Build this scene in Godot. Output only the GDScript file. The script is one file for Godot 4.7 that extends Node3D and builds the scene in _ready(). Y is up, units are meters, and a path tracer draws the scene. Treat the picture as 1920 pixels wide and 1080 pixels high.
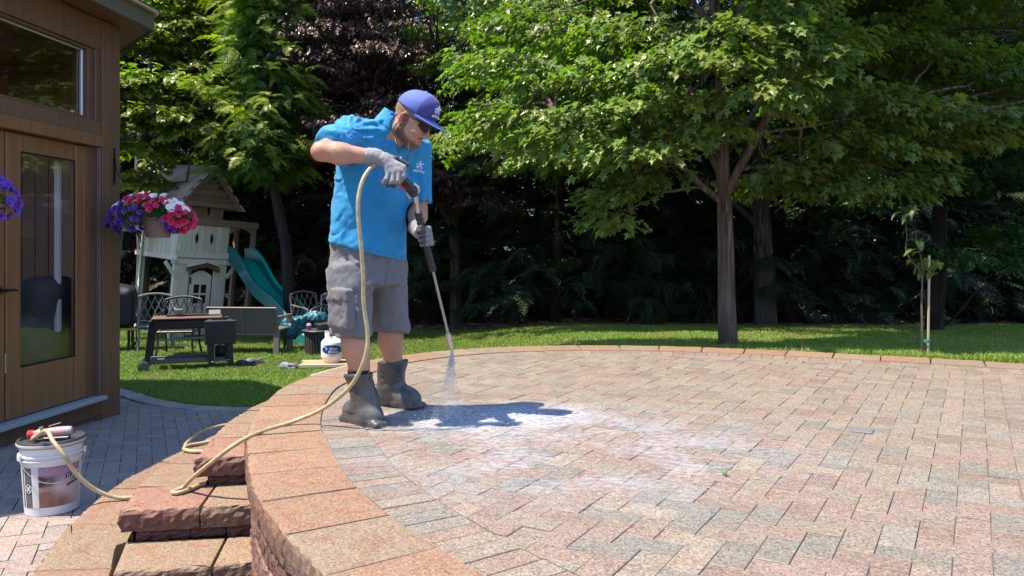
extends Node3D
# A man pressure-washing a raised, curved paver patio in a wooded back garden.
# World: the patio's paving is y = 0, the camera stands at (0, 0.9, 0) and looks along -z.

const FOCAL := 1510.0
var rng := RandomNumberGenerator.new()
var used := {}
var M := {}
var noise := FastNoiseLite.new()


func _ready() -> void:
	rng.seed = 11
	noise.seed = 5
	noise.frequency = 1.0
	view_and_light()
	make_materials()
	make_curves()
	build_ground()
	build_patio()
	build_steps()
	build_path()
	build_house()
	build_trees()
	build_yard()
	build_playhouse()
	build_person()
	build_tools()
	build_bucket()
	build_small()


func view_and_light() -> void:
	var cam := Camera3D.new()
	cam.name = "camera"
	cam.position = Vector3(0, 0.9, 0)
	cam.keep_aspect = Camera3D.KEEP_HEIGHT
	var near := 0.05
	cam.set_frustum(1080.0 / FOCAL * near, Vector2(0, -78.0 / FOCAL * near), near, 900.0)
	add_child(cam)
	cam.current = true
	var e := Environment.new()
	e.background_mode = Environment.BG_SKY
	var sm := ProceduralSkyMaterial.new()
	sm.sky_top_color = Color(0.43, 0.56, 0.78)
	sm.sky_horizon_color = Color(0.78, 0.83, 0.89)
	sm.ground_bottom_color = Color(0.16, 0.2, 0.12)
	sm.ground_horizon_color = Color(0.55, 0.62, 0.6)
	sm.sky_curve = 0.16
	sm.sky_energy_multiplier = 1.1
	var sky := Sky.new()
	sky.sky_material = sm
	e.sky = sky
	e.tonemap_mode = Environment.TONE_MAPPER_LINEAR
	e.tonemap_exposure = 2.2
	e.sdfgi_enabled = true
	e.ssao_enabled = true
	e.ssil_enabled = true
	var we := WorldEnvironment.new()
	we.name = "world_environment"
	we.environment = e
	add_child(we)
	var sun := DirectionalLight3D.new()
	sun.name = "sun"
	sun.light_energy = 1.6
	sun.light_color = Color(1.0, 0.95, 0.87)
	sun.light_angular_distance = 0.5
	sun.shadow_enabled = true
	add_child(sun)
	sun.look_at_from_position(Vector3.ZERO, Vector3(0.43, -1.0, -0.13))


# ---------------------------------------------------------------- helpers

# a pixel of the 1920 x 1080 photograph at a depth, in metres
func at(u: float, v: float, d: float) -> Vector3:
	return Vector3((u - 960.0) * d / FOCAL, 0.9 - (v - 462.0) * d / FOCAL, -d)


func rr(a: float, b: float) -> float:
	return rng.randf_range(a, b)


func numbered(called: String) -> String:
	if not used.has(called):
		used[called] = 0
		return called
	used[called] += 1
	return "%s_%03d" % [called, used[called]]


func tag(o: Node, label := "", category := "", group := "", kind := "") -> void:
	if label: o.set_meta("label", label)
	if category: o.set_meta("category", category)
	if group: o.set_meta("group", group)
	if kind: o.set_meta("kind", kind)


func thing(called: String, label: String, category: String, pos := Vector3.ZERO, turn := 0.0, group := "") -> Node3D:
	var o := Node3D.new()
	o.name = numbered(called)
	o.position = pos
	o.rotation.y = turn
	add_child(o)
	tag(o, label, category, group)
	return o


func structure(called: String) -> Node3D:
	var o := Node3D.new()
	o.name = numbered(called)
	add_child(o)
	o.set_meta("kind", "structure")
	return o


func part(called: String, mesh: Mesh, mat: Material, parent: Node, pos := Vector3.ZERO) -> MeshInstance3D:
	var o := MeshInstance3D.new()
	if parent == self:
		o.name = numbered(called)
	else:
		var k := "%d/%s" % [parent.get_instance_id(), called]
		if used.has(k):
			used[k] += 1
			o.name = "%s_%03d" % [called, used[k]]
		else:
			used[k] = 0
			o.name = called
	o.mesh = mesh
	o.material_override = mat
	o.position = pos
	parent.add_child(o, true)
	return o


func many(called: String, mesh: Mesh, mat: Material, parent: Node, xfs: Array, cols: Array, stuff := true) -> MultiMeshInstance3D:
	var mm := MultiMesh.new()
	mm.transform_format = MultiMesh.TRANSFORM_3D
	mm.use_colors = true
	mm.mesh = mesh
	mm.instance_count = xfs.size()
	var buf := PackedFloat32Array()
	buf.resize(xfs.size() * 16)
	var k := 0
	for i in xfs.size():
		var t: Transform3D = xfs[i]
		var c: Color = cols[i]
		buf[k] = t.basis.x.x; buf[k + 1] = t.basis.y.x; buf[k + 2] = t.basis.z.x; buf[k + 3] = t.origin.x
		buf[k + 4] = t.basis.x.y; buf[k + 5] = t.basis.y.y; buf[k + 6] = t.basis.z.y; buf[k + 7] = t.origin.y
		buf[k + 8] = t.basis.x.z; buf[k + 9] = t.basis.y.z; buf[k + 10] = t.basis.z.z; buf[k + 11] = t.origin.z
		buf[k + 12] = c.r; buf[k + 13] = c.g; buf[k + 14] = c.b; buf[k + 15] = 1.0
		k += 16
	mm.buffer = buf
	var o := MultiMeshInstance3D.new()
	o.name = called if parent != self else numbered(called)
	o.multimesh = mm
	o.material_override = mat
	parent.add_child(o, true)
	if stuff:
		o.set_meta("kind", "stuff")
	return o


# collects triangles with normals and linear vertex colours
class MB:
	var v := PackedVector3Array()
	var n := PackedVector3Array()
	var c := PackedColorArray()
	var t := PackedVector2Array()
	var col := Color.WHITE
	var has_uv := false

	func tri(a: Vector3, b: Vector3, d: Vector3, na: Vector3, nb: Vector3, nd: Vector3) -> void:
		var f := (a - d).cross(a - b)
		if f.dot(na + nb + nd) < 0.0:
			v.append(a); v.append(d); v.append(b)
			n.append(na); n.append(nd); n.append(nb)
		else:
			v.append(a); v.append(b); v.append(d)
			n.append(na); n.append(nb); n.append(nd)
		c.append(col); c.append(col); c.append(col)

	func flat(a: Vector3, b: Vector3, d: Vector3, out: Vector3) -> void:
		var f := (a - d).cross(a - b).normalized()
		if f.dot(out) < 0.0:
			f = -f
		tri(a, b, d, f, f, f)

	func quad(a: Vector3, b: Vector3, d: Vector3, e: Vector3, out: Vector3) -> void:
		flat(a, b, d, out)
		flat(a, d, e, out)

	func quad_uv(a: Vector3, b: Vector3, d: Vector3, e: Vector3, out: Vector3) -> void:
		# a = top left, b = top right, d = bottom right, e = bottom left; texture upright
		has_uv = true
		var f := out.normalized()
		for p in [[a, Vector2(0, 0)], [b, Vector2(1, 0)], [d, Vector2(1, 1)], [a, Vector2(0, 0)], [d, Vector2(1, 1)], [e, Vector2(0, 1)]]:
			v.append(p[0]); n.append(f); c.append(col)
			while t.size() < v.size() - 1:
				t.append(Vector2.ZERO)
			t.append(p[1])

	# a box of that size whose centre lies at xf.origin, its edges cut by bev
	func box(xf: Transform3D, s: Vector3, bev := 0.0) -> void:
		var h := s * 0.5
		var m := xf.origin
		if bev <= 0.0:
			for k in 3:
				for sg in [-1.0, 1.0]:
					var ax := Vector3.ZERO; ax[k] = sg
					var u := Vector3.ZERO; u[(k + 1) % 3] = h[(k + 1) % 3]
					var w := Vector3.ZERO; w[(k + 2) % 3] = h[(k + 2) % 3]
					var o := ax * h[k]
					quad(xf * (o - u - w), xf * (o + u - w), xf * (o + u + w), xf * (o - u + w), xf.basis * ax)
			return
		var i := Vector3(maxf(h.x - bev, 0.0), maxf(h.y - bev, 0.0), maxf(h.z - bev, 0.0))
		for k in 3:
			for sg in [-1.0, 1.0]:
				var ax := Vector3.ZERO; ax[k] = sg
				var u := Vector3.ZERO; u[(k + 1) % 3] = i[(k + 1) % 3]
				var w := Vector3.ZERO; w[(k + 2) % 3] = i[(k + 2) % 3]
				var o := ax * h[k]
				quad(xf * (o - u - w), xf * (o + u - w), xf * (o + u + w), xf * (o - u + w), xf.basis * ax)
		for k in 3:
			var k1 := (k + 1) % 3
			var k2 := (k + 2) % 3
			for s1 in [-1.0, 1.0]:
				for s2 in [-1.0, 1.0]:
					var p := Vector3.ZERO; p[k1] = s1 * h[k1]; p[k2] = s2 * i[k2]
					var q := Vector3.ZERO; q[k1] = s1 * i[k1]; q[k2] = s2 * h[k2]
					var e := Vector3.ZERO; e[k] = i[k]
					quad(xf * (p - e), xf * (p + e), xf * (q + e), xf * (q - e), xf * (p + q) - m)
		for a in [-1.0, 1.0]:
			for b in [-1.0, 1.0]:
				for d in [-1.0, 1.0]:
					flat(xf * Vector3(a * h.x, b * i.y, d * i.z), xf * Vector3(a * i.x, b * h.y, d * i.z), xf * Vector3(a * i.x, b * i.y, d * h.z), xf.basis * Vector3(a, b, d))

	# a bar of that width and thickness from a to b; up tells which way the thickness goes
	func bar(a: Vector3, b: Vector3, w: float, th: float, up := Vector3.UP, bev := 0.0) -> void:
		var z := (b - a).normalized()
		var x := up.cross(z)
		if x.length() < 0.01:
			x = Vector3.RIGHT.cross(z)
		x = x.normalized()
		box(Transform3D(Basis(x, z.cross(x), z), (a + b) * 0.5), Vector3(w, th, a.distance_to(b)), bev)

	func tube(pts: Array, rad: Array, sides := 8, ends := true) -> void:
		var m := pts.size()
		var rings := []
		var nor := []
		var x := Vector3.ZERO
		for k in m:
			var d: Vector3 = (pts[mini(k + 1, m - 1)] - pts[maxi(k - 1, 0)]).normalized()
			if k == 0:
				x = d.cross(Vector3.UP if absf(d.y) < 0.9 else Vector3.RIGHT).normalized()
			else:
				x = (x - d * x.dot(d)).normalized()
			var y := d.cross(x)
			var r: float = rad[mini(k, rad.size() - 1)]
			var ring := PackedVector3Array()
			var rn := PackedVector3Array()
			for j in sides:
				var an := TAU * j / sides
				var q := x * cos(an) + y * sin(an)
				rn.append(q)
				ring.append(pts[k] + q * r)
			rings.append(ring)
			nor.append(rn)
		for k in m - 1:
			for j in sides:
				var j2 := (j + 1) % sides
				tri(rings[k][j], rings[k][j2], rings[k + 1][j2], nor[k][j], nor[k][j2], nor[k + 1][j2])
				tri(rings[k][j], rings[k + 1][j2], rings[k + 1][j], nor[k][j], nor[k + 1][j2], nor[k + 1][j])
		if ends:
			for e in [[0, 1], [m - 1, m - 2]]:
				var o: Vector3 = (pts[e[0]] - pts[e[1]]).normalized()
				for j in range(1, sides - 1):
					flat(rings[e[0]][0], rings[e[0]][j], rings[e[0]][j + 1], o)

	# a profile of (radius, height) turned round the y axis of xf
	func lathe(xf: Transform3D, prof: Array, sides := 24, squash := 1.0) -> void:
		for k in prof.size() - 1:
			var p: Vector2 = prof[k]
			var q: Vector2 = prof[k + 1]
			if p.distance_to(q) < 0.00001:
				continue
			var dn := Vector2(q.y - p.y, p.x - q.x).normalized()
			for j in sides:
				var a0 := TAU * j / sides
				var a1 := TAU * (j + 1) / sides
				var e0 := Vector3(cos(a0), 0, sin(a0) * squash)
				var e1 := Vector3(cos(a1), 0, sin(a1) * squash)
				var n0 := (xf.basis * (e0 * dn.x + Vector3.UP * dn.y)).normalized()
				var n1 := (xf.basis * (e1 * dn.x + Vector3.UP * dn.y)).normalized()
				var A := xf * (e0 * p.x + Vector3.UP * p.y)
				var B := xf * (e1 * p.x + Vector3.UP * p.y)
				var C := xf * (e1 * q.x + Vector3.UP * q.y)
				var D := xf * (e0 * q.x + Vector3.UP * q.y)
				if p.x > 0.00001:
					tri(A, B, C, n0, n1, n1)
				if q.x > 0.00001:
					tri(A, C, D, n0, n1, n0)

	# a plan polygon (x, z in a Vector2) stood between two heights
	func prism(poly: PackedVector2Array, y0: float, y1: float, cut := 0.0) -> void:
		var mid := Vector2.ZERO
		for p in poly:
			mid += p / poly.size()
		var top := PackedVector2Array()
		for p in poly:
			top.append(p + (mid - p).normalized() * minf(cut * 1.3, p.distance_to(mid) * 0.5))
		for k in poly.size():
			var p := poly[k]
			var q := poly[(k + 1) % poly.size()]
			if p.distance_to(q) < 0.0005:
				continue
			var o2 := (p + q) * 0.5 - mid
			var ed := (q - p).normalized()
			var o := Vector3(ed.y, 0, -ed.x)
			if o.x * o2.x + o.z * o2.y < 0.0:
				o = -o
			quad(Vector3(p.x, y0, p.y), Vector3(q.x, y0, q.y), Vector3(q.x, y1 - cut, q.y), Vector3(p.x, y1 - cut, p.y), o)
			if cut > 0.0:
				quad(Vector3(p.x, y1 - cut, p.y), Vector3(q.x, y1 - cut, q.y), Vector3(top[(k + 1) % poly.size()].x, y1, top[(k + 1) % poly.size()].y), Vector3(top[k].x, y1, top[k].y), o + Vector3.UP)
		var idx := Geometry2D.triangulate_polygon(top)
		for k in range(0, idx.size(), 3):
			var a := top[idx[k]]
			var b := top[idx[k + 1]]
			var d := top[idx[k + 2]]
			flat(Vector3(a.x, y1, a.y), Vector3(b.x, y1, b.y), Vector3(d.x, y1, d.y), Vector3.UP)

	# an outline in the xy plane of xf given a thickness along z
	func plate(xf: Transform3D, poly: PackedVector2Array, th: float) -> void:
		var idx := Geometry2D.triangulate_polygon(poly)
		for s in [-0.5, 0.5]:
			for k in range(0, idx.size(), 3):
				var q := []
				for j in 3:
					q.append(xf * Vector3(poly[idx[k + j]].x, poly[idx[k + j]].y, s * th))
				flat(q[0], q[1], q[2], xf.basis.z * s)
		var cw := Geometry2D.is_polygon_clockwise(poly)
		for k in poly.size():
			var p := poly[k]
			var q := poly[(k + 1) % poly.size()]
			var o := Vector2(q.y - p.y, p.x - q.x)
			if cw:
				o = -o
			quad(xf * Vector3(p.x, p.y, -th / 2), xf * Vector3(q.x, q.y, -th / 2), xf * Vector3(q.x, q.y, th / 2), xf * Vector3(p.x, p.y, th / 2), xf.basis * Vector3(o.x, o.y, 0))

	func mesh() -> ArrayMesh:
		var a := []
		a.resize(Mesh.ARRAY_MAX)
		a[Mesh.ARRAY_VERTEX] = v
		a[Mesh.ARRAY_NORMAL] = n
		a[Mesh.ARRAY_COLOR] = c
		if has_uv:
			while t.size() < v.size():
				t.append(Vector2.ZERO)
			a[Mesh.ARRAY_TEX_UV] = t
		var m := ArrayMesh.new()
		m.add_surface_from_arrays(Mesh.PRIMITIVE_TRIANGLES, a)
		return m


func put(p: Vector3) -> Transform3D:
	return Transform3D(Basis(), p)


func box_mesh(s: Vector3, bev := 0.0, col := Color.WHITE) -> ArrayMesh:
	var b := MB.new()
	b.col = col
	b.box(Transform3D(), s, bev)
	return b.mesh()


func curve_points(pts: Array, step: float) -> Array:
	# a smooth line through the points, sampled evenly
	var out := []
	var m := pts.size()
	for k in m - 1:
		var p0 = pts[maxi(k - 1, 0)]
		var p1 = pts[k]
		var p2 = pts[k + 1]
		var p3 = pts[mini(k + 2, m - 1)]
		var cnt := maxi(1, int(ceil((p2 - p1).length() / step)))
		for j in cnt:
			var f := float(j) / cnt
			out.append(p1.cubic_interpolate(p2, p0, p3, f))
	out.append(pts[m - 1])
	return out


# ---------------------------------------------------------------- materials

func lin(r: float, g: float, b: float) -> Color:
	return Color(r, g, b).linear_to_srgb()


func mat(r: float, g: float, b: float, rough := 0.7, metal := 0.0) -> StandardMaterial3D:
	var m := StandardMaterial3D.new()
	m.albedo_color = lin(r, g, b)
	m.roughness = rough
	m.metallic = metal
	m.vertex_color_use_as_albedo = true
	return m


func grain_image(sz: int, grains: int, lo: float, hi: float, rmin: float, rmax: float, tint: float, sd: int, base := 0.72) -> Image:
	var g := RandomNumberGenerator.new()
	g.seed = sd
	var d := PackedFloat32Array()
	d.resize(sz * sz * 3)
	d.fill(base)
	for k in grains:
		var cx := g.randi() % sz
		var cy := g.randi() % sz
		var r := g.randf_range(rmin, rmax)
		var val := g.randf_range(lo, hi)
		var cr := val * (1.0 + g.randf_range(-tint, tint))
		var cg := val * (1.0 + g.randf_range(-tint, tint) * 0.4)
		var cb := val * (1.0 + g.randf_range(-tint, tint))
		var ri := int(ceil(r))
		for y in range(-ri, ri + 1):
			for x in range(-ri, ri + 1):
				if x * x + y * y <= r * r:
					var i := (posmod(cy + y, sz) * sz + posmod(cx + x, sz)) * 3
					d[i] = cr; d[i + 1] = cg; d[i + 2] = cb
	var by := PackedByteArray()
	by.resize(sz * sz * 3)
	for i in d.size():
		by[i] = int(clampf(d[i], 0.0, 1.0) * 255.0)
	return Image.create_from_data(sz, sz, false, Image.FORMAT_RGB8, by)


# broad stains laid over a picture: redder here, greyer there
func blotch(im: Image, amp: float, sd: int) -> void:
	var nz := FastNoiseLite.new()
	nz.seed = sd
	nz.frequency = 1.0
	nz.fractal_octaves = 4
	var sz := im.get_width()
	for y in sz:
		for x in sz:
			var fx := float(x) / sz
			var fy := float(y) / sz
			var a := nz.get_noise_2d(fx * 5.0, fy * 5.0)
			var b := nz.get_noise_2d((fx - 1.0) * 5.0, fy * 5.0)
			var c := nz.get_noise_2d(fx * 5.0, (fy - 1.0) * 5.0)
			a = lerpf(a, b, smoothstep(0.7, 1.0, fx))
			a = lerpf(a, c, smoothstep(0.8, 1.0, fy)) * amp * 2.0
			var q := im.get_pixel(x, y)
			im.set_pixel(x, y, Color(clampf(q.r * (1.0 - 0.35 * absf(a)), 0, 1), clampf(q.g * (1.0 - maxf(a, 0.0) * 1.1 - 0.3 * absf(a)), 0, 1), clampf(q.b * (1.0 - maxf(a, 0.0) * 1.5 - 0.2 * absf(a)), 0, 1)))


func streak_image(sz: int, sd: int, lo: float, hi: float, sx: float, sy: float, oct := 4) -> Image:
	# grain that runs along y: noise stretched, on a torus so that it repeats without seams
	var nz := FastNoiseLite.new()
	nz.seed = sd
	nz.frequency = 1.0
	nz.fractal_octaves = oct
	var by := PackedByteArray()
	by.resize(sz * sz * 3)
	for y in sz:
		for x in sz:
			var fx := float(x) / sz
			var fy := float(y) / sz
			var a := nz.get_noise_3d(fx * sx, fy * sy, 3.0)
			var b := nz.get_noise_3d((fx - 1.0) * sx, fy * sy, 3.0)
			var c := nz.get_noise_3d(fx * sx, (fy - 1.0) * sy, 3.0)
			var n1 := lerpf(a, b, smoothstep(0.7, 1.0, fx))
			n1 = lerpf(n1, c, smoothstep(0.8, 1.0, fy))
			var val := int(clampf(lerpf(lo, hi, 0.5 + n1 * 0.9), 0.0, 1.0) * 255.0)
			var i := (y * sz + x) * 3
			by[i] = val; by[i + 1] = val; by[i + 2] = val
	return Image.create_from_data(sz, sz, false, Image.FORMAT_RGB8, by)


func textured(m: StandardMaterial3D, im: Image, scale: Vector3, relief := 0.0, world := true) -> StandardMaterial3D:
	var t := ImageTexture.create_from_image(im)
	m.albedo_texture = t
	m.uv1_triplanar = true
	m.uv1_world_triplanar = world
	m.uv1_scale = scale
	if relief > 0.0:
		m.heightmap_enabled = true
		m.heightmap_texture = t
		m.heightmap_scale = relief
	return m


func make_materials() -> void:
	var speck := grain_image(512, 30000, 0.58, 1.0, 0.8, 2.4, 0.10, 3, 0.82)
	var speck2 := grain_image(512, 17000, 0.62, 1.0, 1.0, 3.0, 0.12, 9, 0.82)
	var mottled: Image = speck.duplicate()
	blotch(mottled, 0.04, 23)
	M.paver = textured(mat(1, 1, 1, 0.62), mottled, Vector3.ONE * 1.1, 0.3)
	blotch(speck2, 0.07, 17)
	M.stone = textured(mat(1, 1, 1, 0.78), speck2, Vector3.ONE * 1.2, 0.4)
	M.sand = textured(mat(0.28, 0.245, 0.22, 0.95), speck, Vector3.ONE * 2.0)
	M.soil = textured(mat(0.045, 0.055, 0.02, 0.95), speck2, Vector3.ONE * 0.7)
	M.floor = textured(mat(0.06, 0.042, 0.03, 0.95), speck, Vector3.ONE * 0.5)
	var wood := streak_image(256, 4, 0.84, 1.0, 14.0, 1.6)
	var barkim := streak_image(256, 8, 0.25, 1.0, 9.0, 2.2, 5)
	M.house = textured(mat(0.175, 0.092, 0.048, 0.55), wood, Vector3(1.5, 0.6, 1.5), 0.05)
	M.house_trim = textured(mat(0.155, 0.077, 0.045, 0.5), wood, Vector3(1.5, 0.6, 1.5), 0.05)
	M.door = textured(mat(0.25, 0.116, 0.05, 0.42), wood, Vector3(1.6, 0.5, 1.6), 0.04)
	M.fascia = mat(0.10, 0.088, 0.06, 0.6)
	M.shingle = textured(mat(0.16, 0.135, 0.13, 0.9), speck, Vector3.ONE * 2.0, 0.3)
	M.dripedge = mat(0.38, 0.30, 0.2, 0.5)
	M.pine = textured(mat(0.32, 0.175, 0.075, 0.5), wood, Vector3(3.0, 0.5, 3.0))
	M.silver = mat(0.62, 0.64, 0.66, 0.35, 0.6)
	M.whiteframe = mat(0.66, 0.66, 0.64, 0.5)
	M.sill = mat(0.36, 0.42, 0.44, 0.5, 0.3)
	M.iron = mat(0.016, 0.016, 0.018, 0.45, 0.3)
	M.black = mat(0.014, 0.014, 0.016, 0.42)
	M.greyplastic = mat(0.10, 0.105, 0.11, 0.4)
	M.castsilver = mat(0.2, 0.2, 0.21, 0.38, 0.35)
	M.castbronze = mat(0.035, 0.03, 0.028, 0.4, 0.3)
	M.castbrown = mat(0.16, 0.12, 0.11, 0.45, 0.2)
	M.sling = textured(mat(0.15, 0.14, 0.115, 0.8), streak_image(128, 21, 0.7, 1.0, 40.0, 40.0), Vector3.ONE * 3.0)
	M.slingframe = mat(0.15, 0.125, 0.095, 0.5)
	M.copperwood = textured(mat(0.17, 0.09, 0.06, 0.6), wood, Vector3(2, 2, 2))
	M.white = mat(0.78, 0.77, 0.74, 0.45)
	M.steel = mat(0.5, 0.48, 0.44, 0.3, 0.9)
	M.red = mat(0.55, 0.03, 0.035, 0.4)
	M.playwood = textured(mat(0.78, 0.71, 0.54, 0.8), wood, Vector3(4.0, 0.8, 4.0), 0.2)
	M.playbrown = textured(mat(0.28, 0.19, 0.125, 0.75), wood, Vector3(1.2, 3.0, 1.2), 0.15)
	M.playroof = textured(mat(0.52, 0.43, 0.34, 0.85), wood, Vector3(2.5, 2.5, 2.5), 0.2)
	M.dark = mat(0.006, 0.006, 0.006, 0.9)
	M.slide = mat(0.006, 0.36, 0.24, 0.28)
	M.slideblue = mat(0.006, 0.14, 0.125, 0.28)
	M.chain = mat(0.03, 0.16, 0.13, 0.5)
	M.tarp = mat(0.008, 0.11, 0.15, 0.5)
	M.hose = textured(mat(0.50, 0.40, 0.22, 0.42), streak_image(128, 31, 0.78, 1.0, 3.0, 3.0), Vector3.ONE * 9.0)
	M.glass = StandardMaterial3D.new()
	M.glass.transparency = BaseMaterial3D.TRANSPARENCY_ALPHA
	M.glass.albedo_color = Color(0.10, 0.09, 0.06, 0.06)
	M.glass.roughness = 0.02
	M.glass.metallic_specular = 0.75
	M.bark = textured(mat(0.27, 0.185, 0.125, 0.9), barkim, Vector3(2.2, 0.7, 2.2), 4.0, false)
	M.barkgrey = textured(mat(0.19, 0.15, 0.115, 0.9), barkim, Vector3(2.2, 0.7, 2.2), 2.0, false)
	M.barkdark = textured(mat(0.05, 0.036, 0.027, 0.95), barkim, Vector3(2.0, 0.6, 2.0), 2.0, false)
	M.leaf = leaf_mat(Color(0.82, 1.0, 0.22), 0.36)
	M.needle = leaf_mat(Color(0.08, 0.12, 0.03), 0.6)
	M.purple = leaf_mat(Color(0.14, 0.03, 0.03), 0.38)
	M.grass = leaf_mat(Color(0.5, 0.8, 0.1), 0.5)
	M.petal = leaf_mat(Color(0.35, 0.3, 0.3), 0.6)
	M.tint = mat(1, 1, 1, 0.6)
	M.satin = mat(1, 1, 1, 0.4)


func leaf_mat(back: Color, rough: float) -> StandardMaterial3D:
	var m := mat(1, 1, 1, rough)
	m.backlight = back
	m.backlight_enabled = true
	m.cull_mode = BaseMaterial3D.CULL_DISABLED
	return m


# ---------------------------------------------------------------- ground, patio, steps, path

var OUTER := []      # outer edge of the patio's coping, (x, depth)
var OUTN := []       # outward normals
var T1 := []
var T2 := []
var T3 := []
const ANG := 0.522


func make_curves() -> void:
	var p := [Vector2(-0.08, 1.62), Vector2(-0.523, 2.2), Vector2(-0.92, 2.88), Vector2(-1.16, 3.5), Vector2(-1.33, 4.05), Vector2(-1.44, 4.7), Vector2(-1.46, 5.27), Vector2(-1.32, 5.9), Vector2(-1.02, 6.52), Vector2(-0.47, 7.02), Vector2(0.2, 7.27), Vector2(0.97, 7.31), Vector2(1.9, 7.12), Vector2(2.85, 6.73), Vector2(3.93, 6.18), Vector2(5.0, 5.6), Vector2(6.3, 4.6), Vector2(6.9, 3.2), Vector2(6.6, 1.6), Vector2(5.4, 0.5), Vector2(3.6, 0.1), Vector2(1.6, 0.35), Vector2(0.5, 0.95), Vector2(-0.08, 1.62)]
	OUTER = curve_points(p, 0.05)
	OUTER.pop_back()
	var m := OUTER.size()
	for k in m:
		var d: Vector2 = OUTER[(k + 2) % m] - OUTER[(k - 2 + m) % m]
		OUTN.append(Vector2(-d.y, d.x).normalized())
	T1 = curve_points([Vector2(-1.55, 2.2), Vector2(-1.76, 2.75), Vector2(-1.954, 3.278), Vector2(-2.13, 3.885), Vector2(-2.2, 4.4), Vector2(-2.2, 4.77), Vector2(-2.14, 5.3), Vector2(-2.06, 5.81), Vector2(-1.95, 6.4), Vector2(-1.75, 6.9)], 0.05)
	T2 = curve_points([Vector2(-1.26, 2.35), Vector2(-1.45, 2.8), Vector2(-1.62, 3.25), Vector2(-1.745, 3.56), Vector2(-1.84, 3.93), Vector2(-1.89, 4.4), Vector2(-1.89, 4.77), Vector2(-1.84, 5.3), Vector2(-1.75, 5.81), Vector2(-1.62, 6.35), Vector2(-1.42, 6.8)], 0.05)
	T3 = curve_points([Vector2(-1.54, 3.89), Vector2(-1.62, 4.35), Vector2(-1.67, 4.8), Vector2(-1.65, 5.3), Vector2(-1.55, 5.81), Vector2(-1.42, 6.25), Vector2(-1.2, 6.65)], 0.05)


func path_y(z: float) -> float:
	return -0.52 - 0.047 * (z - 4.1)


func ground_y(x: float, z: float) -> float:
	var left := maxf(path_y(z), -0.82)
	var right := maxf(-0.05 - 0.07 * maxf(z - 7.2, -2.0), -0.66)
	return lerpf(left, right, smoothstep(-2.2, 1.0, x)) + 0.02 * noise.get_noise_2d(x * 0.35, z * 0.35)


func in_patio(x: float, z: float, grow := 0.0) -> bool:
	var q := PackedVector2Array(OUTER)
	return Geometry2D.is_point_in_polygon(Vector2(x, z), q)


var path_poly := PackedVector2Array()


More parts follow.
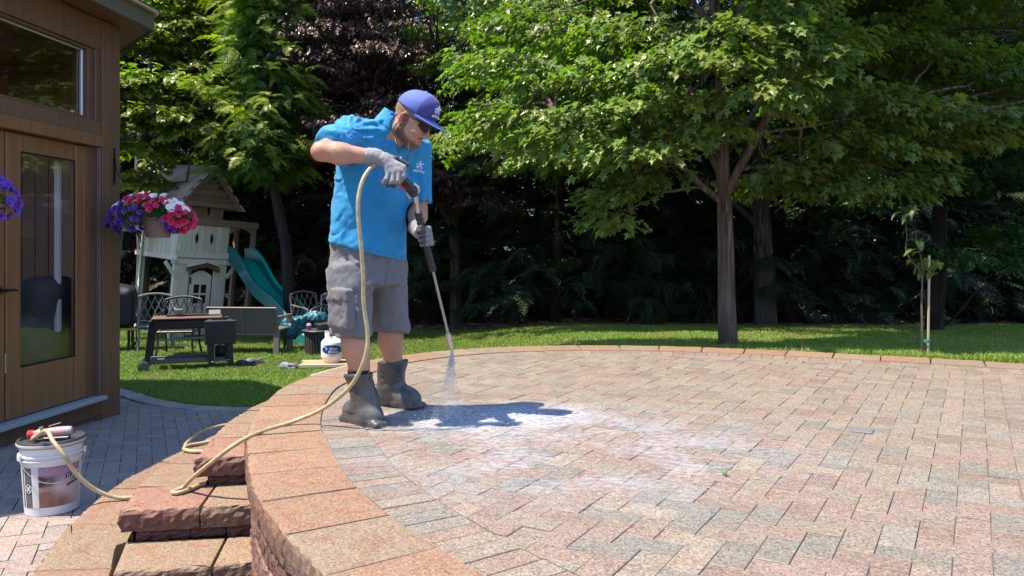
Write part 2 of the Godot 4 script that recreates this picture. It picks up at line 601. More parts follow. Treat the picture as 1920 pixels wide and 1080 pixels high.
func build_ground() -> void:
	path_poly = PackedVector2Array([Vector2(-9, -1), Vector2(-0.3, -1), Vector2(0.3, 1.3), Vector2(0.3, 5.0), Vector2(-0.5, 6.0), Vector2(-1.25, 6.9), Vector2(-1.75, 7.75), Vector2(-2.5, 7.98), Vector2(-3.1, 8.08), Vector2(-3.73, 8.5), Vector2(-4.6, 9.45), Vector2(-6.0, 10.3), Vector2(-9, 10.4)])
	var patio_poly := PackedVector2Array(OUTER)
	var xs := [-260.0, -120.0, -60.0, -34.0, -24.0, -18.0, -14.0]
	var zs := [-260.0, -100.0, -40.0, -16.0, -8.0, -5.0]
	var x := -12.0
	while x < 14.0:
		xs.append(x); x += 0.2
	xs.append_array([14.0, 18.0, 24.0, 34.0, 60.0, 120.0, 260.0])
	var z := -3.0
	while z < 18.0:
		zs.append(z); z += 0.2
	zs.append_array([18.0, 20.0, 23.0, 27.0, 34.0, 50.0, 90.0, 160.0, 300.0])
	var hs := []
	for j in zs.size():
		var row := PackedFloat32Array()
		for i in xs.size():
			var h := ground_y(xs[i], clampf(zs[j], -3.0, 30.0))
			var q := Vector2(xs[i], zs[j])
			if Geometry2D.is_point_in_polygon(q, patio_poly):
				h = -0.95
			elif Geometry2D.is_point_in_polygon(q, path_poly):
				h = path_y(zs[j]) - 0.12
			row.append(h)
		hs.append(row)
	var lawn := MB.new()
	var wood := MB.new()
	for j in zs.size() - 1:
		for i in xs.size() - 1:
			var a := Vector3(xs[i], hs[j][i], -zs[j])
			var b := Vector3(xs[i + 1], hs[j][i + 1], -zs[j])
			var c := Vector3(xs[i + 1], hs[j + 1][i + 1], -zs[j + 1])
			var d := Vector3(xs[i], hs[j + 1][i], -zs[j + 1])
			var edge := forest_edge(xs[i])
			(wood if zs[j] > edge else lawn).quad(a, b, c, d, Vector3.UP)
	part("lawn", lawn.mesh(), M.soil, self).set_meta("kind", "structure")
	part("forest_floor", wood.mesh(), M.floor, self).set_meta("kind", "structure")
	# blades of grass, thick where the lawn is seen
	var tufts := []
	for k in 3:
		var b := MB.new()
		for j in 9:
			var o := Vector3(rr(-0.035, 0.035), -0.01, rr(-0.035, 0.035))
			var an := rr(0, TAU)
			var w := Vector3(cos(an), 0, sin(an)) * rr(0.0016, 0.0028)
			var lean := Vector3(rr(-1, 1), 0, rr(-1, 1)) * 0.03
			var h := rr(0.028, 0.055)
			var mid := o + Vector3(0, h * 0.6, 0) + lean * 0.35
			var g := rr(0.75, 1.2)
			b.col = Color(g * rr(0.9, 1.15), g, g * 0.9)
			b.quad(o - w, o + w, mid + w * 0.8, mid - w * 0.8, Vector3(-w.z, 0.002, w.x))
			b.flat(mid - w * 0.8, mid + w * 0.8, o + lean + Vector3(0, h, 0), Vector3(-w.z, 0.002, w.x))
		tufts.append(b.mesh())
	var xf := [[], [], []]
	var cs := [[], [], []]
	var count := 0
	while count < 170000:
		# more of them near, where each blade shows
		var zz := 6.0 + 14.0 * pow(rng.randf(), 1.25)
		var xx := rr(-0.70, 0.72) * zz
		count += 1
		if zz > forest_edge(xx) + rr(-0.7, 0.4) or xx < -9.0:
			continue
		var q := Vector2(xx, zz)
		if Geometry2D.is_point_in_polygon(q, patio_poly) or Geometry2D.is_point_in_polygon(q, path_poly):
			continue
		if xx < -3.7 and zz < 8.0:
			continue
		if xx > -1.95 and xx < 0.0 and zz < 6.9:
			continue
		var s := rr(0.75, 1.35) * (1.0 + 0.35 * noise.get_noise_2d(xx * 0.8, zz * 0.8))
		var k := count % 3
		xf[k].append(Transform3D(Basis(Vector3.UP, rr(0, TAU)).scaled(Vector3(s, s * rr(0.7, 1.1), s)), Vector3(xx, ground_y(xx, zz), -zz)))
		var dry := clampf(noise.get_noise_2d(xx * 0.5 + 40.0, zz * 0.5) * 1.3 + rr(-0.3, 0.3), 0.0, 1.0)
		cs[k].append(Color(0.23, 0.31, 0.045).lerp(Color(0.33, 0.32, 0.10), dry) * rr(0.8, 1.2))
	var g := structure("grass")
	g.set_meta("kind", "stuff")
	for k in 3:
		many("blades", tufts[k], M.grass, g, xf[k], cs[k])
	# litter under the trees: twigs and dead leaves
	var lf := MB.new()
	for k in 6:
		lf.col = Color(0.17, 0.11, 0.06) * rr(0.5, 1.2)
		var o := Vector3(rr(-0.2, 0.2), rr(0.0, 0.03), rr(-0.2, 0.2))
		var a := rr(0, TAU)
		lf.bar(o, o + Vector3(cos(a), rr(-0.1, 0.1), sin(a)) * rr(0.05, 0.22), 0.012, 0.006)
	var lx := []
	var lc := []
	for k in 2600:
		var xx := rr(-9, 12)
		var zz := forest_edge(xx) + rr(-0.5, 6.0)
		lx.append(Transform3D(Basis(Vector3.UP, rr(0, TAU)).scaled(Vector3.ONE * rr(0.6, 1.5)), Vector3(xx, ground_y(xx, zz), -zz)))
		lc.append(Color.WHITE * rr(0.6, 1.5))
	many("leaf_litter", lf.mesh(), M.tint, self, lx, lc)


func forest_edge(x: float) -> float:
	return 15.6 + 0.4 * sin(x * 0.9) - 0.3 * smoothstep(2.0, 9.0, x) + 1.7 * smoothstep(0.0, -2.5, x)


const PINK := Color(0.475, 0.332, 0.28)
const GREY := Color(0.39, 0.375, 0.32)
const TAN := Color(0.53, 0.435, 0.315)
const RUST := Color(0.55, 0.37, 0.26)
const WHITISH := Color(0.485, 0.415, 0.35)


func paver_tone(_x: float, z: float, k: float) -> Color:
	var x := _x
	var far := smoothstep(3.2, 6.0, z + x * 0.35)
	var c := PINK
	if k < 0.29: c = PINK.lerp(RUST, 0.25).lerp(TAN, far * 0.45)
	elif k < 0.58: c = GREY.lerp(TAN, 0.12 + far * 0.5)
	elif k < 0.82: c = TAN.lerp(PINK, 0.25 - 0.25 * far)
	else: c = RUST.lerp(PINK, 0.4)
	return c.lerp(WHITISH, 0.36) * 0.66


func paver_mesh(l: float, w: float, h: float, col: Color) -> ArrayMesh:
	var b := MB.new()
	b.col = col
	b.prism(PackedVector2Array([Vector2(-l / 2, -w / 2), Vector2(l / 2, -w / 2), Vector2(l / 2, w / 2), Vector2(-l / 2, w / 2)]), -h, 0.0, 0.0021)
	return b.mesh()


func herringbone(region: PackedVector2Array, origin: Vector2, ang: float, out: Array) -> void:
	# bricks as polygons in (x, depth), clipped to the region; [polygon, centre, whole, long axis along A]
	var A := Vector2(sin(ang), cos(ang))
	var B := Vector2(cos(ang), -sin(ang))
	var lo := Vector2(1e9, 1e9)
	var hi := -lo
	for p in region:
		var q := Vector2((p - origin).dot(A), (p - origin).dot(B))
		lo = lo.min(q); hi = hi.max(q)
	var w := 0.1005
	var gap := 0.0011
	for i in range(int(floor(lo.x / w)) - 2, int(ceil(hi.x / w)) + 2):
		for j in range(int(floor(lo.y / w)) - 2, int(ceil(hi.y / w)) + 2):
			var r := posmod(i - j, 4)
			if r != 0 and r != 3:
				continue
			var s := Vector2(2 * w, w) if r == 0 else Vector2(w, 2 * w)
			var a := Vector2(i, j) * w + Vector2(gap, gap)
			var e := s - Vector2(gap, gap) * 2.0
			var poly := PackedVector2Array()
			for c in [Vector2.ZERO, Vector2(e.x, 0), e, Vector2(0, e.y)]:
				var q: Vector2 = a + c
				poly.append(origin + A * q.x + B * q.y)
			var inside := 0
			for p in poly:
				if Geometry2D.is_point_in_polygon(p, region):
					inside += 1
			var mid := (poly[0] + poly[2]) * 0.5
			if inside == 4:
				out.append([poly, mid, true, r == 0])
			elif inside > 0:
				for cutp in Geometry2D.intersect_polygons(poly, region):
					var area := 0.0
					for k in cutp.size():
						area += cutp[k].cross(cutp[(k + 1) % cutp.size()])
					if absf(area) > 0.0012:
						out.append([cutp, mid, false, r == 0])


func ring_poly(off: float) -> PackedVector2Array:
	var q := PackedVector2Array()
	for k in OUTER.size():
		q.append(OUTER[k] - OUTN[k] * off)
	return q


func outer_at(s: float) -> Array:
	# point and outward normal at a (fractional) index
	var m := OUTER.size()
	var k := int(floor(s)) % m
	var f: float = s - floor(s)
	var k2 := (k + 1) % m
	return [(OUTER[k] as Vector2).lerp(OUTER[k2], f), (OUTN[k] as Vector2).lerp(OUTN[k2], f).normalized()]


func seen_at(p: Vector2, y := 0.0) -> bool:
	if p.y < 0.4:
		return false
	var v := 462.0 + (0.9 - y) * FOCAL / p.y
	return absf(p.x / p.y) < 0.66 and v < 1120.0


func build_patio() -> void:
	var patio := structure("patio")
	var base := MB.new()
	var sandp := ring_poly(0.3)
	var idx := Geometry2D.triangulate_polygon(sandp)
	for k in range(0, idx.size(), 3):
		base.flat(Vector3(sandp[idx[k]].x, -0.006, -sandp[idx[k]].y), Vector3(sandp[idx[k + 1]].x, -0.006, -sandp[idx[k + 1]].y), Vector3(sandp[idx[k + 2]].x, -0.006, -sandp[idx[k + 2]].y), Vector3.UP)
	part("joint_sand", base.mesh(), M.sand, patio)
	var bricks := []
	herringbone(ring_poly(0.572), Vector2(0.4214, 2.255), ANG, bricks)
	bricks.sort_custom(func(a, b): return a[1].length() + (0.0 if seen_at(a[1]) else 100.0) < b[1].length() + (0.0 if seen_at(b[1]) else 100.0))
	var tones := []
	for k in 24:
		var m := []
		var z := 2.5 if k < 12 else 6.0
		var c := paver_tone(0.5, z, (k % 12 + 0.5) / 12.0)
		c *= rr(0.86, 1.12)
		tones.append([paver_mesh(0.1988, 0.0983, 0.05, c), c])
	var rest := MB.new()
	var n := 0
	for b in bricks:
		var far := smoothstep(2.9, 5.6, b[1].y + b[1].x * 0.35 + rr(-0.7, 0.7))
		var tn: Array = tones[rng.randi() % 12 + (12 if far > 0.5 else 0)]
		var lift := rr(-0.0022, 0.0022)
		if n < 300:
			if b[2]:
				var o := part("paver", tn[0], M.paver, patio)
				var a := ANG if b[3] else ANG + PI / 2
				# long side along the row: local x towards (sin a, cos a)
				var X := Vector3(sin(a), 0, -cos(a))
				var tilt := Vector3(rr(-0.006, 0.006), 1, rr(-0.006, 0.006)).normalized()
				var Z := X.cross(tilt).normalized()
				o.transform = Transform3D(Basis(Z.cross(X) .cross(Z) if false else X, tilt, X.cross(tilt).normalized()), Vector3(b[1].x, lift, -b[1].y))
				o.transform = o.transform.orthonormalized()
			else:
				var mb := MB.new()
				mb.col = tn[1]
				var q := PackedVector2Array()
				for p in b[0]:
					q.append(Vector2(p.x, -p.y))
				mb.prism(q, -0.05, lift, 0.0021)
				part("paver", mb.mesh(), M.paver, patio)
			n += 1
		else:
			rest.col = tn[1] * rr(0.94, 1.06)
			var q := PackedVector2Array()
			for p in b[0]:
				q.append(Vector2(p.x, -p.y))
			rest.prism(q, -0.03, lift, 0.0021)
	part("far_pavers", rest.mesh(), M.paver, patio).set_meta("kind", "stuff")
	# one brick of slate grey, and the soldier course inside the coping
	var dark := MB.new()
	dark.col = Color(0.15, 0.14, 0.15)
	var dp := at(1617, 808, 0.9 * FOCAL / (808 - 462))
	dark.box(Transform3D(Basis(Vector3.UP, PI / 2 - ANG), Vector3(dp.x, 0.002, dp.z)), Vector3(0.1, 0.008, 0.096), 0.002)
	part("grey_paver", dark.mesh(), M.tint, patio)
	var s := 0.0
	var sol_rest := MB.new()
	var ns := 0
	while s < OUTER.size() - 1.5:
		var a := outer_at(s)
		var b := outer_at(s + 1.96)
		var g := 0.0018
		var t: Vector2 = (b[0] - a[0]).normalized() * g
		var q := PackedVector2Array()
		for p in [a[0] - a[1] * 0.366 + t, b[0] - b[1] * 0.366 - t, b[0] - b[1] * 0.566 - t, a[0] - a[1] * 0.566 + t]:
			q.append(Vector2(p.x, -p.y))
		var col := paver_tone(0.0, a[0].y, rng.randf()) * rr(0.86, 1.1)
		var vis := seen_at(a[0])
		var mb := MB.new() if vis else sol_rest
		mb.col = col
		mb.prism(q, -0.05, rr(-0.002, 0.001), 0.0021)
		if vis:
			part("border_paver", mb.mesh(), M.paver, patio)
			ns += 1
		s += 2.0
	part("border_pavers_out_of_view", sol_rest.mesh(), M.paver, patio).set_meta("kind", "stuff")
	# the coping and the wall that carries it
	var wall := thing("retaining_wall", "curved retaining wall with rough orange stone coping round the raised patio", "retaining wall")
	var cs := [Color(0.335, 0.222, 0.145), Color(0.345, 0.21, 0.13), Color(0.315, 0.228, 0.155), Color(0.345, 0.213, 0.138)]
	s = 0.0
	var step := 7.4
	var cnt := int(floor(OUTER.size() / step))
	step = float(OUTER.size()) / cnt
	for k in cnt:
		var mb := MB.new()
		mb.col = cs[rng.randi() % 4] * rr(0.92, 1.08)
		var q := PackedVector2Array()
		var rough := []
		var g := 0.05
		for j in 9:
			var a := outer_at(s + g + (step - 2 * g) * j / 8.0)
			q.append(a[0]); rough.append(j < 8)
		for j in 9:
			var a := outer_at(s + step - g - (step - 2 * g) * j / 8.0)
			q.append(a[0] - a[1] * 0.36); rough.append(false)
		stone(mb, q, rough, 0.004 + rr(0, 0.004), 0.115, 0.6)
		part("coping_stone", mb.mesh(), M.stone, wall)
		s += step
	var core := MB.new()
	core.col = Color(0.3, 0.17, 0.12)
	var inn := ring_poly(0.07)
	for k in inn.size():
		var p := inn[k]
		var r := inn[(k + 1) % inn.size()]
		core.quad(Vector3(p.x, -1.1, -p.y), Vector3(r.x, -1.1, -r.y), Vector3(r.x, -0.111, -r.y), Vector3(p.x, -0.111, -p.y), Vector3(OUTN[k].x, 0, -OUTN[k].y))
	part("wall_core", core.mesh(), M.stone, wall)
	for row in 4:
		s = 0.0 + row % 2 * 2.5
		while s < 112.0:
			var mb := MB.new()
			mb.col = Color(0.38, 0.225, 0.165) * rr(0.75, 1.1)
			var q := PackedVector2Array()
			var rough := []
			for j in 6:
				var a := outer_at(s + 0.06 + 5.0 * j / 5.0)
				q.append(a[0] - a[1] * 0.025); rough.append(j < 5)
			for j in 6:
				var a := outer_at(s + 5.06 - 5.0 * j / 5.0)
				q.append(a[0] - a[1] * 0.15); rough.append(false)
			stone(mb, q, rough, -0.113 - 0.125 * row, 0.122, 1.0)
			part("wall_block", mb.mesh(), M.stone, wall)
			s += 5.12
	# pale edging that shows along the far side, between coping and grass
	var eg := MB.new()
	eg.col = Color(0.55, 0.49, 0.39)
	for k in range(92, 118):
		var a := outer_at(k)
		var b := outer_at(k + 1)
		var q := PackedVector2Array()
		for p in [a[0] + a[1] * 0.005, b[0] + b[1] * 0.005, b[0] + b[1] * 0.06, a[0] + a[1] * 0.06]:
			q.append(Vector2(p.x, -p.y))
		eg.prism(q, -0.3, -0.012, 0.004)
	part("pale_edging", eg.mesh(), M.stone, wall)


# a cut stone: plan polygon in (x, depth), the edges flagged rough are split rock
func stone(mb: MB, poly: PackedVector2Array, rough: Array, y1: float, h: float, amp := 1.0) -> void:
	var pts := []
	var nor := []
	var wt := []
	var m := poly.size()
	var area := 0.0
	for k in m:
		area += poly[k].cross(poly[(k + 1) % m])
	var sg := 1.0 if area > 0.0 else -1.0
	for k in m:
		var a := poly[k]
		var b := poly[(k + 1) % m]
		var e := (b - a)
		var no := Vector2(e.y, -e.x).normalized() * sg
		var cnt := maxi(1, int(ceil(e.length() / 0.022))) if rough[k] else 1
		for j in cnt:
			pts.append(a.lerp(b, float(j) / cnt))
			var w := 1.0 if rough[k] else 0.0
			if j == 0:
				var pe := a - poly[(k - 1 + m) % m]
				var pn := Vector2(pe.y, -pe.x).normalized() * sg
				nor.append((no * (1.0 if rough[k] else 0.3) + pn * (1.0 if rough[(k - 1 + m) % m] else 0.3)).normalized())
				w = 1.0 if rough[k] or rough[(k - 1 + m) % m] else 0.0
			else:
				nor.append(no)
			wt.append(w)
	var rings := []
	var fr := [0.0, 0.12, 0.3, 0.48, 0.66, 0.82, 0.94, 1.0]
	var sd := rr(0, 90)
	for f in fr:
		var ring := []
		for k in pts.size():
			var p: Vector2 = pts[k]
			var y: float = y1 - h * (1.0 - f)
			var w: float = wt[k]
			var d := 0.0
			if w > 0.0:
				d = noise.get_noise_3d(p.x * 22.0 + sd, y * 26.0, p.y * 22.0) * 0.016 + noise.get_noise_3d(p.x * 60.0, y * 60.0 + sd, p.y * 60.0) * 0.008 - 0.002
				d *= amp
				d -= 0.016 * pow(f, 6.0) + 0.012 * pow(1.0 - f, 4.0)
				y -= pow(f, 5.0) * (0.003 + 0.006 * absf(noise.get_noise_2d(p.x * 40.0, p.y * 40.0)))
			else:
				d = -0.004 * pow(f, 8.0)
				y -= pow(f, 8.0) * 0.0015
			p += nor[k] * d
			ring.append(Vector3(p.x, y, -p.y))
		rings.append(ring)
	# split faces show the darker, redder inside of the block
	var own := mb.col
	for r in fr.size() - 1:
		for k in pts.size():
			var k2 := (k + 1) % pts.size()
			mb.col = own
			if wt[k] > 0.0 and wt[k2] > 0.0 and r < 6:
				mb.col = Color(own.r * 0.72, own.g * 0.63, own.b * 0.66) * (0.85 + 0.5 * noise.get_noise_3d(pts[k].x * 30.0, r * 0.7, pts[k].y * 30.0))
			var o := Vector3(nor[k].x + nor[k2].x, 0.05, -nor[k].y - nor[k2].y)
			mb.quad(rings[r][k], rings[r][k2], rings[r + 1][k2], rings[r + 1][k], o)
	mb.col = own
	var top: Array = rings[fr.size() - 1]
	var mid := Vector3.ZERO
	for p in top:
		mid += p / top.size()
	mid.y = y1
	var inner := []
	for p in top:
		var q: Vector3 = p.lerp(mid, minf(0.45, 0.028 / maxf(p.distance_to(mid), 0.001)))
		inner.append(Vector3(q.x, y1, q.z))
	for k in pts.size():
		var k2 := (k + 1) % pts.size()
		mb.quad(top[k], top[k2], inner[k2], inner[k], Vector3.UP)
		mb.flat(inner[k], inner[k2], mid, Vector3.UP)


func strip_stones(called: String, steps: Node3D, outer: Array, inner_fn: Callable, i0: int, i1: int, per: int, y1: float, h: float) -> void:
	var k := i0
	while k < i1:
		var e := mini(k + per, i1)
		if i1 - e < per / 2:
			e = i1
		var q := PackedVector2Array()
		var rough := []
		for j in range(k, e + 1):
			var p: Vector2 = outer[j]
			if j == k: p = p.lerp(outer[j + 1], 0.05)
			if j == e: p = p.lerp(outer[j - 1], 0.05)
			q.append(p); rough.append(j < e)
		for j in range(e, k - 1, -1):
			var p: Vector2 = inner_fn.call(j)
			if j == k: p = p.lerp(inner_fn.call(j + 1), 0.05)
			if j == e: p = p.lerp(inner_fn.call(j - 1), 0.05)
			q.append(p); rough.append(false)
		var mb := MB.new()
		mb.col = [Color(0.335, 0.222, 0.145), Color(0.325, 0.232, 0.153), Color(0.33, 0.207, 0.135)][rng.randi() % 3] * rr(0.9, 1.08)
		stone(mb, q, rough, y1 + rr(-0.002, 0.002), h)
		part(called, mb.mesh(), M.stone, steps)
		k = e


func nearest_z(line: Array, z: float) -> int:
	var best := 0
	for k in line.size():
		if absf(line[k].y - z) < absf(line[best].y - z):
			best = k
	return best


func block(steps: Node3D, called: String, q: Array, rough: Array, y1: float, h: float, col: Color) -> void:
	var mb := MB.new()
	mb.col = col
	stone(mb, PackedVector2Array(q), rough, y1, h)
	part(called, mb.mesh(), M.stone, steps)


func build_steps() -> void:
	var steps := thing("garden_steps", "curved orange stone steps climbing from the shaded path to the patio", "steps")
	var y1 := -0.42
	var y2 := -0.27
	var y3 := -0.12
	# lowest band, outside the treads
	var inner1 := func(j): 
		var p: Vector2 = T1[j]
		var b: Vector2 = T2[nearest_z(T2, p.y)]
		return b + (b - p).normalized() * 0.04 if p.y > 3.6 else b
	strip_stones("step_stone", steps, T1, inner1, 0, T1.size() - 1, 12, y1, 0.1)
	var i2 := nearest_z(T2, 3.93)
	strip_stones("step_stone", steps, T2, func(j): return T3[nearest_z(T3, T2[j].y)] + Vector2(0.05, 0), i2, T2.size() - 1, 9, y2, 0.1)
	strip_stones("step_stone", steps, T3, func(j): return OUTER[nearest_left(T3[j].y)] + Vector2(0.03, 0), nearest_z(T3, 4.32), T3.size() - 1, 8, y3, 0.1)
	var red := Color(0.36, 0.195, 0.135)
	var tan := Color(0.34, 0.237, 0.155)
	# the ends that face the camera
	block(steps, "step_stone", [Vector2(-1.54, 3.89), Vector2(-1.285, 3.945), Vector2(-1.36, 4.31), Vector2(-1.615, 4.31)], [true, false, false, true], y3, 0.1, red * 1.02)
	block(steps, "step_stone", [Vector2(-1.745, 3.56), Vector2(-1.405, 3.615), Vector2(-1.455, 3.96), Vector2(-1.835, 3.92)], [true, false, false, true], y2, 0.1, red)
	block(steps, "step_stone", [Vector2(-1.398, 3.617), Vector2(-1.165, 3.66), Vector2(-1.24, 3.99), Vector2(-1.45, 3.965)], [true, false, false, false], y2, 0.1, tan)
	block(steps, "step_stone", [Vector2(-1.615, 3.25), Vector2(-1.245, 3.325), Vector2(-1.30, 3.66), Vector2(-1.725, 3.60)], [true, false, false, false], y1, 0.1, tan)
	block(steps, "step_stone", [Vector2(-1.237, 3.327), Vector2(-1.05, 3.38), Vector2(-1.14, 3.70), Vector2(-1.293, 3.665)], [true, false, false, false], y1, 0.1, tan * 1.03)
	# recessed risers under the treads
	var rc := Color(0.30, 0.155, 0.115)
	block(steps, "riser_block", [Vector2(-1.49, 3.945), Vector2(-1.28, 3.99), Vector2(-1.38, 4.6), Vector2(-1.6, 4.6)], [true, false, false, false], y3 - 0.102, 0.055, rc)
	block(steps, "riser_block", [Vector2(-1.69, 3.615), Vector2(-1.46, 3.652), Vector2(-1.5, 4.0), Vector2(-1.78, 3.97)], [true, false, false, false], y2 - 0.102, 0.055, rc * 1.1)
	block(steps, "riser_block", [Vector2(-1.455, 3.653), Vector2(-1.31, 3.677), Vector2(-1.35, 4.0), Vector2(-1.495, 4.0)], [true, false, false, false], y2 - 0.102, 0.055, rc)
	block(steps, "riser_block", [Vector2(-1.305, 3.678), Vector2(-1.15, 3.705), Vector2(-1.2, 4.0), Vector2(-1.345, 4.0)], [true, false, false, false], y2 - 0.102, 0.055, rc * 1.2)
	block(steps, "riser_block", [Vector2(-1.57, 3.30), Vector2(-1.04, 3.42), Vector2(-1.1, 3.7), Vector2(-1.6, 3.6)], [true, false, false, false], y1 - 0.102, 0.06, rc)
	# the solid body inside
	var b := MB.new()
	b.col = Color(0.3, 0.17, 0.12)
	for k in range(nearest_z(T3, 4.0), T3.size() - 1):
		var p: Vector2 = T3[k]
		var q: Vector2 = T3[k + 1]
		b.quad(Vector3(p.x + 0.05, y3 - 0.1, -p.y), Vector3(q.x + 0.05, y3 - 0.1, -q.y), Vector3(q.x + 0.05, -0.9, -q.y), Vector3(p.x + 0.05, -0.9, -p.y), Vector3.LEFT)
	part("step_core", b.mesh(), M.stone, steps)
	b = MB.new()
	b.col = Color(0.3, 0.17, 0.12)
	for k in range(nearest_z(T2, 3.7), T2.size() - 1):
		var p: Vector2 = T2[k]
		var q: Vector2 = T2[k + 1]
		b.quad(Vector3(p.x + 0.05, y2 - 0.1, -p.y), Vector3(q.x + 0.05, y2 - 0.1, -q.y), Vector3(q.x + 0.05, -0.9, -q.y), Vector3(p.x + 0.05, -0.9, -p.y), Vector3.LEFT)
	part("step_core", b.mesh(), M.stone, steps)
	b = MB.new()
	b.col = Color(0.3, 0.17, 0.12)
	for k in range(0, T1.size() - 1):
		var p: Vector2 = T1[k]
		var q: Vector2 = T1[k + 1]
		b.quad(Vector3(p.x + 0.04, y1 - 0.1, -p.y), Vector3(q.x + 0.04, y1 - 0.1, -q.y), Vector3(q.x + 0.04, -0.9, -q.y), Vector3(p.x + 0.04, -0.9, -p.y), Vector3.LEFT)
	part("step_core", b.mesh(), M.stone, steps)


func nearest_left(z: float) -> int:
	var best := 0
	for k in mini(118, OUTER.size()):
		if absf(OUTER[k].y - z) < absf(OUTER[best].y - z):
			best = k
	return best


func build_path() -> void:
	var path := structure("path")
	var slope := Basis(Vector3.RIGHT, atan(0.047) * -1.0)
	var b := MB.new()
	b.quad(Vector3(-8.8, path_y(0) - 0.012, 0), Vector3(-0.4, path_y(0) - 0.012, 0), Vector3(-0.4, path_y(8.05) - 0.012, -8.05), Vector3(-8.8, path_y(8.05) - 0.012, -8.05), Vector3.UP)
	b.quad(Vector3(-8.8, path_y(8.05) - 0.012, -8.05), Vector3(-3.2, path_y(8.05) - 0.012, -8.05), Vector3(-4.6, path_y(9.4) - 0.012, -9.4), Vector3(-8.8, path_y(9.4) - 0.012, -9.4), Vector3.UP)
	part("joint_sand", b.mesh(), M.sand, path)
	var region := PackedVector2Array([Vector2(-4.3, 2.4), Vector2(-0.6, 2.4), Vector2(-1.4, 3.3), Vector2(-2.03, 4.2), Vector2(-2.08, 4.9), Vector2(-1.95, 5.8), Vector2(-1.75, 6.7), Vector2(-1.7, 7.5), Vector2(-2.5, 7.74), Vector2(-3.2, 7.85), Vector2(-3.85, 8.3), Vector2(-4.7, 9.2), Vector2(-4.9, 9.2), Vector2(-3.78, 7.6), Vector2(-4.05, 5.0)])
	var bricks := []
	herringbone(region, Vector2(-3.0, 5.0), ANG + 0.62, bricks)
	bricks.sort_custom(func(a, c): return a[1].length() + (0.0 if seen_at(a[1], -0.55) else 100.0) < c[1].length() + (0.0 if seen_at(c[1], -0.55) else 100.0))
	var tones := []
	for k in 10:
		var c := Color(0.45, 0.38, 0.34).lerp(Color(0.48, 0.355, 0.305), rng.randf()).lerp(Color(0.37, 0.36, 0.35), rng.randf() * 0.6) * rr(0.85, 1.1)
		tones.append([paver_mesh(0.197, 0.0965, 0.05, c), c])
	var rest := MB.new()
	var n := 0
	for br in bricks:
		var tn: Array = tones[rng.randi() % 10]
		var y := path_y(br[1].y) + rr(-0.003, 0.003)
		if n < 300 and br[2]:
			var o := part("paver", tn[0], M.paver, path)
			var a := ANG + 0.62 + (0.0 if br[3] else PI / 2)
			var X := Vector3(sin(a), 0, -cos(a))
			o.transform = Transform3D(slope * Basis(X, Vector3.UP, X.cross(Vector3.UP)), Vector3(br[1].x, y, -br[1].y))
			n += 1
		else:
			rest.col = tn[1]
			var q := PackedVector2Array()
			for p in br[0]:
				q.append(Vector2(p.x, -p.y))
			rest.prism(q, y - 0.04, y, 0.0021)
	part("far_pavers", rest.mesh(), M.paver, path).set_meta("kind", "stuff")
	# border course towards the lawn
	var line := curve_points([Vector2(-1.7, 7.62), Vector2(-2.5, 7.86), Vector2(-3.12, 7.97), Vector2(-3.75, 8.4), Vector2(-4.6, 9.3), Vector2(-5.6, 10.0)], 0.05)
	var k := 0
	while k + 6 < line.size():
		var p: Vector2 = line[k]
		var q: Vector2 = line[k + 6]
		var d := (q - p).normalized()
		var no := Vector2(d.y, -d.x)
		if no.y < 0.0: no = -no
		var mb := MB.new()
		mb.col = Color(0.50, 0.43, 0.40) * rr(0.85, 1.15)
		var poly := PackedVector2Array()
		for c in [p - no * 0.1 + d * 0.006, q - no * 0.1 - d * 0.006, q + no * 0.1 - d * 0.006, p + no * 0.1 + d * 0.006]:
			poly.append(Vector2(c.x, -c.y))
		mb.prism(poly, path_y(p.y) - 0.06, path_y(p.y) + 0.006, 0.006)
		part("edging_paver", mb.mesh(), M.paver, path)
		k += 6


# ---------------------------------------------------------------- the house

func hbox(called: String, parent: Node, m: Material, s0: float, s1: float, y0: float, y1: float, x0: float, x1: float, bev := 0.004) -> MeshInstance3D:
	var b := MB.new()
	b.box(put(Vector3((x0 + x1) / 2, (y0 + y1) / 2, (s0 + s1) / 2)), Vector3(absf(x1 - x0), absf(y1 - y0), absf(s1 - s0)), bev)
	return part(called, b.mesh(), m, parent)


func glass_pane(parent: Node, s0: float, s1: float, y0: float, y1: float, x: float) -> void:
	var b := MB.new()
	# double glazing: two sheets
	for dx in [0.0, -0.014]:
		b.quad(Vector3(x + dx, y0, s0), Vector3(x + dx, y0, s1), Vector3(x + dx, y1, s1), Vector3(x + dx, y1, s0), Vector3.RIGHT)
	part("pane", b.mesh(), M.glass, parent)


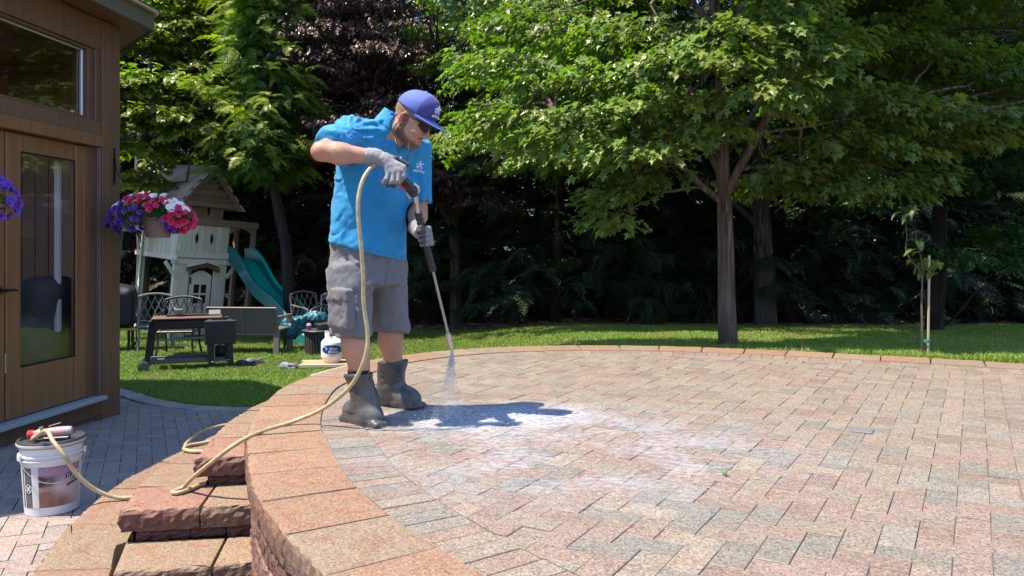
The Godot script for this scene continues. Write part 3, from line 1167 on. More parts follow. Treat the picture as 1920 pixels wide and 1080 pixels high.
func build_house() -> void:
	# local axes: x out of the wall, z along it towards the camera, y as in the world
	var h := thing("house", "brown timber garden house with glazed double door and long transom window", "house", Vector3(-3.71, 0, -7.6), -0.0994)
	hbox("corner_post", h, M.house, 0.0, 0.272, -0.9, 2.96, -0.14, 0.012)
	hbox("wall", h, M.house, 0.272, 3.25, 1.905, 2.03, -0.13, 0.0)
	hbox("wall", h, M.house, 0.272, 3.25, 2.68, 2.96, -0.13, 0.0)
	hbox("wall", h, M.house, 2.62, 3.25, -0.9, 1.905, -0.13, 0.0)
	hbox("door_casing", h, M.door, 0.272, 2.62, 1.80, 1.903, -0.13, 0.022)
	hbox("door_jamb", h, M.house_trim, 0.274, 0.33, -0.45, 1.798, -0.14, 0.006)
	hbox("door_jamb", h, M.house_trim, 0.332, 0.425, -0.45, 1.798, -0.14, -0.03)
	hbox("door_jamb", h, M.house_trim, 2.47, 2.618, -0.45, 1.798, -0.14, 0.0)
	hbox("downpipe", h, M.greyplastic, 0.30, 0.326, -0.5, 1.79, 0.008, 0.016)
	# transom: trim steps in towards the glass
	var w := hbox("transom_window", h, M.house_trim, 0.36, 0.44, 2.032, 2.678, -0.12, -0.02)
	hbox("trim", w, M.house_trim, 0.274, 0.358, 2.032, 2.678, -0.13, -0.004)
	hbox("trim", w, M.house_trim, 0.44, 3.1, 2.032, 2.058, -0.12, -0.02)
	hbox("trim", w, M.house_trim, 0.44, 3.1, 2.655, 2.678, -0.12, -0.02)
	hbox("frame", w, M.silver, 0.442, 0.462, 2.06, 2.653, -0.085, -0.06)
	hbox("frame", w, M.silver, 0.464, 3.1, 2.641, 2.653, -0.085, -0.06)
	hbox("wall_end", w, M.house_trim, 3.1, 3.248, 2.032, 2.678, -0.12, -0.01)
	glass_pane(w, 0.464, 3.1, 2.06, 2.641, -0.075)
	# two glazed leaves
	for k in 2:
		var s0 := 0.43 + k * 1.012
		var s1 := s0 + 0.992
		var b := MB.new()
		for q in [[s0, s0 + 0.150, -0.44, 1.785], [s1 - 0.158, s1, -0.44, 1.785]]:
			b.box(put(Vector3(-0.06, (q[2] + q[3]) / 2, (q[0] + q[1]) / 2)), Vector3(0.05, q[3] - q[2], q[1] - q[0]), 0.005)
		for q in [[-0.44, -0.06], [1.65, 1.785]]:
			b.box(put(Vector3(-0.06, (q[0] + q[1]) / 2, (s0 + s1) / 2 - 0.004)), Vector3(0.048, q[1] - q[0], 0.992 - 0.310), 0.005)
		var d := part("door", b.mesh(), M.door, h)
		glass_pane(d, s0 + 0.150, s1 - 0.158, -0.06, 1.65, -0.058)
		var f := MB.new()
		f.bar(Vector3(-0.048, -0.06, s0 + 0.154), Vector3(-0.048, 1.65, s0 + 0.154), 0.012, 0.01)
		f.bar(Vector3(-0.048, -0.056, s0 + 0.150), Vector3(-0.048, -0.056, s1 - 0.158), 0.012, 0.01)
		f.bar(Vector3(-0.048, 1.646, s0 + 0.150), Vector3(-0.048, 1.646, s1 - 0.158), 0.012, 0.01)
		part("glazing_bead", f.mesh(), M.iron, d)
		if k == 1:
			var g := MB.new()
			g.tube([Vector3(-0.035, 0.565, s0 + 0.06), Vector3(0.03, 0.565, s0 + 0.06)], [0.014], 10)
			g.tube([Vector3(0.03, 0.565, s0 + 0.06), Vector3(0.032, 0.568, s0 + 0.0), Vector3(0.03, 0.56, s0 - 0.055)], [0.012, 0.011, 0.009], 10)
			g.lathe(Transform3D(Basis(Vector3.BACK, -PI / 2), Vector3(-0.035, 0.565, s0 + 0.06)), [Vector2(0.0, 0.012), Vector2(0.03, 0.01), Vector2(0.032, 0.0)], 16)
			part("handle", g.mesh(), M.iron, d)
			hbox("strike_plate", d, M.silver, s0 - 0.012, s0 - 0.004, -0.07, 0.08, -0.036, -0.03, 0.0)
	hbox("threshold", h, M.sill, 0.29, 2.62, -0.485, -0.45, -0.14, 0.075)
	hbox("skirt_board", h, M.house_trim, 0.274, 3.25, -0.63, -0.488, -0.12, 0.012)
	hbox("skirt_board", h, M.house_trim, 0.274, 3.25, -0.95, -0.634, -0.12, 0.004)
	# the other sides of the eight-cornered room, its floor and ceiling
	var plan := [Vector2(-0.13, 0.0), Vector2(-1.5, -1.4), Vector2(-3.4, -1.4), Vector2(-4.6, 0.0), Vector2(-4.6, 3.25), Vector2(-3.4, 4.6), Vector2(-1.5, 4.6), Vector2(-0.13, 3.25)]
	for k in 7:
		var a: Vector2 = plan[k]
		var c: Vector2 = plan[k + 1]
		var wb := MB.new()
		if k in [2, 3, 4]:
			# far sides: a low wall, posts and a beam with open windows between
			wb.bar(Vector3(a.x, -0.2, a.y), Vector3(c.x, -0.2, c.y), 0.1, 1.4)
			wb.bar(Vector3(a.x, 2.75, a.y), Vector3(c.x, 2.75, c.y), 0.1, 0.42)
			for f in [0.03, 0.5, 0.97]:
				var pp := a.lerp(c, f)
				wb.box(put(Vector3(pp.x, 1.52, pp.y)), Vector3(0.12, 2.04, 0.12), 0.006)
		else:
			wb.bar(Vector3(a.x, 1.03, a.y), Vector3(c.x, 1.03, c.y), 0.1, 3.86)
		var wl := part("wall", wb.mesh(), M.house, h)
		# pine boarding inside, board by board where the door lets one look
		var mid := Vector2(-2.4, 1.8)
		var dir := (c - a).normalized()
		var ins := Vector2(-dir.y, dir.x)
		if ins.dot(mid - a) < 0.0: ins = -ins
		if k < 2:
			var cnt := int((c - a).length() / 0.16)
			for j in cnt:
				var pb := MB.new()
				pb.col = Color.WHITE * rr(0.65, 1.15)
				var p := a + dir * (0.08 + 0.16 * j) + ins * 0.062
				pb.box(Transform3D(Basis(Vector3(dir.x, 0, dir.y), Vector3.UP, Vector3(dir.x, 0, dir.y).cross(Vector3.UP)), Vector3(p.x, 1.2, p.y)), Vector3(0.156, 3.3, 0.02), 0.004)
				part("pine_board", pb.mesh(), M.pine, wl)
		elif k > 4:
			var pb := MB.new()
			pb.bar(Vector3(a.x + ins.x * 0.06, 1.2, a.y + ins.y * 0.06), Vector3(c.x + ins.x * 0.06, 1.2, c.y + ins.y * 0.06), 0.02, 3.3)
			part("pine_lining", pb.mesh(), M.pine, wl)
	var fl := PackedVector2Array(plan)
	var fb := MB.new()
	fb.prism(fl, -0.6, -0.47)
	part("floor", fb.mesh(), M.pine, h)
	fb = MB.new()
	fb.prism(fl, 2.93, 2.98)
	part("ceiling", fb.mesh(), M.pine, h)
	var pil := MB.new()
	pil.box(put(Vector3(-0.22, 0.9, 0.56)), Vector3(0.04, 1.5, 0.05), 0.005)
	part("white_blind_rail", pil.mesh(), M.whiteframe, h)
	# roof: eight slopes under an overhang
	var ev := [Vector2(0.26, -0.13), Vector2(-1.38, -1.72), Vector2(-3.5, -1.72), Vector2(-4.95, -0.13), Vector2(-4.95, 3.37), Vector2(-3.5, 4.92), Vector2(-1.38, 4.92), Vector2(0.26, 3.37)]
	var sof := MB.new()
	sof.prism(PackedVector2Array(ev), 2.955, 2.97)
	var so := part("soffit", sof.mesh(), M.house, h)
	var li := MB.new()
	li.lathe(Transform3D(Basis(Vector3.RIGHT, PI), Vector3(0.12, 2.955, 1.05)), [Vector2(0.0, 0.03), Vector2(0.02, 0.024), Vector2(0.028, 0.0)], 14)
	part("soffit_lamp", li.mesh(), M.whiteframe, so)
	var roof := MB.new()
	roof.col = Color(0.6, 0.6, 0.6)
	for k in 8:
		var a: Vector2 = ev[k]
		var c: Vector2 = ev[(k + 1) % 8]
		var fb2 := MB.new()
		fb2.bar(Vector3(a.x, 3.04, a.y), Vector3(c.x, 3.04, c.y), 0.035, 0.155, Vector3.UP, 0.003)
		part("fascia", fb2.mesh(), M.fascia, h)
		var db := MB.new()
		var o := ((a + c) * 0.5 - Vector2(-2.3, 1.6)).normalized() * 0.03
		db.bar(Vector3(a.x + o.x, 3.135, a.y + o.y), Vector3(c.x + o.x, 3.135, c.y + o.y), 0.06, 0.03, Vector3.UP, 0.003)
		part("drip_edge", db.mesh(), M.dripedge, h)
		var ap0 := Vector3(-2.3, 4.3, clampf(a.y, 1.1, 2.1))
		var ap1 := Vector3(-2.3, 4.3, clampf(c.y, 1.1, 2.1))
		roof.quad(Vector3(a.x, 3.13, a.y), Vector3(c.x, 3.13, c.y), ap1, ap0, Vector3(o.x, 0.1, o.y))
	var rf := part("roof", roof.mesh(), M.shingle, h)
	# courses of shingles on the slope over the door, tab by tab along the eave
	var up := (Vector3(-2.3, 4.3, 0) - Vector3(0.26, 3.15, 0)).normalized()
	var nrm := Vector3(-up.y, up.x, 0).normalized()
	if nrm.y < 0.0: nrm = -nrm
	for c in 6:
		var p0 := Vector3(0.30, 3.155, 0) + up * (0.14 * c)
		var z0 := -0.15 + 0.14 * c * 0.45
		var z1 := 3.39 - 0.14 * c * 0.45
		var z := z0 - (0.15 if c % 2 else 0.0)
		while z < z1:
			var za := maxf(z, z0)
			var zb := minf(z + 0.3, z1)
			if zb - za > 0.03:
				var sb := MB.new()
				sb.col = Color.WHITE * rr(0.7, 1.2)
				sb.box(Transform3D(Basis(up, nrm, Vector3.BACK), p0 + up * 0.08 + nrm * 0.012 + Vector3(0, 0, (za + zb) / 2)), Vector3(0.2, 0.008, zb - za - 0.006), 0.001)
				part("shingle", sb.mesh(), M.shingle, rf)
			z += 0.3
	# a grey armchair just behind the glass
	var sc := Field.new(Vector3(-1.6, -0.6, -0.3), Vector3(0.1, 0.75, 1.5), 0.03)
	sc.rbox(Vector3(-0.62, -0.1, 0.75), Basis(), Vector3(0.40, 0.30, 0.5), 0.12)
	sc.rbox(Vector3(-0.36, 0.3, 0.55), Basis(Vector3.FORWARD, 0.2), Vector3(0.13, 0.34, 0.30), 0.11)
	sc.rbox(Vector3(-0.40, 0.12, 0.98), Basis(Vector3.RIGHT, 0.25), Vector3(0.3, 0.22, 0.14), 0.10)
	var ch := thing("armchair", "plump dark grey armchair seen behind the glass of the house door", "armchair", h.position, h.rotation.y)
	var up_m := mat(0.05, 0.053, 0.06, 0.9)
	part("upholstery", sc.mesh(), up_m, ch)
	var feet := MB.new()
	for q in [Vector2(-0.9, 0.35), Vector2(-0.35, 0.35), Vector2(-0.9, 1.15), Vector2(-0.35, 1.15)]:
		feet.box(put(Vector3(q.x, -0.44, q.y)), Vector3(0.05, 0.06, 0.05), 0.005)
	part("feet", feet.mesh(), M.black, ch)
	# brackets on the post and the baskets that hang from them
	bracket("wall_bracket", "black iron plant bracket on the corner post above the petunias", h.transform * Vector3(0.014, 1.62, 0.1), h.rotation.y)
	basket("hanging_basket", "hanging basket of white, crimson and purple petunias by the corner post", at(284, 408, 7.28), 0)
	bracket("wall_bracket", "black iron plant bracket beyond the left edge, over the purple petunias", h.transform * Vector3(0.002, 1.5, 2.78), h.rotation.y)
	basket("hanging_basket", "purple petunias in a basket cut off by the left edge", at(-92, 372, 4.9), 1)


func bracket(called: String, label: String, pos: Vector3, turn: float) -> void:
	var t := thing(called, label, "bracket", pos, turn, "iron plant brackets")
	var b := MB.new()
	b.bar(Vector3(0.004, -0.12, 0), Vector3(0.004, 0.16, 0), 0.03, 0.006)
	b.lathe(put(Vector3(0.004, 0.17, 0)), [Vector2(0.0, 0.03), Vector2(0.014, 0.015), Vector2(0.0, -0.005)], 10)
	b.lathe(put(Vector3(0.004, -0.13, 0)), [Vector2(0.0, 0.01), Vector2(0.014, -0.005), Vector2(0.0, -0.02)], 10)
	part("back_plate", b.mesh(), M.iron, t)
	b = MB.new()
	b.tube(curve_points([Vector3(0.012, 0.1, 0), Vector3(0.03, -0.02, 0), Vector3(0.09, -0.1, 0), Vector3(0.2, -0.12, 0), Vector3(0.34, -0.04, 0), Vector3(0.42, 0.06, 0), Vector3(0.46, 0.08, 0), Vector3(0.485, 0.05, 0)], 0.02), [0.008], 8)
	part("arm", b.mesh(), M.iron, t)


func basket(called: String, label: String, pos: Vector3, kind: int) -> void:
	var t := thing(called, label, "hanging basket", pos, 0.0, "hanging flower baskets")
	var b := MB.new()
	b.col = Color(0.24, 0.15, 0.11)
	b.lathe(put(Vector3(0.06, -0.2, 0)), [Vector2(0.0, 0.02), Vector2(0.10, 0.02), Vector2(0.135, 0.17), Vector2(0.148, 0.18), Vector2(0.148, 0.2), Vector2(0.125, 0.2), Vector2(0.0, 0.19)], 28)
	part("pot", b.mesh(), M.tint, t)
	b = MB.new()
	for k in 3:
		var a := TAU * k / 3.0 + 0.4
		b.tube([Vector3(0.06 + cos(a) * 0.16, 0.0, sin(a) * 0.16), Vector3(0.03, 0.42, 0.0)], [0.002], 5)
	part("hanger", b.mesh(), M.iron, t)
	# foliage and flowers
	var lf := MB.new()
	for k in 900:
		var d := Vector3(rr(-1, 1), rr(-0.7, 1), rr(-1, 1))
		if d.length() > 1.0: continue
		var p := Vector3(d.x * 0.36, 0.03 + d.y * 0.15 - 0.1 * maxf(absf(d.x) - 0.5, 0.0), d.z * 0.26)
		if p.y < -0.03 and absf(p.x - 0.06) < 0.16: continue
		lf.col = Color(0.05, 0.13, 0.025) * rr(0.6, 1.6)
		var u := Vector3(rr(-1, 1), rr(-0.3, 1), rr(-1, 1)).normalized() * 0.03
		var w := u.cross(Vector3(rr(-1, 1), rr(-1, 1), rr(-1, 1))).normalized() * 0.011
		lf.quad(p - u, p + w, p + u, p - w, u.cross(w))
	part("foliage", lf.mesh(), M.leaf, t)
	var nf := 0
	var groups := [["white_flower", Color(0.8, 0.8, 0.76)], ["crimson_flower", Color(0.60, 0.015, 0.09)], ["purple_flower", Color(0.11, 0.03, 0.34)]]
	var flowers := []
	for g in groups:
		var fb := MB.new()
		for j in 5:
			var a0 := TAU * j / 5.0
			var a1 := TAU * (j + 1) / 5.0
			var am := (a0 + a1) / 2
			for pr in [[a0, am], [am, a1]]:
				fb.col = g[1]
				var r0 := 0.031 if pr[0] == am else 0.026
				var r1 := 0.031 if pr[1] == am else 0.026
				fb.flat(Vector3(0, -0.012, 0), Vector3(cos(pr[0]) * r0, 0.004, sin(pr[0]) * r0), Vector3(cos(pr[1]) * r1, 0.004, sin(pr[1]) * r1), Vector3.UP)
				fb.col = g[1] * 0.35 if g[0] != "white_flower" else Color(0.7, 0.72, 0.45)
				fb.flat(Vector3(0, -0.004, 0), Vector3(cos(pr[0]) * 0.008, -0.0025, sin(pr[0]) * 0.008), Vector3(cos(pr[1]) * 0.008, -0.0025, sin(pr[1]) * 0.008), Vector3.UP)
		flowers.append(fb.mesh())
	while nf < (240 if kind == 0 else 130):
		var d := Vector3(rr(-1, 1), rr(-0.85, 1), rr(-0.75, 1)).normalized()
		var p := Vector3(d.x * 0.38, 0.04 + d.y * 0.165 - 0.13 * maxf(absf(d.x) - 0.4, 0.0), d.z * 0.27)
		if p.y < -0.05 and p.x > -0.06 and p.x < 0.18: continue
		var f := 2
		if kind == 0:
			var q := p.x * 0.55 + p.y * 1.6 + rr(-0.06, 0.06)
			if absf(p.x) > 0.2 and p.y > 0.03 or p.y > 0.175:
				f = 0
				if rng.randf() < 0.12: f = 1
			elif q > 0.07: f = 1
			if p.x < -0.2 and p.y > 0.0 and rng.randf() < 0.7: f = 0
			if p.x > 0.25 and p.y < 0.05: f = 1
			if p.x < 0.04 and p.y < 0.075 and not (p.x < -0.32 and p.y > 0.0): f = 2
			if p.y < 0.0 and p.x < 0.2: f = 2
		var up := (Vector3(d.x, d.y + 0.2, d.z + 0.5) + Vector3(rr(-1, 1), rr(-1, 1), rr(-1, 1)) * 0.35).normalized()
		var x := up.cross(Vector3(rr(-1, 1), 0.3, rr(-1, 1))).normalized()
		var o := part(groups[f][0], flowers[f], M.petal, t)
		o.transform = Transform3D(Basis(x, up, x.cross(up)).scaled(Vector3.ONE * rr(0.8, 1.25)), p + up * 0.012)
		nf += 1


# ---------------------------------------------------------------- trees

func maple_leaf(mb: MB, xf: Transform3D, s: float) -> void:
	var half := [Vector2(0.0, 0.0), Vector2(0.16, -0.04), Vector2(0.40, 0.06), Vector2(0.27, 0.24), Vector2(0.56, 0.56), Vector2(0.26, 0.55), Vector2(0.17, 0.70), Vector2(0.0, 1.04)]
	var c := Vector2(0, 0.36)
	for sg in [-1.0, 1.0]:
		for k in half.size() - 1:
			var q := []
			for p in [c, half[k], half[k + 1]]:
				var d: Vector2 = p
				q.append(xf * (Vector3(d.x * sg, absf(d.x) * 0.28 - 0.25 * d.y * d.y, -d.y) * s))
			mb.flat(q[0], q[1], q[2], xf.basis.y)


func oval_leaf(mb: MB, xf: Transform3D, s: float, w: float, curl: float) -> void:
	var half := [Vector2(0.0, 0.0), Vector2(0.34, 0.08), Vector2(0.5, 0.36), Vector2(0.34, 0.7), Vector2(0.0, 1.0)]
	for sg in [-1.0, 1.0]:
		for k in half.size() - 1:
			var q := []
			for p in [Vector2(0, 0.4), half[k], half[k + 1]]:
				var d: Vector2 = p
				q.append(xf * (Vector3(d.x * sg * w, absf(d.x) * 0.3 - curl * d.y * d.y, -d.y) * s))
			mb.flat(q[0], q[1], q[2], xf.basis.y)


func sprig(kind: String, size: float, n: int, spread: float) -> ArrayMesh:
	# leaves on a short twig that points along -z, its upper side up
	var mb := MB.new()
	for k in n:
		var f := (k + 0.5) / n
		var side := 1.0 if k % 2 else -1.0
		var a := side * rr(0.35, 1.3) * (1.0 - 0.5 * f)
		var bs := Basis(Vector3.UP, a) * Basis(Vector3.RIGHT, rr(-0.55, 0.15)) * Basis(Vector3.BACK, rr(-0.45, 0.45))
		var p := Vector3(side * rr(0.0, 0.05), rr(-0.05, 0.04), -spread * f + rr(-0.02, 0.02))
		p += bs * Vector3(0, 0, -size * rr(0.3, 0.7))
		mb.col = Color(rr(0.85, 1.2), rr(0.9, 1.1), rr(0.7, 1.1)) * rr(0.8, 1.15)
		if kind == "maple":
			maple_leaf(mb, Transform3D(bs, p), size * rr(0.55, 1.3))
		elif kind == "oval":
			oval_leaf(mb, Transform3D(bs, p), size * rr(0.75, 1.2), 1.0, 0.25)
		else:
			oval_leaf(mb, Transform3D(bs, p), size * rr(0.7, 1.2), 0.6, 0.4)
	return mb.mesh()


func spray(l: float, n: int, droop: float, wid: float) -> ArrayMesh:
	# a conifer branchlet along -z: a flat comb of needle shoots
	var mb := MB.new()
	for k in n:
		var f := (k + 0.5) / n
		for sg in [-1.0, 1.0]:
			var p := Vector3(0, -droop * f * f, -l * f)
			var ln := wid * (1.0 - 0.75 * f) * rr(0.7, 1.15)
			var q := p + Vector3(sg * ln * 0.8, rr(-0.25, 0.12) * ln - 0.1 * ln, -ln * 0.65)
			var w := Vector3(0, 0.3, 1).normalized() * ln * 0.12
			mb.col = Color.WHITE * rr(0.7, 1.2)
			mb.quad(p - w, p + w, q + w * 0.5, q - w * 0.5, Vector3.UP)
			var q2 := p + (q - p) * 0.6 + Vector3(0, -0.35 * ln, -ln * 0.25)
			mb.flat(p + (q - p) * 0.25, p + (q - p) * 0.55, q2, Vector3.UP)
	return mb.mesh()


func wiggle(a: Vector3, b: Vector3, sag: float, amp: float, n := 6) -> Array:
	var out := []
	var s := rr(0, 50)
	var l := a.distance_to(b)
	for k in n + 1:
		var f := float(k) / n
		var p := a.lerp(b, f) + Vector3.UP * sag * 4.0 * f * (1.0 - f)
		p += Vector3(noise.get_noise_2d(s, f * 3.0), noise.get_noise_2d(s + 9.0, f * 3.0) * 0.6, noise.get_noise_2d(s + 18.0, f * 3.0)) * amp * l * sin(PI * f)
		out.append(p)
	return out


func taper(r0: float, r1: float, n: int) -> Array:
	var out := []
	for k in n:
		out.append(lerpf(r0, r1, float(k) / (n - 1)))
	return out


func trunk_mesh(pts: Array, rad: Array, sides := 12) -> ArrayMesh:
	var b := MB.new()
	b.tube(pts, rad, sides)
	return b.mesh()


# pads: [[centre, radius, sprigs]] in world space; limbs: [[points, r0, r1]]
func broadleaf(called: String, label: String, base: Vector3, trunk: Array, tr: Array, limbs: Array, pads: Array, sprigs: Array, lm: Material, bark: Material, colour: Color, vary: float, thick := 0.22) -> void:
	var t := thing(called, label, "tree", base, 0.0, "trees round the garden")
	var loc := func(a: Array) -> Array:
		var o := []
		for p in a: o.append(p - base)
		return o
	var fine: Array = curve_points(loc.call(trunk), 0.25)
	var rads := []
	for k in fine.size():
		rads.append(lerpf(tr[0], tr[1], pow(float(k) / (fine.size() - 1), 0.8)) * (1.0 + 0.14 * exp(-6.0 * (fine[k].y) / 1.0)) * (1.0 + 0.05 * noise.get_noise_1d(k * 1.7)))
	var tk := part("trunk", trunk_mesh(fine, rads, 14), bark, t)
	for l in limbs:
		var f2: Array = curve_points(loc.call(l[0]), 0.15)
		part("limb", trunk_mesh(f2, taper(l[1], l[2], f2.size()), 9), bark, tk)
	# twigs from the nearest wood to every pad
	var wood := []
	for p in trunk: wood.append(p)
	for l in limbs:
		for p in l[0]: wood.append(p)
	var tw := MB.new()
	var xs := []
	var cs := []
	for k in sprigs.size():
		xs.append([]); cs.append([])
	for pd in pads:
		var c: Vector3 = pd[0]
		var best: Vector3 = wood[0]
		for p in wood:
			if p.y < c.y + 0.4 and (p - c).length() < (best - c).length():
				best = p
		tw.tube(wiggle(best - base, c - base, 0.08, 0.1, 7), taper(0.022, 0.006, 8), 5, false)
		var out := Vector3(c.x - base.x, 0, c.z - base.z).normalized()
		var tone: float = rr(1.0 - vary, 1.0 + vary)
		for j in 4:
			var q: Vector3 = c + Vector3(rr(-1, 1), rr(-0.2, 0.1), rr(-1, 1)) * pd[1] * 0.8
			tw.tube(wiggle(c.lerp(best, rr(0.0, 0.3)) - base, q - base, 0.05, 0.1, 4), taper(0.009, 0.003, 5), 4, false)
		for j in pd[2]:
			var d := Vector3(rr(-1, 1), rr(-1, 1), rr(-1, 1))
			if d.length() > 1.0: d = d.normalized() * rr(0.5, 1.0)
			var p: Vector3 = c + Vector3(d.x, d.y * thick, d.z) * pd[1]
			p.y -= 0.28 * Vector2(d.x, d.z).length_squared() * pd[1] * 0.5
			var h := (out * 0.6 + Vector3(d.x, 0, d.z) + Vector3(rr(-1, 1), 0, rr(-1, 1)) * 0.5).normalized()
			var bs := Basis.looking_at(h + Vector3(0, rr(-0.5, 0.15), 0), Vector3.UP) * Basis(Vector3.BACK, rr(-0.4, 0.4))
			var s := rr(0.75, 1.25)
			var w: int = rng.randi() % sprigs.size()
			xs[w].append(Transform3D(bs.scaled(Vector3.ONE * s), p - base))
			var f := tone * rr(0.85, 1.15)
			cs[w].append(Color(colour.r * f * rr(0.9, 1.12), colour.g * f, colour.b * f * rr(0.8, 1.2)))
	part("twigs", tw.mesh(), bark, tk)
	for w in sprigs.size():
		many("crown" if w == 0 else "crown_%03d" % w, sprigs[w], lm, t, xs[w], cs[w])


func ell_pads(c: Vector3, r: Vector3, n: int, pr: float, sp: int, shell := 0.45) -> Array:
	var out := []
	for k in n:
		var d := Vector3(rr(-1, 1), rr(-1, 1), rr(-1, 1))
		while d.length() > 1.0 or d.length() < shell:
			d = Vector3(rr(-1, 1), rr(-1, 1), rr(-1, 1))
		out.append([c + d * r, pr * rr(0.7, 1.25), sp])
	return out


func conifer(label: String, called: String, base: Vector3, height: float, rad: float, bare: float, col: Color, sprays: Array, dead: bool) -> void:
	var t := thing(called, label, "tree", base, 0.0, "trees round the garden")
	var tr: float = 0.09 + height * 0.012
	var tk := part("trunk", trunk_mesh([Vector3(0, -0.2, 0), Vector3(rr(-0.1, 0.1), height * 0.4, rr(-0.1, 0.1)), Vector3(0, height, 0)], [tr, tr * 0.65, 0.02], 9), M.barkdark, t)
	var br := MB.new()
	br.col = Color(1.5, 1.3, 1.1)
	var xs := [[], []]
	var cs := [[], []]
	var y := bare
	while y < height - 0.2:
		var f: float = (y - bare) / (height - bare)
		var R := rad * (1.0 - f) * rr(0.8, 1.15) + 0.15
		var nb := 4 + rng.randi() % 2
		var a0 := rr(0, TAU)
		for k in nb:
			var a := a0 + TAU * k / nb + rr(-0.3, 0.3)
			var o := Vector3(cos(a), 0, sin(a))
			var p := Vector3(0, y + rr(-0.15, 0.15), 0)
			var r := R * rr(0.75, 1.15)
			var tip := p + o * r + Vector3(0, -0.18 * r + 0.1, 0)
			if f < 0.6:
				br.tube(wiggle(p, tip, 0.04, 0.06, 4), [0.02, 0.016, 0.011, 0.007, 0.003], 4, false)
			var cnt := maxi(2, int(r / 0.2))
			for j in cnt:
				var g := (j + 0.6) / cnt
				for sg in [-1.0, 1.0]:
					if dead and y < 3.0 and rng.randf() < 0.55: continue
					var q := p.lerp(tip, g) + Vector3(0, rr(-0.05, 0.05), 0)
					var hd := o.rotated(Vector3.UP, sg * rr(0.25, 0.95))
					var bs := Basis.looking_at(hd + Vector3(0, rr(-0.45, 0.0), 0), Vector3.UP) * Basis(Vector3.BACK, sg * rr(0.0, 0.5))
					var w := rng.randi() % 2
					xs[w].append(Transform3D(bs.scaled(Vector3.ONE * rr(0.8, 1.3) * (0.7 + 0.3 * r)), q))
					var c := col * rr(0.7, 1.25)
					if dead and y < 3.4 and rng.randf() < 0.8: c = Color(0.10, 0.072, 0.045) * rr(0.4, 1.2)
					cs[w].append(c)
		y += rr(0.26, 0.42) * (1.0 + 0.5 * f)
	part("branches", br.mesh(), M.barkdark, tk)
	for w in 2:
		many("crown" if w == 0 else "crown_001", sprays[w], M.needle, t, xs[w], cs[w])


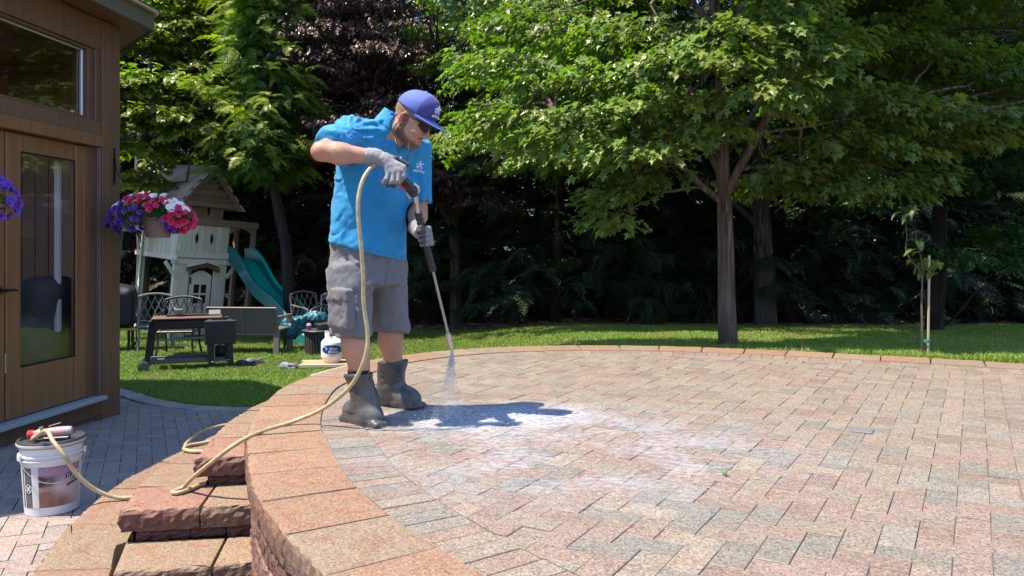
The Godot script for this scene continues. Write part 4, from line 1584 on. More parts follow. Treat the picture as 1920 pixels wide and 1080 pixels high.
func build_trees() -> void:
	var mp := [sprig("maple", 0.074, 11, 0.27), sprig("maple", 0.08, 12, 0.3), sprig("maple", 0.068, 11, 0.23)]
	var ov := [sprig("oval", 0.10, 8, 0.3), sprig("oval", 0.115, 7, 0.28)]
	var big := [sprig("oval", 0.115, 11, 0.42), sprig("oval", 0.125, 10, 0.4)]
	var pu := [sprig("thin", 0.085, 10, 0.3), sprig("thin", 0.075, 11, 0.28)]
	var sprays := [spray(0.42, 10, 0.1, 0.17), spray(0.5, 11, 0.16, 0.15)]
	# the maple behind the patio, its limbs as in the photograph
	var b := at(1366, 650, 8.2)
	b.y = ground_y(b.x, 8.2) - 0.05
	var trunk := [b, at(1362, 560, 8.2), at(1361, 470, 8.2), at(1358, 380, 8.2), at(1354, 290, 8.22), at(1352, 200, 8.25), at(1350, 90, 8.3), at(1330, -60, 8.3), at(1310, -260, 8.3), at(1300, -420, 8.3)]
	var limbs := [
		[[at(1357, 372, 8.2), at(1385, 318, 8.12), at(1418, 258, 8.0), at(1450, 200, 7.9), at(1478, 152, 7.8), at(1520, 70, 7.7), at(1556, 0, 7.6), at(1600, -120, 7.5)], 0.05, 0.02],
		[[at(1350, 376, 8.2), at(1318, 350, 8.0), at(1290, 322, 7.8), at(1240, 285, 7.7), at(1180, 250, 7.6), at(1110, 215, 7.6), at(1040, 205, 7.7)], 0.036, 0.01],
		[[at(1354, 330, 8.2), at(1335, 295, 8.25), at(1320, 240, 8.4), at(1300, 185, 8.6), at(1270, 100, 8.9), at(1220, 10, 9.2)], 0.042, 0.012],
		[[at(1420, 255, 8.0), at(1450, 245, 7.9), at(1500, 240, 7.8), at(1580, 225, 7.8), at(1690, 215, 7.9)], 0.02, 0.008],
		[[at(1354, 300, 8.2), at(1400, 230, 8.8), at(1480, 130, 9.5), at(1600, 60, 10.0)], 0.035, 0.012],
		[[at(1346, 60, 8.3), at(1250, -40, 8.0), at(1120, -90, 7.9), at(960, -100, 8.0)], 0.04, 0.012],
		[[at(1346, 60, 8.3), at(1480, -60, 8.4), at(1680, -120, 8.7), at(1850, -140, 8.8)], 0.04, 0.012],
	]
	var pads := []
	# lower tiers that the photo shows, sunlit on top
	for q in [[1120, 210, 7.7, .5], [1050, 250, 7.9, .5], [960, 215, 8.0, .5], [1190, 280, 7.6, .45], [1240, 190, 7.7, .5], [1290, 105, 7.4, .45], [1340, 120, 7.2, .42], [1400, 60, 7.3, .45], [1250, 55, 7.8, .5], [1500, 110, 7.2, .38], [1440, 170, 7.2, .42], [1530, 75, 7.4, .35], [1330, 235, 7.9, .45], [1260, 235, 7.8, .45], [1150, 140, 7.9, .5], [1060, 160, 8.2, .55], [950, 120, 8.3, .5], [1480, 20, 7.4, .45], [1600, 180, 7.9, .45], [1680, 205, 7.9, .5], [1560, 255, 7.9, .4], [1640, 270, 8.0, .45], [1500, 310, 8.0, .4], [1590, 340, 8.1, .4], [1690, 330, 8.1, .4], [1760, 250, 8.0, .45], [1830, 225, 7.9, .5], [1900, 215, 7.9, .45], [1160, 365, 7.9, .22], [1150, 410, 7.9, .2], [1220, 330, 8.1, .35], [1880, 140, 8.6, .5], [1760, 100, 8.8, .6], [1640, 80, 9.0, .6], [1120, 60, 8.4, .6], [1010, 40, 8.6, .6], [1440, 340, 8.6, .4]]:
		pads.append([at(q[0], q[1], q[2]), q[3], int(58 * q[3] / 0.5)])
	for k in 44:
		pads.append([at(rr(1330, 2000), rr(-520, 0), rr(8.0, 10.5)), rr(0.4, 0.6), 42])
	for k in 44:
		pads.append([at(rr(1480, 2300), rr(-400, 240), rr(8.8, 11.5)), rr(0.4, 0.65), 40])
	for k in 44:
		pads.append([at(rr(1150, 2000), rr(-700, -20), rr(10.2, 13.2)), rr(0.55, 0.8), 42])
	for k in 30:
		pads.append([at(rr(1340, 1760), rr(-640, -90), rr(7.9, 10.0)), rr(0.5, 0.75), 48])
	for k in 50:
		pads.append([at(rr(1230, 1880), rr(-440, -120), rr(7.2, 8.4)), rr(0.5, 0.7), 48])
	for k in 44:
		pads.append([at(rr(1420, 2080), rr(-520, -170), rr(6.6, 7.6)), rr(0.5, 0.7), 50])
	broadleaf("maple_tree", "spreading green maple growing right behind the patio, trunk forking low", b, trunk, [0.098, 0.03], limbs, pads, mp, M.leaf, M.bark, Color(0.21, 0.27, 0.075), 0.28)
	# second maple, further back, whose trunk stands just right of the first
	b = at(1436, 610, 15.2)
	b.y = ground_y(b.x, 15.2) - 0.05
	trunk = [b, at(1432, 500, 15.2), at(1428, 400, 15.2), at(1424, 280, 15.2), at(1420, 120, 15.2), at(1420, -100, 15.2), at(1420, -300, 15.2)]
	limbs = [[[at(1428, 430, 15.2), at(1395, 400, 15.0), at(1378, 385, 14.9), at(1330, 360, 14.6)], 0.07, 0.02], [[at(1424, 300, 15.2), at(1520, 200, 14.8), at(1640, 120, 14.4)], 0.09, 0.03], [[at(1424, 300, 15.2), at(1320, 190, 14.8), at(1200, 120, 14.4)], 0.09, 0.03]]
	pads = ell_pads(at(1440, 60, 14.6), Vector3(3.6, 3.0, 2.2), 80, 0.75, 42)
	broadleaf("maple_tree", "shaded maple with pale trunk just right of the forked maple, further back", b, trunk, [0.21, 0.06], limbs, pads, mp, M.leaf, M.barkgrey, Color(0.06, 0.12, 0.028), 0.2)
	# lit maple left of centre, beyond the lawn
	b = at(1040, 600, 16.6)
	b.y = ground_y(b.x, 16.6) - 0.05
	trunk = [b, at(1044, 500, 16.6), at(1050, 380, 16.4), at(1050, 250, 16.0), at(1045, 100, 15.8), at(1040, -150, 15.6), at(1040, -260, 15.6)]
	limbs = [[[at(1050, 300, 16.2), at(1120, 180, 15.0), at(1205, 60, 14.6)], 0.06, 0.02], [[at(1048, 280, 16.2), at(940, 200, 15.0), at(820, 140, 14.6)], 0.06, 0.02]]
	pads = []
	for k in 74:
		var u := rr(785, 1240)
		pads.append([at(u, rr(-160, 300) - 0.12 * absf(u - 990) + 30, rr(11.6, 16.0)), rr(0.45, 0.75), 52])
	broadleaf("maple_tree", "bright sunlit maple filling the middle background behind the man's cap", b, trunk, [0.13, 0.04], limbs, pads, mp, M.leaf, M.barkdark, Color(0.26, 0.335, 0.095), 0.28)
	# dark broadleaf tree at the right edge
	b = Vector3(6.6, ground_y(6.6, 12.6) - 0.05, -12.6)
	trunk = [b, b + Vector3(0.1, 2.0, 0), b + Vector3(0.0, 4.5, 0.2), b + Vector3(0, 7.5, 0)]
	pads = ell_pads(b + Vector3(0.4, 4.2, 0.4), Vector3(2.3, 3.2, 1.9), 70, 0.7, 40)
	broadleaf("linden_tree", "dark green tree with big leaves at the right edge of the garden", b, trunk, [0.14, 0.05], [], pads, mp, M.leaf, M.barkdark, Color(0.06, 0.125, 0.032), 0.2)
	# round-leaved tree behind the house corner, its top lit
	b = at(262, 640, 16.5)
	b.y = ground_y(b.x, 16.5) - 0.05
	trunk = [b, at(268, 480, 16.5), at(262, 300, 16.5), at(280, 150, 16.6), at(305, 20, 16.8), at(310, -120, 16.8)]
	limbs = [[[at(262, 320, 16.5), at(320, 250, 15.9), at(380, 210, 15.5), at(440, 190, 15.3)], 0.06, 0.02], [[at(268, 230, 16.5), at(320, 140, 16.2), at(360, 70, 16.2)], 0.05, 0.02], [[at(262, 330, 16.5), at(300, 345, 15.5), at(350, 340, 15.0)], 0.045, 0.015]]
	pads = []
	for q in [[250, 165, 9.9, .5], [320, 150, 9.9, .5], [400, 190, 10.1, .5], [300, 215, 9.8, .55], [380, 240, 9.9, .4], [250, 270, 9.9, .3], [420, 130, 10.4, .5], [340, 60, 10.4, .55], [270, 80, 10.2, .5], [420, 50, 10.6, .5], [250, 20, 10.4, .5], [330, -20, 10.6, .6], [240, 330, 10.0, .35], [290, 380, 10.6, .3], [360, 320, 11.4, .35], [230, 210, 9.8, .35], [240, 400, 10.2, .3], [330, 300, 11.0, .3]]:
		pads.append([at(q[0], q[1], q[2] * 1.5), q[3] * 1.5, int(78 * q[3] / 0.5)])
	for k in 16:
		pads.append([at(rr(180, 430), rr(-90, 20), rr(16.0, 18.0)), rr(0.6, 0.8), 44])
	broadleaf("redbud_tree", "round-leaved tree with yellow-green sunlit top beside the house corner", b, trunk, [0.15, 0.04], limbs, pads, big, M.leaf, M.barkgrey, Color(0.25, 0.30, 0.05), 0.25, 0.16)
	# copper-leaved tree behind the man, several stems
	b = at(856, 600, 16.8)
	b.y = ground_y(b.x, 16.8) - 0.05
	trunk = [b, at(854, 540, 16.8), at(852, 470, 16.8), at(850, 420, 16.8), at(866, 360, 16.6), at(880, 280, 16.4)]
	limbs = [[[at(850, 440, 16.8), at(835, 400, 16.6), at(815, 370, 16.4), at(760, 300, 15.9), at(690, 200, 15.3)], 0.08, 0.02], [[at(851, 430, 16.8), at(838, 350, 16.4), at(800, 250, 15.8), at(760, 60, 15.3), at(740, -80, 15.3)], 0.08, 0.02]]
	pads = []
	for k in 86:
		var u := rr(575, 760)
		pads.append([at(u, rr(-120, 300) + 0.1 * (u - 600), rr(14.6, 17.0)), rr(0.45, 0.75), 50])
	for k in 24:
		pads.append([at(rr(760, 930), rr(290, 400), rr(15.5, 17.0)), rr(0.4, 0.6), 42])
	broadleaf("copper_plum_tree", "copper-purple tree with forked stems behind the man", b, trunk, [0.14, 0.07], limbs, pads, pu, M.purple, M.barkgrey, Color(0.10, 0.053, 0.042), 0.4)
	# golden cypress with pale tips
	gold_cypress(at(548, 640, 14.9), sprays)
	# the wood behind: conifers, nearest row with bare brown lower branches
	var spots := []
	var x := -10.5
	while x < 13.5:
		spots.append(Vector2(x + rr(-0.35, 0.35), 16.9 + rr(-0.5, 0.7) + (2.0 if x < -2.0 else 0.0)))
		x += 1.55
	var row2 := []
	x = -15.0
	while x < 19.0:
		row2.append(Vector2(x, 20.8 + rr(-0.6, 0.8)))
		x += 2.0
	for r in 2:
		var row: Array = spots if r == 0 else row2
		var words := []
		for p in row:
			words.append(where_words(960.0 + p.x * FOCAL / p.y))
		for k in row.size():
			var p: Vector2 = row[k]
			var w: String = words[k]
			# neighbours that share a landmark are told apart by their order
			if words.count(w) == 2:
				w += ", left of two" if words.find(w) == k else ", right of two"
			elif words.count(w) > 2:
				w += ", %s of three" % ["left", "middle", "right"][mini(k - words.find(w), 2)]
			if r == 0:
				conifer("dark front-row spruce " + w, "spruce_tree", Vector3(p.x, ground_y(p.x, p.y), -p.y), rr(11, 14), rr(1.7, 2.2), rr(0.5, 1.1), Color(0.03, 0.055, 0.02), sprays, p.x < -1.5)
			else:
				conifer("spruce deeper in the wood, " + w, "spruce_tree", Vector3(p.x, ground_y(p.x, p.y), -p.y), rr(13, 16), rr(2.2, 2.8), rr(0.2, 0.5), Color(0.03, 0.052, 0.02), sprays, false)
	# what lies deeper still reads as one mass
	var xs := []
	var cs := []
	for k in 7600:
		var px := rr(-24, 28)
		var pz := rr(22.5, 27.0)
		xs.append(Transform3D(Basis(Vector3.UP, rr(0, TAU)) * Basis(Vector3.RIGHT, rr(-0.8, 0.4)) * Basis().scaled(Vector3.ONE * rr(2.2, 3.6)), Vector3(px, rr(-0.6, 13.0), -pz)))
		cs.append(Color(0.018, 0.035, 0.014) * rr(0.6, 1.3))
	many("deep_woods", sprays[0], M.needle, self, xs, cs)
	# a thicket of dry twigs and shrubs low down in the front of the wood
	var sh := MB.new()
	for k in 16:
		var o := Vector3(rr(-0.3, 0.3), 0, rr(-0.2, 0.2))
		var e := o + Vector3(rr(-0.5, 0.5), rr(0.3, 1.1), rr(-0.4, 0.4))
		sh.col = Color(0.13, 0.085, 0.055) * rr(0.4, 1.4)
		sh.tube(wiggle(o, e, 0.05, 0.25, 4), [0.008, 0.006, 0.005, 0.004, 0.002], 4, false)
	xs = []
	cs = []
	for k in 110:
		var px := rr(-9.5, 12)
		var pz := forest_edge(px) + rr(0.6, 2.6)
		xs.append(Transform3D(Basis(Vector3.UP, rr(0, TAU)).scaled(Vector3.ONE * rr(0.6, 1.3)), Vector3(px, ground_y(px, pz), -pz)))
		cs.append(Color.WHITE * rr(0.3, 0.8))
	many("undergrowth_twigs", sh.mesh(), M.tint, self, xs, cs)
	xs = []
	cs = []
	for k in 3200:
		var px := rr(-9.5, 12)
		var pz := forest_edge(px) + rr(0.9, 3.4)
		var hy: float = pow(rng.randf(), 1.3) * 2.3
		xs.append(Transform3D(Basis(Vector3.UP, rr(0, TAU)) * Basis(Vector3.RIGHT, rr(-0.4, 0.7)), Vector3(px, ground_y(px, pz) + hy, -pz)))
		cs.append(Color(0.04, 0.075, 0.022) * rr(0.6, 1.5))
	many("undergrowth_leaves", ov[0], M.leaf, self, xs, cs)


func where_words(u: float) -> String:
	var names := [[-9999, "far left behind the house roof"], [-260, "behind the house roof"], [-60, "behind the house door"], [80, "behind the house corner"], [180, "behind the round-leaved tree at the house corner"], [300, "behind the playhouse"], [420, "behind the golden cypress"], [520, "above the turquoise slide"], [640, "behind the man's back"], [740, "behind the man's chest"], [790, "behind the man's left sleeve"], [840, "behind the lance handle"], [930, "just right of the copper tree's stems"], [1020, "left of the hanging maple spray"], [1130, "below the hanging maple spray"], [1230, "left of the forked maple trunk"], [1340, "behind the forked maple trunk"], [1460, "right of the pale maple trunk"], [1560, "left of the staked sapling"], [1680, "behind the staked sapling"], [1740, "just right of the staked sapling"], [1800, "right of the staked sapling"], [1900, "at the right edge"], [1990, "just beyond the right edge"], [2080, "beyond the right edge"], [2200, "far beyond the right edge"]]
	var out: String = names[0][1]
	for q in names:
		if u >= q[0]:
			out = q[1]
	return out


func gold_cypress(base: Vector3, sprays: Array) -> void:
	base.y = ground_y(base.x, -base.z) - 0.05
	var t := thing("golden_cypress", "green cypress with pale golden tips rising behind the playhouse and slide", "tree", base, 0.0, "trees round the garden")
	var tk := part("trunk", trunk_mesh([Vector3.ZERO, Vector3(-0.12, 1.8, 0), Vector3(-0.45, 3.4, 0), Vector3(-0.5, 9.8, 0)], [0.12, 0.1, 0.08, 0.02], 10), M.barkdark, t)
	var br := MB.new()
	var xs := [[], []]
	var cs := [[], []]
	var y := 3.2
	while y < 9.6:
		var R := 0.95 * (1.0 - pow((y - 2.0) / 8.0, 1.6)) + 0.2
		var a0 := rr(0, TAU)
		for k in 6:
			var a := a0 + TAU * k / 6.0 + rr(-0.3, 0.3)
			var o := Vector3(cos(a), 0, sin(a))
			var r := R * rr(0.6, 1.25)
			var tip := Vector3(-0.48, y + rr(-0.1, 0.2), 0) + o * r + Vector3(0, 0.1 * r, 0)
			var p := Vector3(-0.48, y - 0.15, 0)
			br.tube(wiggle(p, tip, 0.05, 0.06, 4), [0.018, 0.014, 0.01, 0.006, 0.003], 4, false)
			var cnt := maxi(3, int(r / 0.11))
			for j in cnt:
				var g := (j + 0.7) / cnt
				for i in 4:
					var q := p.lerp(tip, g) + Vector3(rr(-0.13, 0.13), rr(-0.12, 0.12), rr(-0.13, 0.13))
					var hd := o.rotated(Vector3.UP, rr(-1.1, 1.1))
					var bs := Basis.looking_at(hd + Vector3(0, rr(-0.7, 0.25), 0), Vector3.UP) * Basis(Vector3.BACK, rr(-0.6, 0.6))
					var w := rng.randi() % 2
					xs[w].append(Transform3D(bs.scaled(Vector3.ONE * rr(0.6, 1.0)), q))
					var tipness := clampf((g - 0.62) * 2.6, 0.0, 1.0) * clampf(0.75 + noise.get_noise_2d(a * 2.0, y * 1.3) * 1.4, 0.0, 1.0)
					cs[w].append(Color(0.15, 0.26, 0.05).lerp(Color(0.56, 0.56, 0.12), tipness) * rr(0.75, 1.2))
		y += 0.3
	part("branches", br.mesh(), M.barkdark, tk)
	for w in 2:
		many("crown" if w == 0 else "crown_001", sprays[w], M.leaf, t, xs[w], cs[w])


# ---------------------------------------------------------------- solid shapes joined smoothly, then skinned

class Field:
	var lo: Vector3
	var h: float
	var nx: int
	var ny: int
	var nz: int
	var d := PackedFloat32Array()

	func _init(a: Vector3, b: Vector3, cell: float) -> void:
		lo = a
		h = cell
		nx = int(ceil((b.x - a.x) / cell)) + 1
		ny = int(ceil((b.y - a.y) / cell)) + 1
		nz = int(ceil((b.z - a.z) / cell)) + 1
		d.resize(nx * ny * nz)
		d.fill(1.0)

	func _span(a: Vector3, b: Vector3, pad: float) -> PackedInt32Array:
		var m := Vector3.ONE * pad
		var p := (a.min(b) - m - lo) / h
		var q := (a.max(b) + m - lo) / h
		return PackedInt32Array([clampi(int(p.x), 0, nx - 1), clampi(int(q.x) + 1, 0, nx - 1), clampi(int(p.y), 0, ny - 1), clampi(int(q.y) + 1, 0, ny - 1), clampi(int(p.z), 0, nz - 1), clampi(int(q.z) + 1, 0, nz - 1)])

	func _mix(i: int, v: float, k: float, op: int) -> void:
		var o := d[i]
		if op == 0:
			if k > 0.0:
				var g := maxf(k - absf(o - v), 0.0) / k
				d[i] = minf(o, v) - g * g * k * 0.25
			else:
				d[i] = minf(o, v)
		else:
			v = -v
			if k > 0.0:
				var g := maxf(k - absf(o - v), 0.0) / k
				d[i] = maxf(o, v) + g * g * k * 0.25
			else:
				d[i] = maxf(o, v)

	# tapered rod from a to b; flat ends if asked
	func cone(a: Vector3, b: Vector3, ra: float, rb: float, k := 0.0, op := 0, flat := false) -> void:
		var s := _span(a, b, maxf(ra, rb) + k + 3.0 * h)
		var ab := b - a
		var l2 := ab.length_squared()
		var l := sqrt(l2)
		for z in range(s[4], s[5] + 1):
			for y in range(s[2], s[3] + 1):
				var i := (z * ny + y) * nx
				for x in range(s[0], s[1] + 1):
					var p := lo + Vector3(x, y, z) * h - a
					var t := p.dot(ab) / l2
					var tc := clampf(t, 0.0, 1.0)
					var v: float
					if flat:
						var r := (p - ab * t).length() - lerpf(ra, rb, tc)
						v = maxf(r, maxf(-t, t - 1.0) * l)
					else:
						v = (p - ab * tc).length() - lerpf(ra, rb, tc)
					_mix(i + x, v, k, op)

	func ell(c: Vector3, bs: Basis, r: Vector3, k := 0.0, op := 0) -> void:
		var m := maxf(r.x, maxf(r.y, r.z))
		var s := _span(c, c, m + k + 3.0 * h)
		var inv := bs.transposed()
		for z in range(s[4], s[5] + 1):
			for y in range(s[2], s[3] + 1):
				var i := (z * ny + y) * nx
				for x in range(s[0], s[1] + 1):
					var q := inv * (lo + Vector3(x, y, z) * h - c)
					var k0 := (q / r).length()
					var k1 := (q / (r * r)).length()
					var v := k0 * (k0 - 1.0) / maxf(k1, 0.0001)
					_mix(i + x, v, k, op)

	func rbox(c: Vector3, bs: Basis, hf: Vector3, rd: float, k := 0.0, op := 0) -> void:
		var s := _span(c, c, hf.length() + k + 3.0 * h)
		var inv := bs.transposed()
		var e := hf - Vector3.ONE * rd
		for z in range(s[4], s[5] + 1):
			for y in range(s[2], s[3] + 1):
				var i := (z * ny + y) * nx
				for x in range(s[0], s[1] + 1):
					var q := (inv * (lo + Vector3(x, y, z) * h - c)).abs() - e
					var v := Vector3(maxf(q.x, 0), maxf(q.y, 0), maxf(q.z, 0)).length() + minf(maxf(q.x, maxf(q.y, q.z)), 0.0) - rd
					_mix(i + x, v, k, op)

	# sections [y, centre, half width along R, half depth along F], from low to high
	func loft(secs: Array, R: Vector3, F: Vector3, k := 0.0, op := 0) -> void:
		var a := Vector3(1e9, 1e9, 1e9)
		var b := -a
		for q in secs:
			var m: float = maxf(q[2], q[3])
			a = a.min(q[1] - Vector3(m, 0, m))
			b = b.max(q[1] + Vector3(m, 0, m))
		var s := _span(a, b, k + 3.0 * h)
		var y0: float = secs[0][0]
		var y1: float = secs[secs.size() - 1][0]
		for y in range(s[2], s[3] + 1):
			var wy := lo.y + y * h
			var cy := clampf(wy, y0, y1)
			var j := 0
			while j < secs.size() - 2 and secs[j + 1][0] < cy:
				j += 1
			var f: float = (cy - secs[j][0]) / (secs[j + 1][0] - secs[j][0])
			f = f * f * (3.0 - 2.0 * f) * 0.5 + f * 0.5
			var c: Vector3 = (secs[j][1] as Vector3).lerp(secs[j + 1][1], f)
			var ra: float = lerpf(secs[j][2], secs[j + 1][2], f)
			var rb: float = lerpf(secs[j][3], secs[j + 1][3], f)
			var out := maxf(y0 - wy, wy - y1)
			for z in range(s[4], s[5] + 1):
				var i := (z * ny + y) * nx
				for x in range(s[0], s[1] + 1):
					var p := lo + Vector3(x, y, z) * h - c
					var u := p.dot(R)
					var w := p.dot(F)
					var k0 := sqrt(u * u / (ra * ra) + w * w / (rb * rb))
					var k1 := sqrt(u * u / pow(ra, 4) + w * w / pow(rb, 4))
					var v := k0 * (k0 - 1.0) / maxf(k1, 0.001)
					_mix(i + x, maxf(v, out), k, op)

	# keep what lies on the side of the plane that n points to
	func keep(p0: Vector3, n: Vector3) -> void:
		for z in nz:
			for y in ny:
				var i := (z * ny + y) * nx
				for x in nx:
					if d[i + x] < 0.1:
						d[i + x] = maxf(d[i + x], -(lo + Vector3(x, y, z) * h - p0).dot(n))

	# push the surface in and out
	func ripple(f: Callable) -> void:
		var lim := 3.0 * h + 0.01
		for z in nz:
			for y in ny:
				var i := (z * ny + y) * nx
				for x in nx:
					if absf(d[i + x]) < lim:
						d[i + x] -= f.call(lo + Vector3(x, y, z) * h)

	func skin(mb: MB, base: Vector3, colour: Callable) -> void:
		var idx := {}
		var verts := PackedVector3Array()
		var sx := 1
		var sy := nx
		var sz := nx * ny
		var offs := [0, sx, sy, sx + sy, sz, sx + sz, sy + sz, sx + sy + sz]
		var cor := [Vector3(0, 0, 0), Vector3(1, 0, 0), Vector3(0, 1, 0), Vector3(1, 1, 0), Vector3(0, 0, 1), Vector3(1, 0, 1), Vector3(0, 1, 1), Vector3(1, 1, 1)]
		var edges := [[0, 1], [2, 3], [4, 5], [6, 7], [0, 2], [1, 3], [4, 6], [5, 7], [0, 4], [1, 5], [2, 6], [3, 7]]
		var lim := 2.2 * h + 0.012
		for z in nz - 1:
			for y in ny - 1:
				var row := z * sz + y * sy
				for x in nx - 1:
					var i := row + x
					var d0 := d[i]
					if d0 > lim or d0 < -lim:
						continue
					var neg := 0
					for o in offs:
						if d[i + o] < 0.0:
							neg += 1
					if neg == 0 or neg == 8:
						continue
					var sum := Vector3.ZERO
					var cnt := 0
					for e in edges:
						var a := d[i + offs[e[0]]]
						var b := d[i + offs[e[1]]]
						if (a < 0.0) != (b < 0.0):
							sum += (cor[e[0]] as Vector3).lerp(cor[e[1]], a / (a - b))
							cnt += 1
					idx[i] = verts.size()
					verts.append(lo + (Vector3(x, y, z) + sum / cnt) * h)
		var tris := PackedInt32Array()
		for i in idx:
			var x: int = i % nx
			var y: int = (i / sy) % ny
			var z: int = i / sz
			var a := d[i] < 0.0
			for e in [[sx, sy, sz, y, z], [sy, sz, sx, z, x], [sz, sx, sy, x, y]]:
				if e[3] == 0 or e[4] == 0:
					continue
				var b: bool = d[i + e[0]] < 0.0
				if a == b:
					continue
				var q0: int = idx.get(i, -1)
				var q1: int = idx.get(i - e[1], -1)
				var q2: int = idx.get(i - e[1] - e[2], -1)
				var q3: int = idx.get(i - e[2], -1)
				if q0 < 0 or q1 < 0 or q2 < 0 or q3 < 0:
					continue
				if a:
					tris.append_array([q0, q2, q1, q0, q3, q2])
				else:
					tris.append_array([q0, q1, q2, q0, q2, q3])
		var nor := PackedVector3Array()
		nor.resize(verts.size())
		for t in range(0, tris.size(), 3):
			var A := verts[tris[t]]
			var n := (A - verts[tris[t + 2]]).cross(A - verts[tris[t + 1]])
			for j in 3:
				nor[tris[t + j]] += n
		var cols := PackedColorArray()
		for v in verts:
			cols.append(colour.call(v))
		for t in tris:
			mb.v.append(verts[t] - base)
			mb.n.append(nor[t].normalized())
			mb.c.append(cols[t])

	func mesh(base := Vector3.ZERO, colour = null) -> ArrayMesh:
		var mb := MB.new()
		skin(mb, base, colour if colour != null else func(_p): return Color.WHITE)
		return mb.mesh()


# ---------------------------------------------------------------- things on the lawn

func on_lawn(u: float, d: float) -> Vector3:
	var x := (u - 960.0) * d / FOCAL
	return Vector3(x, ground_y(x, d), -d)


func lattice_chair(label: String, pos: Vector3, turn: float, m: Material) -> void:
	var t := thing("patio_chair", label, "chair", pos, turn, "cast metal lattice chairs on the lawn")
	var w := 0.30
	var b := MB.new()
	b.box(put(Vector3(0, 0.40, 0)), Vector3(0.54, 0.035, 0.50), 0.012)
	for k in 5:
		b.bar(Vector3(-0.2 + 0.1 * k, 0.42, -0.22), Vector3(-0.2 + 0.1 * k, 0.42, 0.24), 0.03, 0.012)
	part("seat", b.mesh(), m, t)
	for q in [[-1, 1], [1, 1], [-1, -1], [1, -1]]:
		b = MB.new()
		var sx: float = q[0]
		if q[1] > 0:
			b.tube([Vector3(sx * 0.27, 0.62, 0.2), Vector3(sx * 0.265, 0.4, 0.23), Vector3(sx * 0.25, 0.2, 0.22), Vector3(sx * 0.28, 0.0, 0.27)], [0.016, 0.02, 0.016, 0.018], 8)
		else:
			b.tube([Vector3(sx * 0.26, 0.42, -0.22), Vector3(sx * 0.25, 0.2, -0.25), Vector3(sx * 0.27, 0.0, -0.34)], [0.02, 0.016, 0.018], 8)
		part("leg", b.mesh(), m, t)
	# the back: frame and crossing bars
	b = MB.new()
	var lean := 0.16
	var pt := func(x: float, y: float) -> Vector3: return Vector3(x, 0.42 + y, -0.23 - lean * y - 0.10 * (1.0 - x * x / 0.0784) * 0.4)
	var fr := []
	for k in 13:
		var x := -0.28 + 0.56 * k / 12.0
		fr.append(pt.call(x, 0.44 + 0.05 * (1.0 - x * x / 0.0784)))
	b.tube(fr, [0.019], 8)
	for sx in [-0.28, 0.28]:
		b.tube([pt.call(sx, 0.0), pt.call(sx, 0.2), pt.call(sx, 0.44)], [0.019], 8)
	b.tube([pt.call(-0.28, 0.04), pt.call(0.0, 0.04), pt.call(0.28, 0.04)], [0.014], 8)
	var f := part("backrest", b.mesh(), m, t)
	b = MB.new()
	for k in range(-3, 8):
		for s in [-1.0, 1.0]:
			var pts := []
			for j in 9:
				var y := 0.05 + 0.40 * j / 8.0
				var x: float = (-0.28 + 0.112 * k + 0.45 * (y - 0.05)) * s
				if absf(x) < 0.275:
					pts.append(pt.call(x, y))
			if pts.size() > 2:
				b.tube(pts, [0.0085], 5, false)
	part("lattice", b.mesh(), m, f)
	for sx in [-1.0, 1.0]:
		b = MB.new()
		b.tube(curve_points([Vector3(sx * 0.28, 0.68, -0.26), Vector3(sx * 0.30, 0.66, -0.05), Vector3(sx * 0.30, 0.64, 0.15), Vector3(sx * 0.29, 0.60, 0.24), Vector3(sx * 0.27, 0.55, 0.22)], 0.04), [0.018], 8)
		part("armrest", b.mesh(), m, t)


